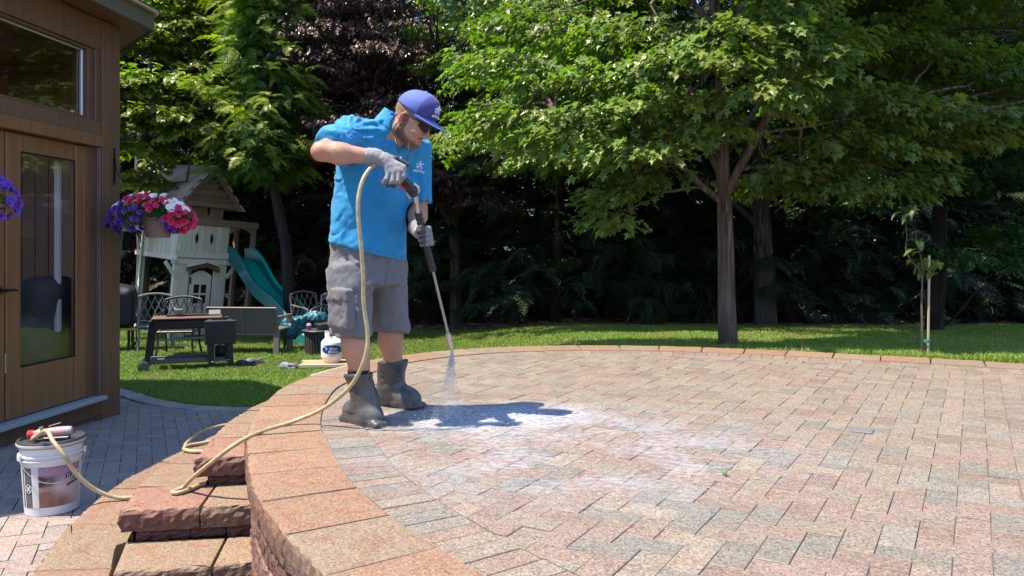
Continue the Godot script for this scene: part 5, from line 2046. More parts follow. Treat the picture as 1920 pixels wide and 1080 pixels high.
func build_yard() -> void:
	lattice_chair("silver lattice patio chair at the far left, in the sun behind the grill cart", on_lawn(292, 13.4), 0.45, M.castsilver)
	lattice_chair("dark bronze lattice chair directly behind the grill cart's top", on_lawn(335, 12.6), 0.15, M.castbronze)
	lattice_chair("brown lattice patio chair beside the slide's foot, turned to the left", on_lawn(588, 14.4), 0.9, M.castbrown)
	lattice_chair("grey lattice patio chair next to the man's shorts, facing the drum table", on_lawn(622, 13.9), -0.1, M.castsilver)
	# the sling bench, its back to us
	var t := thing("garden_bench", "low garden bench with taupe mesh sling back turned to the camera", "bench", on_lawn(468, 13.1), PI - 0.1)
	var b := MB.new()
	b.box(put(Vector3(0, 0.38, 0.05)), Vector3(1.14, 0.05, 0.55), 0.01)
	part("seat", b.mesh(), M.sling, t)
	for k in 2:
		b = MB.new()
		b.box(Transform3D(Basis(Vector3.RIGHT, -0.2), Vector3(-0.285 + 0.57 * k, 0.53, -0.27)), Vector3(0.55, 0.42, 0.012), 0.003)
		part("back_panel", b.mesh(), M.sling, t)
	b = MB.new()
	b.bar(Vector3(-0.58, 0.75, -0.315), Vector3(0.58, 0.75, -0.315), 0.035, 0.025, Vector3.UP, 0.006)
	b.bar(Vector3(-0.58, 0.32, -0.23), Vector3(0.58, 0.32, -0.23), 0.035, 0.03, Vector3.UP, 0.006)
	for x in [-0.575, 0.0, 0.575]:
		b.bar(Vector3(x, 0.32, -0.235), Vector3(x, 0.75, -0.32), 0.03, 0.025, Vector3.BACK, 0.005)
	part("frame", b.mesh(), M.slingframe, t)
	for q in [[-0.55, -0.22], [0.55, -0.22], [-0.55, 0.3], [0.55, 0.3]]:
		b = MB.new()
		b.bar(Vector3(q[0], 0, q[1] * 1.1), Vector3(q[0], 0.40 if q[1] < 0 else 0.6, q[1]), 0.10, 0.05, Vector3.BACK, 0.008)
		part("leg", b.mesh(), M.slingframe, t)
	for x in [-0.56, 0.56]:
		b = MB.new()
		b.bar(Vector3(x, 0.6, -0.28), Vector3(x, 0.6, 0.33), 0.07, 0.025, Vector3.UP, 0.006)
		part("armrest", b.mesh(), M.slingframe, t)
	# the grill cart without its hood
	t = thing("grill_cart", "black grill cart with copper-brown top and a small wheel, hood missing", "grill", on_lawn(352, 11.45), 0.34)
	for q in [[-0.45, 0.2], [-0.45, -0.22], [0.30, 0.25], [0.52, -0.2], [0.56, 0.25]]:
		b = MB.new()
		var ang := -0.12 if q[0] < 0 else 0.03
		b.bar(Vector3(q[0] + ang * 0.6, 0.04, q[1]), Vector3(q[0], 0.7, q[1]), 0.075, 0.06, Vector3.BACK, 0.008)
		part("leg", b.mesh(), M.black, t)
	b = MB.new()
	b.box(put(Vector3(0.0, 0.13, 0.2)), Vector3(1.0, 0.06, 0.05), 0.008)
	b.box(put(Vector3(0.0, 0.13, -0.2)), Vector3(1.0, 0.06, 0.05), 0.008)
	for k in 4:
		b.box(put(Vector3(-0.36 + 0.24 * k, 0.12, 0)), Vector3(0.1, 0.02, 0.38), 0.004)
	part("bottom_shelf", b.mesh(), M.greyplastic, t)
	b = MB.new()
	b.box(put(Vector3(-0.06, 0.64, 0)), Vector3(0.84, 0.13, 0.46), 0.015)
	part("firebox", b.mesh(), M.black, t)
	b = MB.new()
	b.box(put(Vector3(0.0, 0.722, 0.02)), Vector3(0.92, 0.022, 0.5), 0.004)
	part("top_board", b.mesh(), M.copperwood, t)
	b = MB.new()
	b.box(put(Vector3(0.02, 0.747, -0.1)), Vector3(0.6, 0.03, 0.2), 0.004)
	part("griddle", b.mesh(), M.black, t)
	b = MB.new()
	b.box(Transform3D(Basis(Vector3.RIGHT, 0.5), Vector3(-0.12, 0.79, 0.0)), Vector3(0.10, 0.11, 0.03), 0.004)
	b.box(Transform3D(Basis(Vector3.RIGHT, 0.5), Vector3(0.36, 0.77, -0.05)), Vector3(0.16, 0.03, 0.12), 0.004)
	part("hinge_bracket", b.mesh(), M.castsilver, t)
	b = MB.new()
	b.box(put(Vector3(0.44, 0.52, 0.29)), Vector3(0.42, 0.34, 0.05), 0.012)
	part("folded_side_shelf", b.mesh(), M.black, t)
	b = MB.new()
	b.tube([Vector3(-0.42, 0.42, 0.22), Vector3(0.28, 0.45, 0.22)], [0.012], 8)
	b.tube([Vector3(-0.42, 0.38, 0.22), Vector3(0.0, 0.36, 0.22)], [0.006], 6)
	b.tube([Vector3(0.36, 0.35, 0.26), Vector3(0.36, 0.08, 0.26)], [0.009], 6)
	b.tube([Vector3(0.32, 0.1, 0.28), Vector3(0.56, 0.13, 0.28)], [0.012], 6)
	part("steel_rod", b.mesh(), M.castsilver, t)
	for z in [0.26, -0.26]:
		b = MB.new()
		b.lathe(Transform3D(Basis(Vector3.RIGHT, PI / 2), Vector3(-0.55, 0.075, z - 0.02)), [Vector2(0, 0), Vector2(0.05, 0.0), Vector2(0.075, 0.004), Vector2(0.075, 0.036), Vector2(0.05, 0.04), Vector2(0, 0.04)], 20)
		var wh := part("wheel", b.mesh(), M.greyplastic, t)
		b = MB.new()
		for k in 6:
			var a := TAU * k / 6.0
			b.bar(Vector3(-0.55, 0.075, z + 0.024), Vector3(-0.55 + cos(a) * 0.05, 0.075 + sin(a) * 0.05, z + 0.024), 0.008, 0.008, Vector3.BACK)
		b.lathe(Transform3D(Basis(Vector3.RIGHT, PI / 2), Vector3(-0.55, 0.075, z + 0.02)), [Vector2(0.0, 0.008), Vector2(0.02, 0.008), Vector2(0.02, 0.0)], 14)
		part("hub", b.mesh(), M.castsilver, wh)
	b = MB.new()
	b.lathe(put(Vector3(0.42, 0.1, -0.05)), [Vector2(0, 0), Vector2(0.10, 0.02), Vector2(0.13, 0.1), Vector2(0.09, 0.19), Vector2(0, 0.21)], 18)
	part("round_pot", b.mesh(), M.black, t)
	# grill under a cover, half behind the house corner
	var f := Field.new(Vector3(-0.6, 0, -0.5), Vector3(0.6, 1.15, 0.5), 0.035)
	f.rbox(Vector3(0, 0.72, 0), Basis(), Vector3(0.40, 0.33, 0.3), 0.12)
	f.ell(Vector3(-0.05, 0.98, 0), Basis(), Vector3(0.36, 0.14, 0.26), 0.1)
	f.ripple(func(p: Vector3): return 0.016 * noise.get_noise_3d(p.x * 5.0, p.y * 2.0, p.z * 5.0))
	t = thing("covered_grill", "grill under a black fabric cover, half hidden by the house corner", "grill", on_lawn(205, 13.2), 0.3)
	part("cover", f.mesh(), mat(0.012, 0.013, 0.018, 0.55), t)
	b = MB.new()
	for q in [[-0.32, -0.2], [0.32, -0.2], [-0.32, 0.2], [0.32, 0.2]]:
		b.bar(Vector3(q[0], 0, q[1]), Vector3(q[0], 0.45, q[1]), 0.04, 0.04, Vector3.BACK)
	part("frame", b.mesh(), M.black, t)
	b = MB.new()
	b.box(put(Vector3(0.05, 0.37, 0.15)), Vector3(0.84, 0.03, 0.3), 0.004)
	part("yellow_shelf", b.mesh(), mat(0.35, 0.30, 0.05, 0.6), t)
	b = MB.new()
	b.tube([Vector3(0.42, 0.42, 0.2), Vector3(0.44, 0.25, 0.22), Vector3(0.44, 0.16, 0.22)], [0.01], 6)
	b.lathe(put(Vector3(0.40, 0.1, 0.22)), [Vector2(0, 0.07), Vector2(0.03, 0.06), Vector2(0.035, 0.03), Vector2(0.02, 0.0), Vector2(0, 0)], 12)
	part("gas_hose_and_regulator", b.mesh(), M.black, t)
	# drum table with a bowl and a cup
	var tp := on_lawn(597, 12.9)
	t = thing("side_table", "small round drum table in dark wicker with a flat top", "table", tp)
	b = MB.new()
	b.lathe(put(Vector3(0, 0.36, 0)), [Vector2(0.0, 0.025), Vector2(0.25, 0.025), Vector2(0.258, 0.015), Vector2(0.25, 0.0), Vector2(0.0, 0.0)], 30)
	part("table_top", b.mesh(), mat(0.045, 0.045, 0.05, 0.5), t)
	for k in 30:
		b = MB.new()
		b.col = Color.WHITE * rr(0.5, 1.6)
		var a := TAU * k / 30.0
		b.bar(Vector3(cos(a) * 0.205, 0.0, sin(a) * 0.205), Vector3(cos(a + 0.05) * 0.215, 0.358, sin(a + 0.05) * 0.215), 0.034, 0.012, Vector3(-sin(a), 0, cos(a)).cross(Vector3.UP))
		part("stave", b.mesh(), mat(0.035, 0.03, 0.027, 0.7) if k == 0 else t.get_node("stave").material_override, t)
	b = MB.new()
	b.lathe(put(tp + Vector3(0.07, 0.386, 0.02)), [Vector2(0, 0.004), Vector2(0.09, 0.004), Vector2(0.115, 0.085), Vector2(0.125, 0.09), Vector2(0.12, 0.098), Vector2(0.10, 0.09), Vector2(0.08, 0.02), Vector2(0, 0.018)], 26)
	var o := part("bowl", b.mesh(), mat(0.05, 0.055, 0.055, 0.35), self)
	tag(o, "dark round bowl standing on the drum table", "bowl")
	t = thing("muffin_cup", "small purple cup with a pink topping on the drum table", "cup", tp + Vector3(-0.135, 0.386, 0.06))
	b = MB.new()
	b.lathe(put(Vector3.ZERO), [Vector2(0, 0), Vector2(0.028, 0), Vector2(0.038, 0.06), Vector2(0.0, 0.06)], 16)
	part("cup", b.mesh(), mat(0.30, 0.04, 0.35, 0.4), t)
	b = MB.new()
	b.lathe(put(Vector3(0, 0.06, 0)), [Vector2(0.038, 0.0), Vector2(0.042, 0.012), Vector2(0.03, 0.036), Vector2(0, 0.05)], 16)
	part("topping", b.mesh(), mat(0.55, 0.25, 0.22, 0.7), t)
	# gas bottle on a board
	var gp := on_lawn(622.5, 11.6)
	t = thing("plank_slab", "orange board with pale edges lying on the grass under the gas bottle", "board", gp + Vector3(-0.06, 0.02, 0.02), 0.12)
	b = MB.new()
	b.box(put(Vector3(0, 0.012, 0)), Vector3(0.72, 0.05, 0.42), 0.004)
	part("board", b.mesh(), mat(0.5, 0.24, 0.13, 0.8), t)
	b = MB.new()
	b.box(put(Vector3(0, 0.022, 0.222)), Vector3(0.74, 0.045, 0.02), 0.003)
	b.box(put(Vector3(0, 0.022, -0.222)), Vector3(0.78, 0.045, 0.02), 0.003)
	part("pale_edge_strip", b.mesh(), mat(0.66, 0.58, 0.42, 0.7), t)
	gas_bottle(gp + Vector3(0, 0.062, 0))
	# shoes
	clog("blue-grey clog lying alone on the grass left of the gas bottle", on_lawn(541, 11.3), 1.2, Color(0.16, 0.17, 0.21))
	clog("dark navy clog at the right foot of the grill cart", on_lawn(461, 11.5), 1.5, Color(0.035, 0.04, 0.075))
	clog("pale-soled grey clog tipped against the navy clog by the grill", on_lawn(476, 11.7), 2.4, Color(0.15, 0.13, 0.14))
	# turquoise sheet thrown over a low chair at the foot of the slide
	f = Field.new(Vector3(-0.5, 0, -0.45), Vector3(0.5, 0.75, 0.45), 0.022)
	f.rbox(Vector3(0, 0.40, 0), Basis(Vector3.BACK, 0.18), Vector3(0.27, 0.14, 0.2), 0.04)
	f.ell(Vector3(0.22, 0.52, 0.05), Basis(), Vector3(0.2, 0.1, 0.2), 0.08)
	f.ell(Vector3(-0.2, 0.34, 0.1), Basis(), Vector3(0.16, 0.2, 0.2), 0.06)
	f.ripple(func(p: Vector3): return 0.04 * noise.get_noise_3d(p.x * 5.0 + 3.0, p.y * 3.0, p.z * 5.0) + 0.04 * (0.5 - minf(absf(noise.get_noise_3d(p.x * 11.0, p.y * 5.0, p.z * 11.0)) * 4.0, 1.0)))
	t = thing("draped_chair", "low chair under a crumpled turquoise sheet at the slide's foot", "chair", on_lawn(567, 13.6), 0.2)
	part("sheet", f.mesh(), M.tarp, t)
	for q in [[-0.26, -0.18], [0.26, -0.18], [-0.26, 0.18], [0.26, 0.18]]:
		b = MB.new()
		b.tube([Vector3(q[0], 0.3, q[1]), Vector3(q[0] * 1.1, 0, q[1] * 1.15)], [0.018], 7)
		part("leg", b.mesh(), M.iron, t)
	# sapling tied to its stake
	var sp := at(1732, 672, 6.72)
	sp.y = -0.06
	t = thing("sapling", "thin young tree with a few curled leaves, tied to a stake", "sapling", sp)
	b = MB.new()
	var st := func(u: float, v: float) -> Vector3: return at(u, v, 6.70) - sp
	b.col = Color(1.5, 1.6, 1.6)
	b.tube(curve_points([st.call(1730, 668), st.call(1729, 610), st.call(1728, 560), st.call(1729, 520), st.call(1722, 505), st.call(1706, 485), st.call(1699, 470), st.call(1700, 440), st.call(1697, 410)], 0.03), taper(0.011, 0.004, 40), 7)
	b.tube(curve_points([st.call(1728, 530), st.call(1728, 490), st.call(1720, 460), st.call(1716, 430)], 0.03), taper(0.006, 0.003, 16), 6)
	b.tube(curve_points([st.call(1729, 525), st.call(1738, 500), st.call(1752, 492), st.call(1762, 488)], 0.03), taper(0.006, 0.003, 16), 6)
	part("stem", b.mesh(), M.barkgrey, t)
	for q in [[1712, 468], [1722, 472], [1708, 474], [1716, 488], [1727, 492], [1740, 488], [1746, 497], [1754, 500], [1752, 488], [1735, 508], [1722, 500], [1733, 484], [1744, 508], [1762, 492], [1758, 512], [1700, 402], [1690, 398], [1712, 394], [1718, 452], [1728, 505]]:
		b = MB.new()
		b.col = Color(0.17, 0.20, 0.05) * rr(0.7, 1.3)
		oval_leaf(b, Transform3D(Basis(Vector3.UP, rr(0, TAU)) * Basis(Vector3.RIGHT, rr(-1.1, 0.2)), st.call(q[0], q[1]) + Vector3(0, 0, rr(-0.05, 0.05))), rr(0.07, 0.11), 0.7, 0.5)
		part("leaf", b.mesh(), M.leaf, t)
	t = thing("plant_stake", "straight pale wooden stake beside the thin sapling", "stake", sp + Vector3(0.018, 0, 0.03))
	b = MB.new()
	b.bar(Vector3(0.0, -0.2, 0), Vector3(0.012, 0.885, 0), 0.016, 0.016, Vector3.BACK, 0.003)
	part("stake", b.mesh(), mat(0.40, 0.33, 0.22, 0.7), t)
	b = MB.new()
	b.lathe(put(Vector3(-0.006, 0.16, -0.012)), [Vector2(0.03, 0.0), Vector2(0.032, 0.014), Vector2(0.03, 0.028)], 12)
	part("green_tie", b.mesh(), mat(0.02, 0.22, 0.12, 0.5), t)


func clog(label: String, pos: Vector3, turn: float, col: Color) -> void:
	var f := Field.new(Vector3(-0.09, -0.01, -0.17), Vector3(0.09, 0.13, 0.17), 0.009)
	f.ell(Vector3(0, 0.03, -0.05), Basis(), Vector3(0.05, 0.055, 0.09))
	f.ell(Vector3(0, 0.03, 0.06), Basis(), Vector3(0.043, 0.05, 0.08), 0.03)
	f.rbox(Vector3(0, 0.012, 0), Basis(), Vector3(0.05, 0.014, 0.14), 0.012, 0.02)
	f.ell(Vector3(0, 0.09, 0.06), Basis(), Vector3(0.033, 0.05, 0.07), 0.01, 1)
	var t := thing("garden_clog", label, "shoe", pos + Vector3(0, 0.015, 0), turn, "shoes left on the lawn")
	part("upper", f.mesh(), mat(col.r, col.g, col.b, 0.6), t)
	var b := MB.new()
	b.tube(curve_points([Vector3(-0.048, 0.05, 0.02), Vector3(-0.045, 0.06, 0.1), Vector3(0, 0.065, 0.145), Vector3(0.045, 0.06, 0.1), Vector3(0.048, 0.05, 0.02)], 0.02), [0.007], 6)
	part("heel_strap", b.mesh(), mat(col.r, col.g, col.b, 0.6), t)


func gas_bottle(pos: Vector3) -> void:
	var t := thing("propane_tank", "white propane gas bottle with a round blue label on the lawn", "gas bottle", pos, 0.0)
	var b := MB.new()
	b.lathe(put(Vector3.ZERO), [Vector2(0.0, 0.03), Vector2(0.105, 0.03), Vector2(0.11, 0.0), Vector2(0.115, 0.0), Vector2(0.115, 0.03), Vector2(0.14, 0.05), Vector2(0.155, 0.085), Vector2(0.155, 0.26), Vector2(0.15, 0.29), Vector2(0.125, 0.325), Vector2(0.09, 0.345), Vector2(0.0, 0.36)], 36)
	part("tank", b.mesh(), M.white, t)
	b = MB.new()
	for k in 22:
		var a0 := lerpf(0.3, TAU - 0.9, k / 22.0) + 1.0
		var a1 := lerpf(0.3, TAU - 0.9, (k + 1) / 22.0) + 1.0
		var dip := 0.035 if k % 8 in [3, 4] else 0.0
		b.quad(Vector3(cos(a0) * 0.10, 0.33, sin(a0) * 0.10), Vector3(cos(a1) * 0.10, 0.33, sin(a1) * 0.10), Vector3(cos(a1) * 0.10, 0.45 - dip, sin(a1) * 0.10), Vector3(cos(a0) * 0.10, 0.45 - dip, sin(a0) * 0.10), Vector3(cos(a0), 0, sin(a0)))
	part("collar", b.mesh(), M.white, t)
	b = MB.new()
	b.lathe(put(Vector3(0, 0.355, 0)), [Vector2(0.022, 0.0), Vector2(0.022, 0.04), Vector2(0.012, 0.05), Vector2(0.03, 0.06), Vector2(0.03, 0.075), Vector2(0, 0.075)], 14)
	part("valve", b.mesh(), M.steel, t)
	# the label bends round the tank: band, oval and lettering
	var face := 0.22
	var im := Image.create(512, 256, false, Image.FORMAT_RGB8)
	im.fill(Color(0.80, 0.82, 0.85))
	for y in 256:
		for x in 512:
			var dx := (x - 256.0) / 215.0
			var dy := (y - 112.0) / 104.0
			var q := dx * dx + dy * dy
			if q < 1.0 and y > 14:
				im.set_pixel(x, y, Color(0.09, 0.25, 0.52) if q < 0.88 else Color(0.06, 0.16, 0.38))
			if y < 10:
				im.set_pixel(x, y, Color(0.25, 0.35, 0.55))
	# a pale swoosh left of the words
	for k in 90:
		var f := k / 90.0
		var cx := 110.0 + 50.0 * sin(f * 3.0)
		for x in range(int(cx - 26 * (1.0 - f)), int(cx + 22 * (1.0 - f))):
			im.set_pixel(x, 50 + k, Color(0.62, 0.75, 0.9))
	var lm := StandardMaterial3D.new()
	lm.albedo_texture = ImageTexture.create_from_image(im)
	lm.roughness = 0.4
	b = MB.new()
	b.has_uv = true
	for k in 24:
		var f0 := k / 24.0
		var f1 := (k + 1) / 24.0
		var a0 := lerpf(-1.25, 1.25, f0) + face
		var a1 := lerpf(-1.25, 1.25, f1) + face
		var c := [Vector3(sin(a0), 0, cos(a0)), Vector3(sin(a1), 0, cos(a1))]
		for q in [[0, 0.262, f0, 0.0], [1, 0.262, f1, 0.0], [1, 0.105, f1, 1.0], [0, 0.262, f0, 0.0], [1, 0.105, f1, 1.0], [0, 0.105, f0, 1.0]]:
			b.v.append(c[q[0]] * 0.1565 + Vector3(0, q[1], 0)); b.n.append(c[q[0]]); b.c.append(Color.WHITE); b.t.append(Vector2(q[2], q[3]))
	var lab := part("blue_label", b.mesh(), lm, t)
	lettering(lab, "Blue", 0.052, 0.1585, 0.205, face + 0.12)
	lettering(lab, "Rhino", 0.052, 0.1585, 0.160, face + 0.12)


# raised lettering bent round an upright cylinder
func lettering(parent: Node, text: String, size: float, radius: float, y: float, ang: float, m: Material = null) -> void:
	var tm := TextMesh.new()
	var sf := SystemFont.new()
	sf.font_names = PackedStringArray(["Droid Sans"])
	sf.font_weight = 800
	sf.font_italic = true
	tm.font = sf
	tm.text = text
	tm.font_size = 32
	tm.pixel_size = size / 32.0
	tm.depth = 0.002
	tm.curve_step = 2.0
	var src := tm.get_mesh_arrays()
	var vs: PackedVector3Array = src[Mesh.ARRAY_VERTEX]
	var ns: PackedVector3Array = src[Mesh.ARRAY_NORMAL]
	for k in vs.size():
		var v := vs[k]
		var a := v.x / radius + ang
		var r := radius + v.z
		vs[k] = Vector3(sin(a) * r, y + v.y, cos(a) * r)
		ns[k] = ns[k].rotated(Vector3.UP, a)
	var arr := []
	arr.resize(Mesh.ARRAY_MAX)
	arr[Mesh.ARRAY_VERTEX] = vs
	arr[Mesh.ARRAY_NORMAL] = ns
	arr[Mesh.ARRAY_INDEX] = src[Mesh.ARRAY_INDEX]
	var am := ArrayMesh.new()
	am.add_surface_from_arrays(Mesh.PRIMITIVE_TRIANGLES, arr)
	part("lettering", am, m if m else M.white, parent)


# ---------------------------------------------------------------- the playhouse with its slide

func eye_hole(t: Node, x: float, y: float, z: float) -> void:
	var b := MB.new()
	var q := PackedVector2Array()
	for k in 13:
		var f := k / 12.0
		q.append(Vector2(0.035 * sin(PI * f), 0.11 * (f - 0.5) * 2.0))
	for k in range(11, 0, -1):
		var f := k / 12.0
		q.append(Vector2(-0.035 * sin(PI * f), 0.11 * (f - 0.5) * 2.0))
	b.plate(put(Vector3(x, y, z)), q, 0.004)
	part("eye_shaped_opening", b.mesh(), M.dark, t)


func build_playhouse() -> void:
	var base := at(364, 629, 15.3)
	base.y = ground_y(base.x, 15.3)
	var t := thing("playhouse", "weathered wooden tower playhouse with shingled gable roof and arched door", "playhouse", base)
	t.basis = Basis(Vector3.BACK, -0.085) * Basis(Vector3.UP, 0.9) * Basis.from_scale(Vector3(0.9, 1.0, 1.0))
	var b: MB
	var W := 0.55
	var D := 1.25
	# four posts and the beams between them
	for q in [[-W, 0.0], [W, 0.0], [-W, -D], [W, -D]]:
		b = MB.new()
		b.box(put(Vector3(q[0], 1.1, q[1])), Vector3(0.09, 2.24, 0.09), 0.008)
		part("post", b.mesh(), M.playwood, t)
	var n := 0
	for k in 8:
		var x := -W + 0.07 + k * (2 * W - 0.14) / 7.0
		var m: Material = M.playwood
		b = MB.new()
		b.col = Color.WHITE * rr(0.8, 1.1)
		b.box(put(Vector3(x, 1.86, 0.052)), Vector3(0.132, 0.54, 0.02), 0.004)
		part("upper_board", b.mesh(), m, t)
		if x < -0.24 or x > 0.26:
			b = MB.new()
			b.col = Color.WHITE * rr(0.75, 1.1)
			b.box(put(Vector3(x, 0.76, 0.052)), Vector3(0.132, 1.5, 0.02), 0.004)
			part("lower_board", b.mesh(), m, t)
		b = MB.new()
		b.col = Color.WHITE * rr(0.8, 1.1)
		b.box(put(Vector3(-W - 0.05, 1.80, -0.08 - k * 0.155)), Vector3(0.02, 0.62, 0.146), 0.004)
		part("side_board", b.mesh(), m, t)
		b = MB.new()
		b.col = Color.WHITE * rr(0.8, 1.1)
		b.box(put(Vector3(x * 0.75, 2.40, 0.03)), Vector3(0.1, 0.36, 0.02), 0.004)
		part("attic_board", b.mesh(), M.playbrown, t)
	eye_hole(t, -0.17, 1.88, 0.066)
	eye_hole(t, 0.17, 1.88, 0.066)
	eye_hole(t, 0.06, 2.42, 0.044)
	b = MB.new()
	b.box(put(Vector3(0, 1.57, 0.08)), Vector3(1.28, 0.12, 0.04), 0.006)
	part("beam", b.mesh(), M.playwood, t)
	b = MB.new()
	b.box(put(Vector3(0, 1.44, 0.075)), Vector3(1.4, 0.1, 0.03), 0.006)
	part("beam", b.mesh(), M.playwood, t)
	b = MB.new()
	b.box(put(Vector3(-W - 0.075, 1.5, -D / 2)), Vector3(0.04, 0.1, D + 0.3), 0.006)
	part("beam", b.mesh(), M.playwood, t)
	b = MB.new()
	b.box(put(Vector3(0.32, 2.2, 0.07)), Vector3(1.9, 0.13, 0.045), 0.006)
	part("beam", b.mesh(), M.playbrown, t)
	b = MB.new()
	b.box(put(Vector3(0, 1.5, -D / 2)), Vector3(1.08, 0.06, D), 0.006)
	part("deck", b.mesh(), M.playwood, t)
	# balcony on the right where the slide starts
	for q in [[1.22, 0.0], [1.22, -0.6]]:
		b = MB.new()
		b.box(put(Vector3(q[0], 1.1, q[1])), Vector3(0.09, 2.2, 0.09), 0.008)
		part("post", b.mesh(), M.playbrown, t)
	b = MB.new()
	var arch := PackedVector2Array([Vector2(0.6, 2.14), Vector2(1.18, 2.14)])
	for k in 9:
		arch.append(Vector2(1.18 - 0.58 * k / 8.0, 2.0 + 0.12 * sin(PI * k / 8.0)))
	b.plate(put(Vector3(0, 0, 0.03)), arch, 0.03)
	part("arch_board", b.mesh(), M.playbrown, t)
	b = MB.new()
	b.box(put(Vector3(0.9, 1.47, -0.3)), Vector3(0.66, 0.06, 0.7), 0.006)
	part("deck", b.mesh(), M.playwood, t)
	for sx in [-1.0, 1.0]:
		b = MB.new()
		b.bar(Vector3(sx * 0.58, 1.15, 0.07), Vector3(sx * 0.82, 1.42, 0.07), 0.07, 0.04, Vector3.BACK, 0.005)
		part("brace", b.mesh(), M.playwood, t)
	# arched door with a four-pane window and a little roof
	b = MB.new()
	var dq := PackedVector2Array([Vector2(-0.235, 0.06), Vector2(0.235, 0.06), Vector2(0.235, 1.18)])
	for k in range(1, 8):
		dq.append(Vector2(0.235 - 0.47 * k / 8.0, 1.18 + 0.09 * sin(PI * k / 8.0)))
	dq.append(Vector2(-0.235, 1.18))
	b.plate(put(Vector3(0.0, 0, 0.06)), dq, 0.02)
	var door := part("door", b.mesh(), M.playwood, t)
	b = MB.new()
	b.box(put(Vector3(-0.02, 0.83, 0.075)), Vector3(0.30, 0.36, 0.008))
	part("opening", b.mesh(), M.dark, door)
	b = MB.new()
	for q in [[-0.02, 0.83, 0.035, 0.36], [-0.02, 0.83, 0.30, 0.035], [-0.19, 0.83, 0.05, 0.46], [0.15, 0.83, 0.05, 0.46], [-0.02, 1.04, 0.29, 0.06], [-0.02, 0.62, 0.40, 0.06]]:
		b.box(put(Vector3(q[0], q[1], 0.086)), Vector3(q[2], q[3], 0.016), 0.003)
	part("window_frame", b.mesh(), M.playwood, door)
	b = MB.new()
	b.bar(Vector3(-0.24, 1.02, 0.08), Vector3(-0.24, 1.14, 0.08), 0.03, 0.01, Vector3.BACK)
	part("hinge", b.mesh(), M.iron, door)
	var aw := PackedVector2Array()
	for k in 11:
		aw.append(Vector2(-0.34 + 0.68 * k / 10.0, 1.31 + 0.10 * sin(PI * k / 10.0)))
	for k in 11:
		aw.append(Vector2(0.34 - 0.68 * k / 10.0, 1.25 + 0.10 * sin(PI * k / 10.0)))
	b = MB.new()
	b.plate(put(Vector3(0, 0, 0.12)), aw, 0.14)
	part("door_awning", b.mesh(), M.copperwood, t)
	b = MB.new()
	b.bar(Vector3(-0.38, 1.36, 0.16), Vector3(0.0, 1.45, 0.16), 0.16, 0.02, Vector3.UP)
	b.bar(Vector3(0.0, 1.45, 0.16), Vector3(0.38, 1.36, 0.16), 0.16, 0.02, Vector3.UP)
	part("awning_boards", b.mesh(), M.playwood, t)
	# gable and roof
	var ov := 0.62
	for k in 4:
		var y := 2.62 + 0.13 * k
		var hw := ov * (1.0 - (y + 0.05 - 2.55) / 0.66)
		b = MB.new()
		b.col = Color.WHITE * rr(0.8, 1.15)
		b.box(put(Vector3(0, y, 0.12)), Vector3(2 * hw, 0.122, 0.02), 0.003)
		part("gable_board", b.mesh(), M.playbrown, t)
	for q in [[-0.09, 3.02], [0.0, 3.05], [0.09, 3.02], [-0.2, 2.9], [0.2, 2.86]]:
		b = MB.new()
		b.box(put(Vector3(q[0], q[1], 0.133)), Vector3(0.05, 0.05, 0.004))
		part("vent_hole", b.mesh(), M.dark, t)
	b = MB.new()
	b.box(put(Vector3(0, 2.53, 0.16)), Vector3(1.3, 0.09, 0.04), 0.005)
	part("beam", b.mesh(), M.playbrown, t)
	for sx in [-1.0, 1.0]:
		b = MB.new()
		b.bar(Vector3(sx * 0.70, 2.48, 0.2), Vector3(0, 3.22, 0.2), 0.10, 0.035, Vector3.BACK, 0.005)
		part("rafter", b.mesh(), M.playbrown, t)
		var rows := 9
		for r in rows:
			for c in 7:
				var f := (r + 0.5) / rows
				var p := Vector3(sx * 0.74, 2.46, 0).lerp(Vector3(0, 3.25, 0), f)
				var dirv := (Vector3(0, 3.25, 0) - Vector3(sx * 0.74, 2.46, 0)).normalized()
				var nr: Vector3 = dirv.cross(Vector3.BACK) * -sx
				if nr.y < 0.0: nr = -nr
				b = MB.new()
				b.col = Color.WHITE * rr(0.6, 1.25)
				b.box(Transform3D(Basis(dirv, nr, dirv.cross(nr)).rotated(dirv.cross(nr).normalized(), 0.0), p + nr * 0.02 + Vector3(0, 0, 0.16 - 0.24 * c - (0.12 if r % 2 else 0.0))), Vector3(0.15, 0.016 + 0.004 * (r % 2), 0.232), 0.002)
				part("shingle", b.mesh(), M.playroof, t)
		b = MB.new()
		b.quad(Vector3(sx * 0.74, 2.45, 0.16), Vector3(0, 3.24, 0.16), Vector3(0, 3.24, -1.55), Vector3(sx * 0.74, 2.45, -1.55), Vector3(sx, 1, 0))
		part("roof_deck", b.mesh(), M.playbrown, t)
	# slide: green bed between raised blue-green sides
	var pr := curve_points([Vector2(-0.15, 1.56), Vector2(0.1, 1.54), Vector2(0.35, 1.42), Vector2(0.95, 1.0), Vector2(1.35, 0.84), Vector2(1.7, 0.66), Vector2(2.2, 0.36), Vector2(2.7, 0.2), Vector2(3.1, 0.17)], 0.06)
	b = MB.new()
	for k in pr.size() - 1:
		var p: Vector2 = pr[k]
		var q: Vector2 = pr[k + 1]
		b.quad(Vector3(0.64, p.y, p.x), Vector3(1.14, p.y, p.x), Vector3(1.14, q.y, q.x), Vector3(0.64, q.y, q.x), Vector3(0, 1, 0.5))
		b.quad(Vector3(0.64, p.y - 0.03, p.x), Vector3(1.14, p.y - 0.03, p.x), Vector3(1.14, q.y - 0.03, q.x), Vector3(0.64, q.y - 0.03, q.x), Vector3(0, -1, -0.5))
	var sl := part("slide", b.mesh(), M.slide, t)
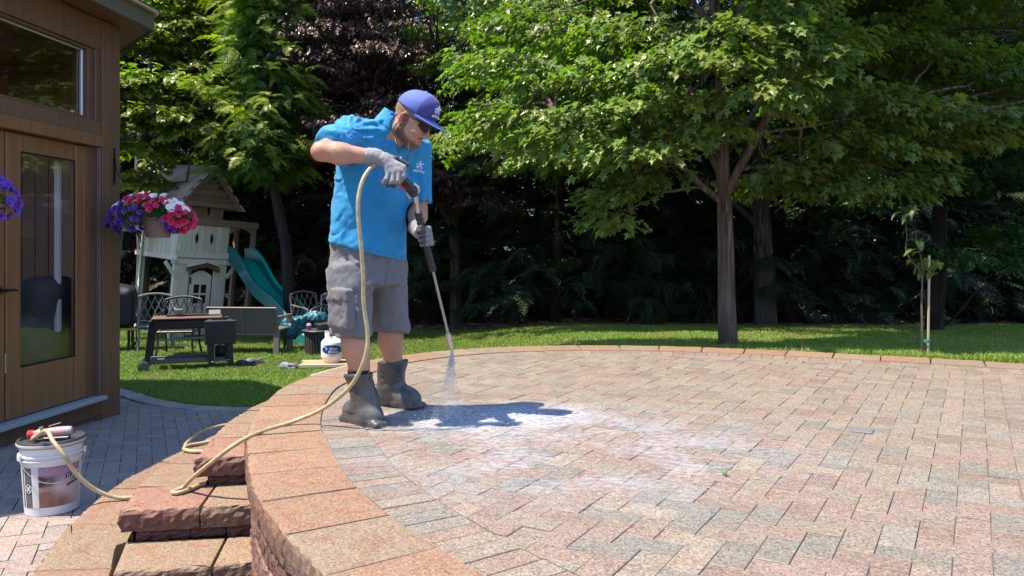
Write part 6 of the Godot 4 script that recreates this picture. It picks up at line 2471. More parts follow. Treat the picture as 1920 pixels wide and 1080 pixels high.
	for sx in [0.61, 1.17]:
		var sd := PackedVector2Array()
		for k in pr.size():
			sd.append(Vector2(pr[k].x, pr[k].y + 0.17 + 0.035 * sin(pr[k].x * 4.2) - 0.07 * smoothstep(2.5, 3.1, pr[k].x)))
		for k in range(pr.size() - 1, -1, -1):
			sd.append(Vector2(pr[k].x, pr[k].y - 0.07))
		b = MB.new()
		b.plate(Transform3D(Basis(Vector3.BACK, Vector3.UP, Vector3.LEFT), Vector3(sx, 0, 0)), sd, 0.06)
		part("side_wall", b.mesh(), M.slideblue, sl)
		b = MB.new()
		var rim := []
		for k in pr.size():
			rim.append(Vector3(sx, sd[k].y, pr[k].x))
		b.tube(rim, [0.04], 7)
		part("rim", b.mesh(), M.slide if sx > 1.0 else M.slideblue, sl)
	# swing beam on the left with two chains
	b = MB.new()
	b.bar(Vector3(-W, 2.0, -0.5), Vector3(-1.75, 1.95, -0.7), 0.09, 0.12, Vector3.UP, 0.008)
	part("swing_beam", b.mesh(), M.playwood, t)
	for q in [[-0.35, 0.25], [-1.1, 0.25]]:
		b = MB.new()
		b.bar(Vector3(-1.7, 1.95, -0.7), Vector3(-1.75 + (0.2 if q[0] > -1.0 else -0.1), -0.02, q[0] - 0.1), 0.09, 0.09, Vector3.BACK, 0.008)
		part("swing_leg", b.mesh(), M.playwood, t)
	for x in [-0.95, -1.4]:
		b = MB.new()
		for k in 26:
			var y := 1.88 - 0.056 * k
			b.lathe(Transform3D(Basis(Vector3.UP, PI / 2 * (k % 2)) * Basis(Vector3.RIGHT, PI / 2), Vector3(x, y, -0.56)), [Vector2(0.014, -0.006), Vector2(0.026, -0.006), Vector2(0.026, 0.006), Vector2(0.014, 0.006)], 7, 1.5)
		part("swing_chain", b.mesh(), M.chain, t)
	b = MB.new()
	b.box(put(Vector3(-1.175, 0.4, -0.56)), Vector3(0.5, 0.03, 0.2), 0.01)
	part("swing_seat", b.mesh(), M.slide, t)


# ---------------------------------------------------------------- the man

func smooth_noise(p: Vector3, f: float) -> float:
	return noise.get_noise_3d(p.x * f, p.y * f, p.z * f)


func build_person() -> void:
	var base := Vector3(-0.72, 0, -4.28)
	var t := thing("person", "man in blue cap, turquoise polo, grey cargo shorts and rubber boots washing the pavers", "person", base)
	var F := Vector3(0.64, 0, 0.77)
	var R := Vector3(-0.77, 0, 0.64)
	var skin_c := Color(0.40, 0.21, 0.135)
	# joints
	var rsh := at(662, 250, 4.10)
	var rel := at(602, 284, 3.87)
	var rwr := at(704, 294, 3.90)
	var lsh := at(777, 276, 4.38)
	var lel := at(785, 393, 4.37)
	var lwr := at(780, 427, 4.13)
	# head axes
	var hf := Vector3(0.806, -0.53, 0.263).normalized()
	var hr := hf.cross(Vector3.UP).normalized()
	var hu := hr.cross(hf).normalized()
	var H := Basis(hr, hu, -hf)
	var ho := at(760, 222, 4.1) - hr * 0.073
	var hp := func(x: float, y: float, z: float) -> Vector3: return ho + hr * x + hu * y + hf * z

	# ---- skin: neck, arms and legs in one surface, the head on a finer grid
	var body := MB.new()
	var f := Field.new(Vector3(-1.2, 0.0, -4.75), Vector3(-0.3, 1.62, -3.7), 0.0125)
	f.loft([[0.78, at(690, 500, 4.25), 0.17, 0.11], [1.05, at(691, 408, 4.25), 0.16, 0.10], [1.36, at(708, 300, 4.23), 0.175, 0.108], [1.47, at(716, 262, 4.22), 0.145, 0.098]], R, F)
	f.cone(at(728, 262, 4.24), hp.call(0, -0.05, -0.03), 0.072, 0.06, 0.05)
	f.cone(rsh, rel, 0.056, 0.046, 0.05)
	f.cone(rel, rel.lerp(rwr, 0.35), 0.044, 0.049, 0.02)
	f.cone(rel.lerp(rwr, 0.3), rwr, 0.049, 0.033, 0.03)
	f.cone(lsh, lel, 0.056, 0.046, 0.05)
	f.cone(lel, lel.lerp(lwr, 0.4), 0.045, 0.047, 0.02)
	f.cone(lel.lerp(lwr, 0.3), lwr, 0.047, 0.032, 0.03)
	var rhip := at(664, 495, 4.18)
	var rkn := at(662, 600, 4.08)
	var ran := at(682, 755, 4.1)
	var lhip := at(726, 495, 4.33)
	var lkn := at(733, 590, 4.38)
	var lan := at(738, 735, 4.555)
	f.cone(rhip, rkn, 0.085, 0.066, 0.05)
	f.cone(rkn, rkn.lerp(ran, 0.32) + Vector3(-0.012, 0, -0.01), 0.062, 0.066, 0.03)
	f.cone(rkn.lerp(ran, 0.3), ran, 0.064, 0.042, 0.03)
	f.cone(lhip, lkn, 0.085, 0.064, 0.05)
	f.cone(lkn, lkn.lerp(lan, 0.32) + Vector3(-0.015, 0, -0.01), 0.06, 0.065, 0.03)
	f.cone(lkn.lerp(lan, 0.3), lan, 0.062, 0.042, 0.03)
	f.ripple(func(p: Vector3): return 0.0016 * smooth_noise(p, 30.0))
	f.skin(body, base, func(p: Vector3):
		var c := skin_c * (1.0 + 0.10 * smooth_noise(p, 22.0) + 0.07 * smooth_noise(p, 90.0))
		if (p - rel).length() < 0.07: c = c.lerp(Color(0.45, 0.165, 0.115), 0.4)
		return c)
	# head
	f = Field.new(ho - Vector3(0.19, 0.21, 0.17), ho + Vector3(0.19, 0.2, 0.17), 0.0036)
	f.ell(hp.call(0, 0.045, -0.012), H, Vector3(0.076, 0.092, 0.1))
	f.ell(hp.call(0, 0.0, 0.04), H, Vector3(0.064, 0.085, 0.062), 0.03)
	f.ell(hp.call(0, -0.055, 0.035), H, Vector3(0.06, 0.06, 0.062), 0.03)
	f.ell(hp.call(0, -0.098, 0.06), H, Vector3(0.036, 0.03, 0.035), 0.03)
	f.cone(hp.call(0.05, -0.05, 0.0), hp.call(0.022, -0.1, 0.068), 0.026, 0.02, 0.025)
	f.cone(hp.call(-0.05, -0.05, 0.0), hp.call(-0.022, -0.1, 0.068), 0.026, 0.02, 0.025)
	f.cone(hp.call(0, -0.04, -0.02), hp.call(0, -0.14, -0.06), 0.064, 0.064, 0.03)
	# nose, brow, eyes, cheeks, lips
	f.cone(hp.call(0, 0.018, 0.098), hp.call(0, -0.026, 0.118), 0.011, 0.0135, 0.012)
	f.ell(hp.call(0, -0.034, 0.112), H, Vector3(0.017, 0.011, 0.016), 0.008)
	f.ell(hp.call(0.013, -0.037, 0.104), H, Vector3(0.009, 0.008, 0.011), 0.006)
	f.ell(hp.call(-0.013, -0.037, 0.104), H, Vector3(0.009, 0.008, 0.011), 0.006)
	f.cone(hp.call(0.045, 0.03, 0.082), hp.call(0.012, 0.028, 0.1), 0.011, 0.009, 0.012)
	f.cone(hp.call(-0.045, 0.03, 0.082), hp.call(-0.012, 0.028, 0.1), 0.011, 0.009, 0.012)
	for s in [1.0, -1.0]:
		f.ell(hp.call(0.031 * s, 0.012, 0.096), H, Vector3(0.017, 0.011, 0.014), 0.006, 1)
		f.ell(hp.call(0.031 * s, 0.011, 0.083), H, Vector3(0.0125, 0.0115, 0.0125))
		f.ell(hp.call(0.042 * s, -0.028, 0.078), H, Vector3(0.022, 0.02, 0.02), 0.02)
		# ear
		f.ell(hp.call(0.077 * s, -0.004, -0.012), H * Basis(Vector3.UP, 0.45 * s), Vector3(0.009, 0.033, 0.021), 0.006)
		f.ell(hp.call(0.086 * s, -0.002, -0.010), H, Vector3(0.008, 0.018, 0.010), 0.004, 1)
		f.ell(hp.call(0.078 * s, -0.032, -0.005), H, Vector3(0.008, 0.011, 0.009), 0.004)
	f.cone(hp.call(0.02, -0.066, 0.089), hp.call(-0.02, -0.066, 0.089), 0.0075, 0.0075, 0.006)
	f.cone(hp.call(0.02, -0.079, 0.087), hp.call(-0.02, -0.079, 0.087), 0.0085, 0.0085, 0.006)
	f.ripple(func(p: Vector3):
		var q: Vector3 = H.transposed() * (p - ho)
		q.z = -q.z
		var beard := smoothstep(-0.02, -0.045, q.y) * smoothstep(-0.02, 0.01, q.z)
		return 0.0018 * smooth_noise(p, 160.0) * beard)
	f.skin(body, base, func(p: Vector3):
		var q: Vector3 = H.transposed() * (p - ho)
		q.z = -q.z
		var c := skin_c * (1.0 + 0.10 * smooth_noise(p, 40.0) + 0.06 * smooth_noise(p, 200.0))
		var hairc := Color(0.05, 0.026, 0.014)
		# ears and nose are redder
		if absf(q.x) > 0.069 and absf(q.y) < 0.04 and absf(q.z + 0.01) < 0.03: c = Color(0.48, 0.14, 0.10)
		if q.z > 0.108 and q.y < -0.01: c = c.lerp(Color(0.48, 0.185, 0.135), 0.5)
		# sideburn, beard and moustache
		var edge: float = -0.045 - 0.035 * smoothstep(0.0, 0.06, q.z) + 0.006 * smooth_noise(p, 60.0)
		var b := smoothstep(edge + 0.012, edge - 0.012, q.y) * smoothstep(-0.028, -0.012, q.z) * smoothstep(-0.128, -0.112, q.y - 0.25 * maxf(0.0, 0.05 - q.z))
		if absf(q.x) > 0.05 and q.z > -0.012 and q.z < 0.022 and q.y < 0.06 and q.y > -0.09: b = maxf(b, 0.9)
		if q.z > 0.085 and q.y < -0.047 and q.y > -0.062 and absf(q.x) < 0.03: b = maxf(b, 0.85)
		var lips := 1.0 if q.z > 0.087 and q.y < -0.061 and q.y > -0.087 and absf(q.x) < 0.022 else 0.0
		b *= (0.80 + 0.55 * smooth_noise(p, 200.0))
		c = c.lerp(hairc, clampf(b, 0.0, 0.92))
		if lips > 0.0: c = Color(0.48, 0.17, 0.14)
		if absf(q.y + 0.0725) < 0.0022 and q.z > 0.085 and absf(q.x) < 0.021: c = Color(0.12, 0.04, 0.035)
		# short hair under the cap
		if q.y > 0.0 and q.z < -0.02 and q.y > -0.02 - 0.3 * (q.z + 0.06): c = c.lerp(Color(0.24, 0.13, 0.075), 0.7 + 0.2 * smooth_noise(p, 180.0))
		if q.y > 0.02 and absf(q.x) > 0.05 and q.z < 0.03: c = Color(0.20, 0.11, 0.065)
		return c)
	var skin_m := mat(1, 1, 1, 0.58)
	skin_m.subsurf_scatter_enabled = true
	skin_m.subsurf_scatter_strength = 0.08
	part("body", body.mesh(), skin_m, t)

	# ---- polo shirt
	f = Field.new(Vector3(-1.12, 0.72, -4.66), Vector3(-0.36, 1.68, -3.78), 0.0095)
	f.loft([[0.74, at(689, 515, 4.25), 0.228, 0.165], [0.88, at(689, 470, 4.25), 0.22, 0.162], [1.02, at(690, 420, 4.25), 0.208, 0.15], [1.17, at(694, 366, 4.25), 0.203, 0.146], [1.30, at(700, 320, 4.25), 0.204, 0.144], [1.40, at(708, 284, 4.24), 0.205, 0.14], [1.475, at(716, 258, 4.23), 0.168, 0.112], [1.53, at(724, 240, 4.22), 0.10, 0.08], [1.56, at(730, 230, 4.21), 0.075, 0.065]], R, F)
	var rcut := rsh.lerp(rel, 0.74)
	var lcut := lsh.lerp(lel, 0.9)
	f.cone(rsh.lerp(lsh, 0.12) + Vector3(0, -0.01, 0), rsh, 0.10, 0.085, 0.06)
	f.cone(lsh.lerp(rsh, 0.12) + Vector3(0, -0.01, 0), lsh, 0.10, 0.085, 0.06)
	f.cone(rsh, rcut, 0.083, 0.088, 0.05, 0, true)
	f.cone(rsh + Vector3(0.02, -0.06, -0.02), rcut.lerp(rsh, 0.25), 0.07, 0.075, 0.06)
	f.cone(lsh, lcut, 0.083, 0.073, 0.045, 0, true)
	# folds: pulls from the raised right shoulder, drapery down the belly, creases at the waist
	f.ripple(func(p: Vector3):
		var v: float = 0.0
		var u := (p - base).dot(R)
		var w := smoothstep(1.45, 1.30, p.y)
		v += 0.010 * (absf(sin((u * 1.0 + p.y * 0.35) * 22.0 + 3.0 * smooth_noise(p, 3.0))) - 0.5) * smoothstep(1.2, 0.85, p.y)
		v += 0.020 * smooth_noise(Vector3(u * 9.0, p.y * 2.4 + u * 2.0, 1.0), 1.0) * w
		v += 0.010 * smooth_noise(Vector3(u * 20.0 + p.y * 9.0, p.y * 6.0, 4.0), 1.0)
		var arm: Vector3 = p - at(668, 300, 4.08)
		v += 0.009 * (0.5 - absf(sin((u * 0.7 - p.y * 1.3) * 24.0 + 4.0 * smooth_noise(p, 4.0)))) * smoothstep(0.42, 0.12, arm.length())
		# sharp valleys between the folds
		v -= 0.007 * (1.0 - minf(absf(smooth_noise(Vector3(u * 7.0 + 5.0, p.y * 5.0 + u * 5.0, 2.0), 1.0)) * 7.0, 1.0)) * smoothstep(1.5, 1.35, p.y)
		# fan of pulls round the shoulders
		var q: Vector3 = p - rsh
		if q.length() < 0.3:
			v += 0.0045 * sin(atan2(q.y, q.x) * 13.0 + 2.0 * smooth_noise(p, 5.0)) * smoothstep(0.3, 0.1, q.length()) * smoothstep(0.03, 0.09, q.length())
		var e: Vector3 = p - at(735, 240, 4.1)
		if e.length() < 0.28:
			v += 0.0045 * sin(atan2(e.y, e.x) * 16.0) * smoothstep(0.28, 0.16, e.length()) * smoothstep(0.04, 0.1, e.length())
		return v)
	f.keep(at(688, 471, 4.25), Vector3(0.27, 1.0, 0.0).normalized())
	# opening at the throat
	f.cone(hp.call(0, -0.02, 0.0), at(732, 262, 4.23), 0.058, 0.07, 0.0, 1)
	f.ell(at(750, 266, 4.07), Basis(Vector3.BACK, 0.25), Vector3(0.034, 0.075, 0.085), 0.008, 1)
	var sh_c := Color(0.004, 0.205, 0.42)
	var shirt := MB.new()
	f.skin(shirt, base, func(p: Vector3):
		var c := sh_c * (1.0 + 0.05 * smooth_noise(p, 50.0))
		# damp, slightly darker patch over the belly
		var d := (p - at(712, 400, 4.1)).length()
		c = c * (1.0 - 0.18 * smoothstep(0.17, 0.04, d + 0.05 * smooth_noise(p, 8.0)))
		# stitched hem
		var hm: float = (p - at(688, 471, 4.25)).dot(Vector3(0.27, 1.0, 0.0).normalized())
		if absf(hm - 0.024) < 0.0035: c = c * 0.75
		return c)
	var cloth := mat(1, 1, 1, 0.75)
	cloth.rim_enabled = true
	cloth.rim = 0.25
	cloth.rim_tint = 0.8
	var sp := part("polo_shirt", shirt.mesh(), cloth, t)
	# collar, placket, buttons
	f = Field.new(at(690, 290, 4.3), at(790, 195, 4.0), 0.006)
	f = Field.new(Vector3(-0.78, 1.36, -4.36), Vector3(-0.5, 1.66, -4.0), 0.006)
	f.cone(at(729, 243, 4.22), at(745, 214, 4.215), 0.094, 0.074, 0.0, 0, true)
	f.cone(at(725, 250, 4.22), at(750, 205, 4.213), 0.084, 0.066, 0.0, 1)
	f.ell(at(757, 266, 4.08), Basis(Vector3.BACK, 0.25), Vector3(0.042, 0.085, 0.085), 0.008, 1)
	part("collar", f.mesh(base, func(p: Vector3): return sh_c * 1.05), cloth, sp)
	var b := MB.new()
	b.col = sh_c * 0.92
	var pk := [at(749, 282, 4.085), at(752, 300, 4.07), at(754, 318, 4.065)]
	b.tube(pk, [0.012, 0.014, 0.010], 8)
	part("placket", b.mesh(), cloth, sp)
	b = MB.new()
	b.col = Color(0.55, 0.62, 0.66)
	b.lathe(Transform3D(Basis(Vector3.RIGHT, PI / 2), at(751, 296, 4.056) - base), [Vector2(0, 0.004), Vector2(0.006, 0.003), Vector2(0.0065, 0.0)], 12)
	part("button", b.mesh(), M.satin, sp)
	# print on the chest: a small pale emblem with a line of letters under it
	var chest := at(787, 314, 4.16)
	emblem(sp, chest, Basis(Vector3(0.93, -0.16, -0.33).normalized(), Vector3(0.13, 0.98, -0.12).normalized(), Vector3(0.34, 0.06, 0.94).normalized()), 0.05, Color(0.42, 0.52, 0.62), f, base)
	# cord of the glasses round the neck
	b = MB.new()
	b.tube(curve_points([hp.call(0.083, 0.0, -0.045) - base, hp.call(0.074, -0.06, -0.06) - base, at(739, 254, 4.11) - base, at(744, 272, 4.075) - base, at(748, 288, 4.07) - base], 0.012), [0.0035], 6)
	b.tube(curve_points([at(767, 268, 4.10) - base, at(765, 290, 4.07) - base, at(761, 318, 4.06) - base], 0.012), [0.0022], 6)
	part("glasses_cord", b.mesh(), M.black, t)

	# ---- cargo shorts
	f = Field.new(Vector3(-1.1, 0.36, -4.72), Vector3(-0.42, 0.98, -3.86), 0.0095)
	f.loft([[0.70, at(690, 530, 4.24), 0.20, 0.165], [0.78, at(690, 500, 4.25), 0.21, 0.155], [0.88, at(689, 468, 4.25), 0.20, 0.145], [0.96, at(689, 440, 4.25), 0.20, 0.14]], R, F)
	var rh := at(658, 640, 4.09)
	var lh := at(732, 628, 4.41)
	f.cone(at(656, 505, 4.17), rh, 0.116, 0.104, 0.05, 0, true)
	f.cone(at(722, 490, 4.31), lh, 0.106, 0.104, 0.05, 0, true)
	f.keep(Vector3(0, 0.395, 0), Vector3(0.06, 1, 0).normalized())
	# cargo pocket on his right leg, with its flap
	var pc := at(640, 572, 4.0)
	var pn := Vector3(-0.62, 0.0, 0.78)
	var pbs := Basis(Vector3.UP.cross(pn), Vector3.UP, pn)
	f.rbox(pc + Vector3(0, -0.03, 0), pbs, Vector3(0.075, 0.085, 0.028), 0.014, 0.012)
	f.rbox(pc + Vector3(0, 0.05, 0) + pn * 0.006, pbs, Vector3(0.08, 0.032, 0.028), 0.008, 0.003)
	f.ripple(func(p: Vector3):
		var v: float = 0.012 * smooth_noise(Vector3(p.x * 10.0, p.y * 5.0, p.z * 10.0), 1.0)
		v += 0.006 * (1.0 - absf(smooth_noise(Vector3(p.x * 13.0 + p.y * 8.0, p.y * 15.0, p.z * 13.0), 1.0)) * 3.0) * 0.5
		v += 0.004 * (absf(sin(p.y * 70.0 + 6.0 * smooth_noise(p, 7.0))) - 0.5) * smoothstep(0.52, 0.42, p.y)
		v -= 0.0035 * (1.0 - minf(absf(smooth_noise(Vector3(p.x * 8.0, p.y * 9.0, p.z * 8.0), 1.0)) * 7.0, 1.0))
		# slant of the front pocket
		var q: Vector3 = p - at(650, 490, 4.02)
		if absf(q.x * 0.5 + q.y + 0.0) < 0.006 and q.length() < 0.09: v -= 0.006
		return v)
	var sc := Color(0.113, 0.115, 0.124)
	var so := MB.new()
	f.skin(so, base, func(p: Vector3):
		var c := sc * (1.0 + 0.16 * smooth_noise(p, 14.0) + 0.07 * smooth_noise(p, 120.0))
		var q: Vector3 = pbs.transposed() * (p - pc)
		if absf(q.y - 0.018) < 0.0045 and absf(q.x) < 0.082 and q.z > 0.0: c = Color(0.12, 0.085, 0.085)
		if absf(q.x - 0.055) < 0.003 and q.y < 0.015 and q.y > -0.11 and q.z > 0.0: c = c * 0.72
		# stitched side and fly seams, turned-up hem line
		if absf(p.y - 0.432 - 0.06 * (-p.x - 0.7)) < 0.0035: c = c * 0.8
		var w: Vector3 = p - at(722, 520, 4.1)
		if absf(w.x - 0.12 * w.y) < 0.003 and p.y > 0.62 and p.z > -4.2: c = c * 0.7
		return c)
	var shp := part("cargo_shorts", so.mesh(), cloth, t)
	b = MB.new()
	b.col = Color(0.05, 0.05, 0.055)
	b.lathe(Transform3D(Basis(Vector3.RIGHT, PI / 2), at(627, 561, 3.985) - base), [Vector2(0, 0.006), Vector2(0.008, 0.004), Vector2(0.009, 0.0)], 12)
	part("pocket_snap", b.mesh(), M.satin, shp)

	# ---- boots
	boot(t, base, at(672, 699, 4.08), at(684, 752, 4.10), at(657, 778, 4.16), at(711, 782, 4.02), 0.073, 0.0)
	boot(t, base, at(736, 675, 4.51), at(731, 728, 4.55), at(718, 745, 4.59), at(783, 752, 4.45), 0.086, 0.006)

	# ---- cap
	f = Field.new(ho - Vector3(0.22, 0.12, 0.2), ho + Vector3(0.28, 0.26, 0.2), 0.0055)
	f.ell(hp.call(0, 0.055, -0.004), H, Vector3(0.088, 0.107, 0.112))
	f.ell(hp.call(0, 0.098, 0.045), H, Vector3(0.07, 0.062, 0.066), 0.04)
	f.keep(hp.call(0, 0.05, 0), (hu + hf * 0.04).normalized())
	f.ell(hp.call(0, 0.048, -0.004), H, Vector3(0.080, 0.098, 0.104), 0.0, 1)
	var cap_c := Color(0.06, 0.10, 0.36)
	var cm := MB.new()
	f.skin(cm, base, func(p: Vector3):
		var q: Vector3 = H.transposed() * (p - ho)
		var front := smoothstep(-0.036, -0.044, q.z)
		var c := cap_c.lerp(Color(0.038, 0.045, 0.19), front)
		if absf(q.z + 0.04) < 0.0028: c = c * 1.35
		if absf(q.x) < 0.0025 and q.z > -0.03: c = c * 0.7
		return c * (1.0 + 0.05 * smooth_noise(p, 90.0)))
	var cp := part("cap", cm.mesh(), cloth, t)
	b = MB.new()
	b.col = cap_c
	b.lathe(Transform3D(H, hp.call(0, 0.163, -0.004) - base), [Vector2(0, 0.008), Vector2(0.008, 0.005), Vector2(0.01, 0.0)], 12)
	part("cap_button", b.mesh(), cloth, cp)
	# the brim: a curved plate
	b = MB.new()
	var rows := []
	for i in 9:
		var row := []
		for j in 17:
			var a := lerpf(-1.28, 1.28, j / 16.0)
			var fr := i / 8.0
			var rx := sin(a) * lerpf(0.084, 0.088, fr)
			var rz := cos(a) * lerpf(0.100, 0.205, fr) - 0.012 * (1.0 - cos(a))
			var y := 0.058 - 1.5 * rx * rx * lerpf(0.4, 1.2, fr) - 0.013 * fr * cos(a)
			row.append(hp.call(rx, y, rz) - base)
		rows.append(row)
	for i in 8:
		for j in 16:
			b.col = cap_c if i < 7 else cap_c * 0.8
			b.quad(rows[i][j], rows[i][j + 1], rows[i + 1][j + 1], rows[i + 1][j], hu)
			var dn := hu * -0.0045
			b.quad(rows[i][j] + dn, rows[i][j + 1] + dn, rows[i + 1][j + 1] + dn, rows[i + 1][j] + dn, -hu)
			if i == 7:
				b.quad(rows[8][j], rows[8][j + 1], rows[8][j + 1] + dn, rows[8][j] + dn, hf)
	part("brim", b.mesh(), cloth, cp)
	# embroidered emblem on the front panel
	var ep: Vector3 = hp.call(0.022, 0.105, 0.117)
	var en := (hf * 0.93 + hr * 0.30 + hu * 0.22).normalized()
	var ex := hu.cross(en).normalized()
	emblem(cp, ep, Basis(ex, en.cross(ex), en), 0.052, Color(0.52, 0.53, 0.62), null, base)

	# ---- sunglasses
	b = MB.new()
	for s in [1.0, -1.0]:
		var grid := []
		for i in 6:
			var row := []
			for j in 9:
				var a: float = lerpf(0.07, 0.98, j / 8.0) * s
				var fv := i / 5.0
				var y := 0.038 - 0.054 * fv * (1.0 - 0.45 * pow(absf(a) / 0.98, 2.0)) - 0.004 * absf(a)
				row.append(hp.call(sin(a) * 0.079, y, 0.028 + cos(a) * 0.088) - base)
			grid.append(row)
		for i in 5:
			for j in 8:
				b.quad(grid[i][j], grid[i][j + 1], grid[i + 1][j + 1], grid[i + 1][j], hf + hr * s)
	var lens := mat(0.012, 0.012, 0.015, 0.08)
	lens.metallic_specular = 0.35
	var gl := part("sunglasses", b.mesh(), lens, t)
	b = MB.new()
	for s in [1.0, -1.0]:
		b.tube([hp.call(0.066 * s, 0.026, 0.076) - base, hp.call(0.078 * s, 0.024, 0.04) - base, hp.call(0.082 * s, 0.024, -0.005) - base, hp.call(0.081 * s, 0.008, -0.04) - base], [0.0045, 0.0045, 0.0035, 0.003], 7)
	b.tube([hp.call(0.014, 0.026, 0.116) - base, hp.call(-0.014, 0.026, 0.116) - base], [0.004], 6)
	part("frame", b.mesh(), M.black, gl)

	# ---- gloves, each a hand with palm, four fingers and thumb
	var gc := Color(0.21, 0.205, 0.215)
	var dk := Color(0.035, 0.035, 0.04)
	var gun_a := at(714, 303, 3.885)
	var gun_b := at(777, 364, 3.93)
	f = Field.new(at(690, 360, 3.96) - Vector3(0.02, 0.02, 0.06), at(785, 270, 3.82) + Vector3(0.02, 0.02, 0.05), 0.0042)
	f.cone(rwr.lerp(rel, 0.12), rwr, 0.041, 0.037)
	f.cone(rwr, at(722, 300, 3.89), 0.036, 0.033, 0.02)
	var bases := [at(757, 314, 3.875), at(749, 320, 3.865), at(739, 323, 3.862), at(729, 323, 3.868)]
	var mids := [at(757, 331, 3.862), at(747, 338, 3.852), at(736, 339, 3.852), at(725, 335, 3.858)]
	var tips := [at(748, 343, 3.885), at(738, 349, 3.88), at(728, 348, 3.88), at(719, 342, 3.882)]
	var ends := [at(741, 339, 3.91), at(731, 343, 3.91), at(722, 341, 3.91), at(714, 336, 3.91)]
	for k in 4:
		f.cone(at(716 + 3 * k, 298, 3.89).lerp(at(722, 300, 3.89), 0.5), bases[k], 0.024, 0.0155, 0.014)
		f.cone(bases[k], mids[k], 0.0135, 0.0115, 0.004)
		f.cone(mids[k], tips[k], 0.0115, 0.0105, 0.003)
		f.cone(tips[k], ends[k], 0.0105, 0.0095, 0.003)
	f.cone(at(724, 296, 3.90), at(744, 298, 3.925), 0.02, 0.0145, 0.014)
	f.cone(at(744, 298, 3.925), at(764, 310, 3.935), 0.0135, 0.0115, 0.004)
	f.ripple(func(p: Vector3): return 0.0025 * smooth_noise(Vector3(p.x * 46.0, p.y * 46.0, p.z * 46.0), 1.0) + 0.0012 * smooth_noise(p, 120.0))
	part("glove", f.mesh(base, func(p: Vector3):
		var dd := gun_a.distance_to(p)
		var c := gc * (1.0 + 0.12 * smooth_noise(p, 60.0))
		if p.z < -3.905 or p.y < at(0, 346, 3.88).y: c = dk
		return c), cloth, t)
	var g0 := at(783, 398, 4.0)
	var g1 := at(812, 508, 4.06)
	var ga := (g1 - g0).normalized()
	var gm := g0.lerp(g1, 0.42)
	f = Field.new(gm - Vector3(0.14, 0.12, 0.12), gm + Vector3(0.12, 0.13, 0.16), 0.0042)
	f.cone(lwr.lerp(lel, 0.15), lwr, 0.04, 0.036)
	var side := ga.cross(Vector3.BACK).normalized()
	if side.x < 0.0: side = -side
	var palm := gm - side * 0.0 + Vector3(-0.005, 0.0, -0.03)
	f.cone(lwr, palm + ga * -0.02 + side * -0.005, 0.036, 0.034, 0.02)
	for k in 4:
		var c := gm + ga * (-0.036 + 0.0245 * k)
		var kn: Vector3 = c + side * (0.031 - 0.002 * k) + Vector3(0, 0, -0.012)
		var fr: Vector3 = c + side * 0.026 + Vector3(0, 0, 0.022)
		var fm: Vector3 = c + side * 0.0 + Vector3(0, 0, 0.031)
		var ft: Vector3 = c - side * 0.022 + Vector3(0, 0, 0.018)
		f.cone(palm + ga * (-0.03 + 0.018 * k), kn, 0.025, 0.0155, 0.012)
		f.cone(kn, fr, 0.0135, 0.0125, 0.004)
		f.cone(fr, fm, 0.0125, 0.0115, 0.003)
		f.cone(fm, ft, 0.0115, 0.0095, 0.003)
	var th: Vector3 = gm + ga * -0.045 - side * 0.026
	f.cone(lwr.lerp(palm, 0.6) - side * 0.012, th, 0.022, 0.0145, 0.012)
	f.cone(th, gm + ga * -0.052 + side * 0.002 + Vector3(0, 0, 0.03), 0.0135, 0.0105, 0.003)
	f.ripple(func(p: Vector3): return 0.002 * smooth_noise(Vector3(p.x * 50.0, p.y * 50.0, p.z * 50.0), 1.0))
	part("glove", f.mesh(base, func(p: Vector3):
		var c := Color(0.17, 0.17, 0.18) * (1.0 + 0.15 * smooth_noise(p, 60.0))
		var q: Vector3 = p - gm
		if (q - ga * q.dot(ga)).length() < 0.0275 or q.z > 0.012 and q.x < 0.012: c = dk * 1.4
		if p.distance_to(th) < 0.018: c = Color(0.35, 0.35, 0.37)
		return c), cloth, t)


func emblem(parent: Node, pos: Vector3, bs: Basis, w: float, col: Color, _f, base: Vector3) -> void:
	# a little figure over a band of blocks that stand for its unreadable line of letters
	var b := MB.new()
	b.col = col
	var xf := func(x: float, y: float) -> Transform3D: return Transform3D(bs, pos - base + bs.x * x * w + bs.y * y * w)
	for q in [[0.0, 0.62, 0.16, 0.16], [0.02, 0.30, 0.30, 0.42], [-0.28, 0.34, 0.22, 0.12], [0.30, 0.42, 0.20, 0.12], [-0.16, 0.0, 0.16, 0.26], [0.17, 0.0, 0.16, 0.26], [-0.34, 0.08, 0.10, 0.34]]:
		b.box(xf.call(q[0], q[1]), Vector3(q[2] * w, q[3] * w, 0.004), 0.0012)
	for k in 7:
		b.box(xf.call(-0.51 + 0.17 * k, -0.36 - 0.03 * absf(k - 3.0)), Vector3(0.11 * w, (0.26 if k % 3 else 0.22) * w, 0.004), 0.001)
	part("emblem", b.mesh(), M.tint, parent)


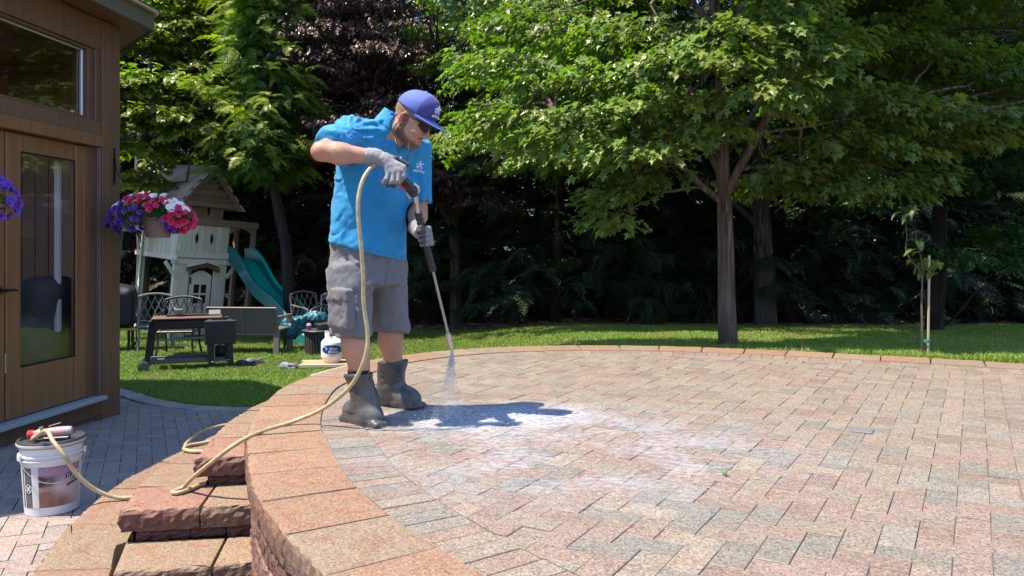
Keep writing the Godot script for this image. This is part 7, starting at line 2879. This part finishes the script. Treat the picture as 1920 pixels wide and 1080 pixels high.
func boot(t: Node, base: Vector3, top: Vector3, ankle: Vector3, heel: Vector3, toe: Vector3, rt: float, lift: float) -> void:
	var fd := Vector3(toe.x - heel.x, 0, toe.z - heel.z).normalized()
	var sd := Vector3(-fd.z, 0, fd.x)
	heel.y = lift + 0.045
	toe.y = lift + 0.042
	ankle.y = maxf(ankle.y, 0.11)
	var B := Basis(sd, Vector3.UP, fd)
	var f := Field.new(Vector3(minf(heel.x, toe.x) - 0.12, -0.01, minf(heel.z, toe.z) - 0.13), Vector3(maxf(heel.x, toe.x) + 0.12, top.y + 0.03, maxf(heel.z, toe.z) + 0.13), 0.0065)
	var mid := top.lerp(ankle, 0.6)
	f.loft([[0.05, ankle.lerp(heel, 0.45), 0.05, 0.072], [0.115, ankle.lerp(mid, 0.15), 0.062, 0.078], [mid.y + 0.02, mid.lerp(top, 0.2), rt * 0.86, rt * 0.96], [top.y - 0.02, top, rt * 0.95, rt], [top.y, top, rt * 0.96, rt * 1.02]], sd, fd)
	f.ell(heel + Vector3(0, 0.012, 0) + fd * 0.02, B, Vector3(0.045, 0.052, 0.055), 0.03)
	f.cone(ankle + Vector3(0, 0.0, 0) + fd * 0.015, toe - fd * 0.085 + Vector3(0, 0.016, 0), 0.056, 0.046, 0.05)
	f.cone(heel + fd * 0.03, toe - fd * 0.075, 0.047, 0.048, 0.04)
	f.ell(toe - fd * 0.06 + Vector3(0, 0.006, 0), B, Vector3(0.051, 0.052, 0.078), 0.035)
	# sole with a heel block
	f.rbox(heel.lerp(toe, 0.72) + Vector3(0, lift + 0.014 - heel.lerp(toe, 0.72).y, 0), B, Vector3(0.047, 0.014, 0.095), 0.012, 0.012)
	f.rbox(heel.lerp(toe, 0.08) + Vector3(0, lift + 0.016 - heel.y, 0), B, Vector3(0.046, 0.016, 0.055), 0.010, 0.008)
	f.rbox(heel.lerp(toe, 0.45) + Vector3(0, lift + 0.028 - heel.y, 0), B, Vector3(0.044, 0.010, 0.13), 0.008, 0.008)
	# hollow at the top
	f.loft([[top.y - 0.10, mid.lerp(top, 0.2), rt * 0.72, rt * 0.8], [top.y + 0.05, top, rt * 0.80, rt * 0.86]], sd, fd, 0.0, 1)
	f.keep(top - Vector3(0, 0.004, 0), Vector3(fd.x * 0.12, -1, fd.z * 0.12).normalized())
	var tc := toe - fd * 0.055
	f.ripple(func(p: Vector3):
		var v := 0.0025 * smooth_noise(p, 14.0)
		var q: Vector3 = p - tc
		var along: float = q.dot(fd) + 0.4 * (q.y - 0.05)
		# rolled rim, ribs below it, a ridge across the vamp, creases at the ankle
		if p.y > top.y - 0.018: v += 0.0025
		if p.y < top.y - 0.035 and p.y > top.y - 0.085: v += 0.0014 * sin((p.y) * 420.0)
		if absf(along + 0.035) < 0.006 and p.y < 0.12: v += 0.0015
		if p.y < lift + 0.03: v += 0.003
		v += 0.0018 * sin(p.y * 85.0 + 5.0 * smooth_noise(p, 9.0)) * smoothstep(0.10, 0.13, p.y) * smoothstep(0.19, 0.15, p.y)
		return v)
	part("rubber_boot", f.mesh(base, func(p: Vector3):
		var c := Color(0.058, 0.058, 0.057)
		var q: Vector3 = p - tc
		var along: float = q.dot(fd) + 0.4 * (q.y - 0.05)
		c = c.lerp(Color(0.12, 0.116, 0.108), clampf(0.45 + 1.3 * smooth_noise(p, 16.0), 0.0, 1.0) * 0.5 * smoothstep(0.26, 0.05, p.y))
		if p.y > top.y - 0.02: c = Color(0.05, 0.05, 0.05)
		return c), boot_mat(), t)
	# dark sock top inside the boot
	var b := MB.new()
	b.col = Color(0.015, 0.013, 0.016)
	b.lathe(Transform3D(Basis(), top - base), [Vector2(0.05, -0.06), Vector2(0.053, 0.0), Vector2(0.056, 0.014), Vector2(0.045, 0.016)], 20)
	part("sock", b.mesh(), M.tint, t)


func boot_mat() -> StandardMaterial3D:
	if not M.has("rubber"):
		M.rubber = mat(1, 1, 1, 0.42)
	return M.rubber


# ---------------------------------------------------------------- lance, hoses, bucket, water

func build_tools() -> void:
	var a := at(712, 301, 3.90)
	var t := thing("pressure_washer_lance", "black spray gun and long steel lance held in both the man's gloves", "lance", a)
	var p := func(u: float, v: float, d: float) -> Vector3: return at(u, v, d) - a
	var b := MB.new()
	# gun body: grip end, thick middle, nose
	b.tube([p.call(706, 306, 3.90), p.call(714, 304, 3.90), p.call(735, 318, 3.912), p.call(752, 333, 3.922), p.call(766, 349, 3.93), p.call(777, 364, 3.94), p.call(779, 369, 3.942)], [0.014, 0.018, 0.019, 0.021, 0.026, 0.022, 0.014], 12)
	b.bar(p.call(760, 342, 3.925), p.call(780, 366, 3.94), 0.04, 0.05, Vector3.BACK, 0.01)
	part("gun_body", b.mesh(), M.black, t)
	b = MB.new()
	b.bar(p.call(738, 336, 3.905), p.call(761, 357, 3.922), 0.014, 0.022, Vector3.BACK, 0.004)
	part("trigger", b.mesh(), M.red, t)
	b = MB.new()
	b.bar(p.call(762, 360, 3.92), p.call(770, 372, 3.93), 0.012, 0.02, Vector3.BACK, 0.003)
	b.tube([p.call(776, 345, 3.93), p.call(783, 350, 3.93), p.call(785, 357, 3.935), p.call(780, 364, 3.94)], [0.008, 0.01, 0.01, 0.007], 8)
	b.tube([p.call(779, 367, 3.942), p.call(781, 380, 3.955)], [0.013], 10)
	b.tube([p.call(781, 378, 3.953), p.call(784, 398, 3.98)], [0.010, 0.012], 10)
	part("brass_fitting", b.mesh(), M.steel, t)
	# ribbed handle
	var g0: Vector3 = p.call(783, 396, 3.99)
	var g1: Vector3 = p.call(812, 508, 4.06)
	b = MB.new()
	var pts := []
	var rad := []
	for k in 65:
		pts.append(g0.lerp(g1, k / 64.0))
		rad.append(0.0165 + 0.0035 * (1.0 if k % 4 < 2 else 0.0))
	b.tube(pts, rad, 12)
	part("ribbed_handle", b.mesh(), M.black, t)
	b = MB.new()
	var n0: Vector3 = p.call(840, 625, 4.17)
	b.tube([g1.lerp(g0, 0.03), n0], [0.0072], 10)
	part("steel_tube", b.mesh(), mat(0.30, 0.295, 0.28, 0.35, 0.5), t)
	b = MB.new()
	var n1: Vector3 = p.call(847, 657, 4.20)
	pts = []
	for k in 9:
		pts.append(n0.lerp(n1, k / 8.0))
	b.tube(pts, [0.011, 0.017, 0.017, 0.013, 0.017, 0.017, 0.013, 0.010, 0.008], 12)
	part("nozzle", b.mesh(), M.steel, t)
	# hose: from the grip over the man's knee, across the coping, down to the step
	var hp := []
	for q in [[706, 307, 3.90], [694, 316, 3.87], [680, 338, 3.84], [672, 372, 3.82], [672, 410, 3.82], [677, 460, 3.83], [681, 520, 3.85], [682, 570, 3.87], [689, 620, 3.88], [688, 655, 3.88], [675, 695, 3.90], [650, 732, 3.95], [604, 767, 4.03], [545, 792, 4.02], [500, 806, 3.90], [462, 821, 3.76], [430, 841, 3.70], [395, 868, 3.72], [362, 895, 3.79], [343, 914, 3.85]]:
		hp.append(at(q[0], q[1], q[2]))
	hp.append_array([Vector3(-1.602, -0.2575, -3.80), Vector3(-1.575, -0.2575, -3.78), Vector3(-1.54, -0.2575, -3.82), Vector3(-1.52, -0.2575, -3.9), Vector3(-1.50, -0.2575, -3.93)])
	var line := curve_points(hp, 0.03)
	b = MB.new()
	b.tube(line, [0.0102], 12)
	var o := part("pressure_hose", b.mesh(), M.hose, self)
	tag(o, "tan hose hanging from the man's spray gun across the coping to the steps", "hose")
	# water: hundreds of small drops in a narrow fan, and a splash where it lands
	var w0 := at(848, 660, 4.20)
	var wm := mat(0.9, 0.92, 0.95, 0.15)
	wm.transparency = BaseMaterial3D.TRANSPARENCY_ALPHA
	wm.albedo_color = Color(1.0, 0.97, 0.92, 0.42)
	wm.roughness = 0.3
	b = MB.new()
	b.lathe(Transform3D(Basis.from_scale(Vector3(0.8, 4.0, 0.8)), Vector3.ZERO), [Vector2(0, -0.0022), Vector2(0.0016, -0.001), Vector2(0.0018, 0.0008), Vector2(0, 0.0026)], 5)
	var xs := []
	var cs := []
	var ground := at(838, 788, 4.17)
	for k in 5200:
		var f := pow(rng.randf(), 2.1)
		var tgt := ground + Vector3(rr(-1, 1) * 0.085, 0.0, rr(-1, 1) * 0.05)
		var q := w0.lerp(tgt, f) + Vector3(rr(-1, 1), rr(-1, 1), rr(-1, 1)) * 0.006
		if q.y < 0.004: continue
		var d := (tgt - w0).normalized()
		var x := d.cross(Vector3.BACK).normalized()
		xs.append(Transform3D(Basis(x, d, x.cross(d)).scaled(Vector3.ONE * rr(0.25, 0.75) * (1.0 - 0.35 * f)), q))
		cs.append(Color.WHITE)
	for k in 900:
		var an := rr(0, TAU)
		var r := pow(rng.randf(), 1.6) * 0.55
		var q := ground + Vector3(cos(an) * r, 0.006 + absf(rr(0, 0.07)) * exp(-r * 3.0), sin(an) * r * 0.7)
		xs.append(Transform3D(Basis(Vector3(rr(-1, 1), 0.2, rr(-1, 1)).normalized(), rr(0, TAU)).scaled(Vector3(1, 0.35, 1) * rr(0.4, 1.0)), q))
		cs.append(Color.WHITE)
	var sp := many("water_spray", b.mesh(), wm, self, xs, cs)
	# film of foamy water on the bricks round the spot being washed
	var im := Image.create(512, 512, false, Image.FORMAT_RGBA8)
	var nz := FastNoiseLite.new()
	nz.seed = 77
	nz.frequency = 1.0
	nz.fractal_octaves = 5
	for y in 512:
		for x in 512:
			var u := x / 256.0 - 1.0
			var v := y / 256.0 - 1.0
			var r := sqrt(u * u + v * v)
			var n := nz.get_noise_2d(u * 2.4, v * 2.4)
			var s := nz.get_noise_2d(u * 18.0 + 40.0, v * 18.0)
			var al := smoothstep(0.98, 0.1, r + 0.36 * n) * (0.42 + 0.7 * s)
			im.set_pixel(x, y, Color(0.86, 0.89, 0.95, clampf(al, 0.0, 0.5)))
	var fm := StandardMaterial3D.new()
	fm.transparency = BaseMaterial3D.TRANSPARENCY_ALPHA
	fm.albedo_texture = ImageTexture.create_from_image(im)
	fm.roughness = 0.3
	b = MB.new()
	var wc := at(925, 786, 4.2)
	var y := 0.0055
	for q in [[Vector3(wc.x, y, wc.z - 0.03), 0.80, 0.55, 0.2]]:
		var c: Vector3 = q[0]
		b.quad_uv(c + Vector3(-q[1], 0, -q[2]).rotated(Vector3.UP, q[3]), c + Vector3(q[1], 0, -q[2]).rotated(Vector3.UP, q[3]), c + Vector3(q[1], 0, q[2]).rotated(Vector3.UP, q[3]), c + Vector3(-q[1], 0, q[2]).rotated(Vector3.UP, q[3]), Vector3.UP)
	var wo := part("water_film", b.mesh(), fm, self)
	wo.set_meta("kind", "structure")
	# milky residue that spreads thinly over the washed bricks
	im = Image.create(512, 512, false, Image.FORMAT_RGBA8)
	for yy in 512:
		for x in 512:
			var u := x / 256.0 - 1.0
			var v := yy / 256.0 - 1.0
			var r := sqrt(u * u + v * v)
			var n := nz.get_noise_2d(u * 3.0 + 9.0, v * 3.0)
			var s := nz.get_noise_2d(u * 30.0 + 4.0, v * 30.0)
			im.set_pixel(x, yy, Color(0.82, 0.85, 0.92, clampf(smoothstep(1.0, 0.3, r + 0.3 * n) * (0.08 + 0.28 * n + 0.25 * s), 0.0, 0.24)))
	fm = fm.duplicate()
	fm.albedo_texture = ImageTexture.create_from_image(im)
	fm.roughness = 0.5
	b = MB.new()
	var c2 := Vector3(0.3, 0.0035, -3.65)
	b.quad_uv(c2 + Vector3(-1.5, 0, -1.3), c2 + Vector3(1.5, 0, -1.3), c2 + Vector3(1.5, 0, 1.3), c2 + Vector3(-1.5, 0, 1.3), Vector3.UP)
	part("water_film", b.mesh(), fm, self).set_meta("kind", "structure")


func build_bucket() -> void:
	var c := Vector3(-2.50, path_y(4.38), -4.38)
	var t := thing("bucket", "white plastic pail with printed label and grey lid on the path", "bucket", c, 0.0)
	t.basis = Basis(Vector3.BACK, 0.012)
	var plastic := mat(0.60, 0.595, 0.575, 0.38)
	plastic.subsurf_scatter_enabled = true
	plastic.subsurf_scatter_strength = 0.1
	var b := MB.new()
	b.lathe(put(Vector3.ZERO), [Vector2(0.0, 0.0), Vector2(0.124, 0.0), Vector2(0.131, 0.008), Vector2(0.146, 0.288), Vector2(0.149, 0.29), Vector2(0.158, 0.292), Vector2(0.160, 0.30), Vector2(0.150, 0.304), Vector2(0.150, 0.312), Vector2(0.160, 0.316), Vector2(0.160, 0.324), Vector2(0.150, 0.328), Vector2(0.1505, 0.352), Vector2(0.155, 0.354), Vector2(0.155, 0.362), Vector2(0.149, 0.364), Vector2(0.151, 0.385), Vector2(0.145, 0.388)], 64)
	part("pail", b.mesh(), plastic, t)
	b = MB.new()
	b.lathe(put(Vector3(0, 0.376, 0)), [Vector2(0.152, -0.004), Vector2(0.164, 0.0), Vector2(0.166, 0.014), Vector2(0.162, 0.022), Vector2(0.150, 0.022), Vector2(0.143, 0.010), Vector2(0.0, 0.008)], 56)
	part("lid", b.mesh(), mat(0.05, 0.05, 0.052, 0.4), t)
	b = MB.new()
	b.lathe(put(Vector3(0, 0.374, 0)), [Vector2(0.158, -0.006), Vector2(0.1675, 0.0), Vector2(0.1675, 0.010), Vector2(0.16, 0.014)], 56)
	part("lid_ring", b.mesh(), mat(0.42, 0.42, 0.41, 0.4), t)
	# wire handle with its ears
	var face := 0.52
	b = MB.new()
	for s in [-1.0, 1.0]:
		var an: float = face + s * 1.25 + 0.1
		b.box(Transform3D(Basis(Vector3.UP, an), Vector3(sin(an) * 0.163, 0.318, cos(an) * 0.163)), Vector3(0.035, 0.035, 0.012), 0.004)
	part("handle_ear", b.mesh(), plastic, t)
	b = MB.new()
	var pts := []
	for k in 25:
		var f := k / 24.0
		var an := face - 1.15 + 2.5 * f
		pts.append(Vector3(sin(an) * (0.166 + 0.016 * sin(PI * f)), 0.318 - 0.13 * sin(PI * f), cos(an) * (0.166 + 0.016 * sin(PI * f))))
	b.tube(pts, [0.0022], 6)
	part("wire_handle", b.mesh(), M.steel, t)
	# printed label: photo of a misty path on the right, dark instruction strip on the left
	var W := 768
	var Hh := 384
	var im := Image.create(W, Hh, false, Image.FORMAT_RGB8)
	var nz := FastNoiseLite.new()
	nz.seed = 12
	nz.frequency = 1.0
	nz.fractal_octaves = 4
	for y in Hh:
		for x in W:
			var u := float(x) / W
			var v := float(y) / Hh
			var col := Color(0.74, 0.735, 0.72)
			if u < 0.05 and v > 0.02:
				col = Color(0.30, 0.27, 0.29).lerp(Color(0.55, 0.5, 0.5), 0.5 + nz.get_noise_2d(x * 0.3, y * 0.3))
			elif u > 0.075 and u < 0.215 and v > 0.02:
				col = Color(0.17, 0.16, 0.17)
				var yy := fposmod(v * 40.0, 1.0)
				if yy < 0.42 and u > 0.09 and u < 0.2 and not (v > 0.40 and v < 0.66) and nz.get_noise_2d(x * 0.25, floor(v * 40.0) * 9.0) > -0.12:
					col = Color(0.62, 0.61, 0.60)
				var dx := (u - 0.145) / 0.062
				var dy := (v - 0.53) / 0.115
				var q := dx * dx + dy * dy
				if q < 1.0:
					col = Color(0.80, 0.80, 0.80) if q > 0.72 or absf(dx + dy) < 0.16 or absf(dx - dy) < 0.16 or q < 0.12 else Color(0.2, 0.2, 0.2)
			elif u > 0.33:
				# dusk sky, dark trees, mist, brick-red ground
				var n := nz.get_noise_2d(u * 9.0, v * 7.0)
				col = Color(0.55, 0.42, 0.50).lerp(Color(0.66, 0.56, 0.57), v * 2.0 + n * 0.4)
				var tree := smoothstep(0.16, 0.3, v) * smoothstep(0.62, 0.38, v) * smoothstep(0.72, 0.36, u)
				col = col.lerp(Color(0.20, 0.14, 0.13), clampf(tree * (0.95 + n), 0.0, 1.0))
				var gr := smoothstep(0.50, 0.66, v)
				col = col.lerp(Color(0.46, 0.30, 0.25), gr * (0.9 + 0.2 * n))
				var mist := exp(-pow((v - 0.56) * 5.0, 2.0)) * smoothstep(0.45, 0.65, u) + smoothstep(0.62, 0.95, u) * smoothstep(0.25, 0.6, v)
				col = col.lerp(Color(0.72, 0.67, 0.65), clampf(mist * 0.85, 0.0, 0.9))
			im.set_pixel(x, y, col)
	var lm := StandardMaterial3D.new()
	lm.albedo_texture = ImageTexture.create_from_image(im)
	lm.roughness = 0.35
	b = MB.new()
	b.has_uv = true
	for k in 30:
		var f0 := k / 30.0
		var f1 := (k + 1) / 30.0
		var a0 := face - 1.22 + 2.32 * f0
		var a1 := face - 1.22 + 2.32 * f1
		var e := [Vector3(sin(a0), 0, cos(a0)), Vector3(sin(a1), 0, cos(a1))]
		for q in [[0, 0.268, 0.1462, f0, 0.0], [1, 0.268, 0.1462, f1, 0.0], [1, 0.052, 0.1348, f1, 1.0], [0, 0.268, 0.1462, f0, 0.0], [1, 0.052, 0.1348, f1, 1.0], [0, 0.052, 0.1348, f0, 1.0]]:
			b.v.append(e[q[0]] * q[2] + Vector3(0, q[1], 0)); b.n.append(e[q[0]]); b.c.append(Color.WHITE); b.t.append(Vector2(q[3], q[4]))
	var lab := part("label", b.mesh(), lm, t)
	b = MB.new()
	for k in 10:
		var a0 := face + 0.50 + 0.52 * k / 10.0
		var a1 := face + 0.50 + 0.52 * (k + 1) / 10.0
		var y0 := 0.188 + 0.02 * k / 10.0
		for q in [[y0 - 0.002, 0.036, 0.1452, Color(0.05, 0.05, 0.05)], [y0 + 0.003, 0.027, 0.1462, Color(0.45, 0.42, 0.40)], [y0 - 0.036, 0.014, 0.1442, Color(0.05, 0.05, 0.05)], [y0 - 0.016, 0.012, 0.1456, Color(0.05, 0.30, 0.16)]]:
			if q[3].g > 0.2 and q[3].r < 0.1 and (k < 3 or k > 8): continue
			b.col = q[3]
			b.quad(Vector3(sin(a0) * q[2], q[0], cos(a0) * q[2]), Vector3(sin(a1) * q[2], q[0] + 0.002, cos(a1) * q[2]), Vector3(sin(a1) * q[2], q[0] + q[1], cos(a1) * q[2]), Vector3(sin(a0) * q[2], q[0] + q[1] - 0.002, cos(a0) * q[2]), Vector3(sin(a0), 0, cos(a0)))
	part("name_plate", b.mesh(), M.tint, lab)
	lettering(lab, "URE-A", 0.03, 0.1468, 0.207, face + 0.74, M.black)
	# second spray gun on the lid
	t = thing("spray_gun", "short spray gun with red end lying on the pail's lid", "spray gun", c + Vector3(-0.005, 0.392, 0.02), 0.22)
	b = MB.new()
	b.lathe(Transform3D(Basis(Vector3.BACK, PI / 2), Vector3(-0.045, 0.028, 0)), [Vector2(0, 0.062), Vector2(0.02, 0.06), Vector2(0.024, 0.05), Vector2(0.021, 0.045), Vector2(0.024, 0.04), Vector2(0.021, 0.03), Vector2(0.022, 0.005), Vector2(0.0, 0.0)], 18)
	part("red_end", b.mesh(), M.red, t)
	b = MB.new()
	b.lathe(Transform3D(Basis(Vector3.BACK, -PI / 2), Vector3(-0.055, 0.03, 0)), [Vector2(0.0, 0.0), Vector2(0.026, 0.0), Vector2(0.026, 0.012), Vector2(0.02, 0.014), Vector2(0.02, 0.026), Vector2(0.027, 0.028), Vector2(0.027, 0.042), Vector2(0.018, 0.046), Vector2(0.0, 0.046)], 18)
	b.tube([Vector3(-0.04, 0.03, 0), Vector3(-0.04, 0.066, 0)], [0.011], 10)
	b.tube([Vector3(-0.055, 0.03, 0.0), Vector3(-0.06, 0.022, 0.04), Vector3(-0.062, 0.012, 0.06)], [0.013, 0.013, 0.0145], 10)
	part("metal_fitting", b.mesh(), mat(0.38, 0.36, 0.35, 0.35, 0.7), t)
	b = MB.new()
	b.lathe(Transform3D(Basis(Vector3.BACK, -PI / 2 + 0.04), Vector3(-0.012, 0.034, 0)), [Vector2(0.0, 0.0), Vector2(0.022, 0.0), Vector2(0.025, 0.02), Vector2(0.026, 0.11), Vector2(0.022, 0.125), Vector2(0, 0.126)], 20)
	part("grey_barrel", b.mesh(), mat(0.30, 0.30, 0.31, 0.35), t)
	b = MB.new()
	b.lathe(Transform3D(Basis(Vector3.BACK, -PI / 2 + 0.04), Vector3(0.03, 0.0357, 0)), [Vector2(0.0267, 0.0), Vector2(0.0268, 0.05)], 20)
	part("red_and_white_sticker", b.mesh(), mat(0.6, 0.25, 0.25, 0.4), t)
	b = MB.new()
	b.bar(Vector3(-0.02, 0.004, 0.02), Vector3(0.11, 0.008, 0.03), 0.03, 0.02, Vector3.UP, 0.004)
	b.bar(Vector3(-0.01, 0.062, -0.02), Vector3(0.05, 0.078, -0.03), 0.02, 0.008, Vector3.UP, 0.002)
	part("black_guard", b.mesh(), M.black, t)
	# its hose: down the pail, over the lowest band of the steps and round behind
	var g: Vector3 = t.transform * Vector3(-0.062, 0.012, 0.06)
	var hp := [g]
	for q in [[86, 808, 4.17], [100, 828, 4.10], [118, 851, 4.08], [137, 880, 4.10], [160, 905, 4.12], [184, 921, 4.15], [208, 930, 4.17], [234, 934, 4.185]]:
		hp.append(at(q[0], q[1], q[2]))
	hp.append_array([Vector3(-1.93, -0.407, -4.25), Vector3(-1.915, -0.407, -4.5), Vector3(-1.93, -0.407, -4.8), Vector3(-2.0, -0.40, -5.05), Vector3(-2.10, -0.39, -5.17), Vector3(-2.14, -0.385, -5.35), Vector3(-2.14, -0.38, -5.6), Vector3(-2.04, -0.38, -5.78), Vector3(-1.9, -0.40, -5.8), Vector3(-1.86, -0.39, -5.6), Vector3(-1.85, -0.34, -5.35), Vector3(-1.80, -0.2575, -5.1), Vector3(-1.76, -0.2575, -4.85), Vector3(-1.81, -0.2575, -4.75), Vector3(-1.875, -0.2575, -4.69), Vector3(-1.875, -0.2575, -4.60), Vector3(-1.81, -0.2575, -4.55), Vector3(-1.72, -0.2575, -4.54), Vector3(-1.69, -0.2575, -4.5)])
	b = MB.new()
	b.tube(curve_points(hp, 0.03), [0.0108], 12)
	var o := part("bucket_hose", b.mesh(), M.hose, self)
	tag(o, "pale hose running from the gun on the pail over the lowest step", "hose")


func build_small() -> void:
	# a green scrap of leaf on the bricks, dry leaves on the grass
	var q := at(1362, 893, 0.9 * FOCAL / (893 - 462))
	var t := thing("fallen_leaf", "small torn green leaf lying on the bricks right of centre", "leaf", Vector3(q.x, 0.006, q.z))
	var b := MB.new()
	b.col = Color(0.12, 0.3, 0.05)
	oval_leaf(b, Transform3D(Basis(Vector3.UP, 0.7), Vector3.ZERO), 0.026, 0.8, -0.3)
	oval_leaf(b, Transform3D(Basis(Vector3.UP, 2.4), Vector3(0.006, 0.002, 0.004)), 0.022, 0.8, -0.3)
	part("blade", b.mesh(), M.leaf, t)
	b = MB.new()
	b.col = Color(0.2, 0.3, 0.1)
	b.tube([Vector3.ZERO, Vector3(-0.012, 0.003, 0.01)], [0.001], 5)
	part("stalk", b.mesh(), M.leaf, t)
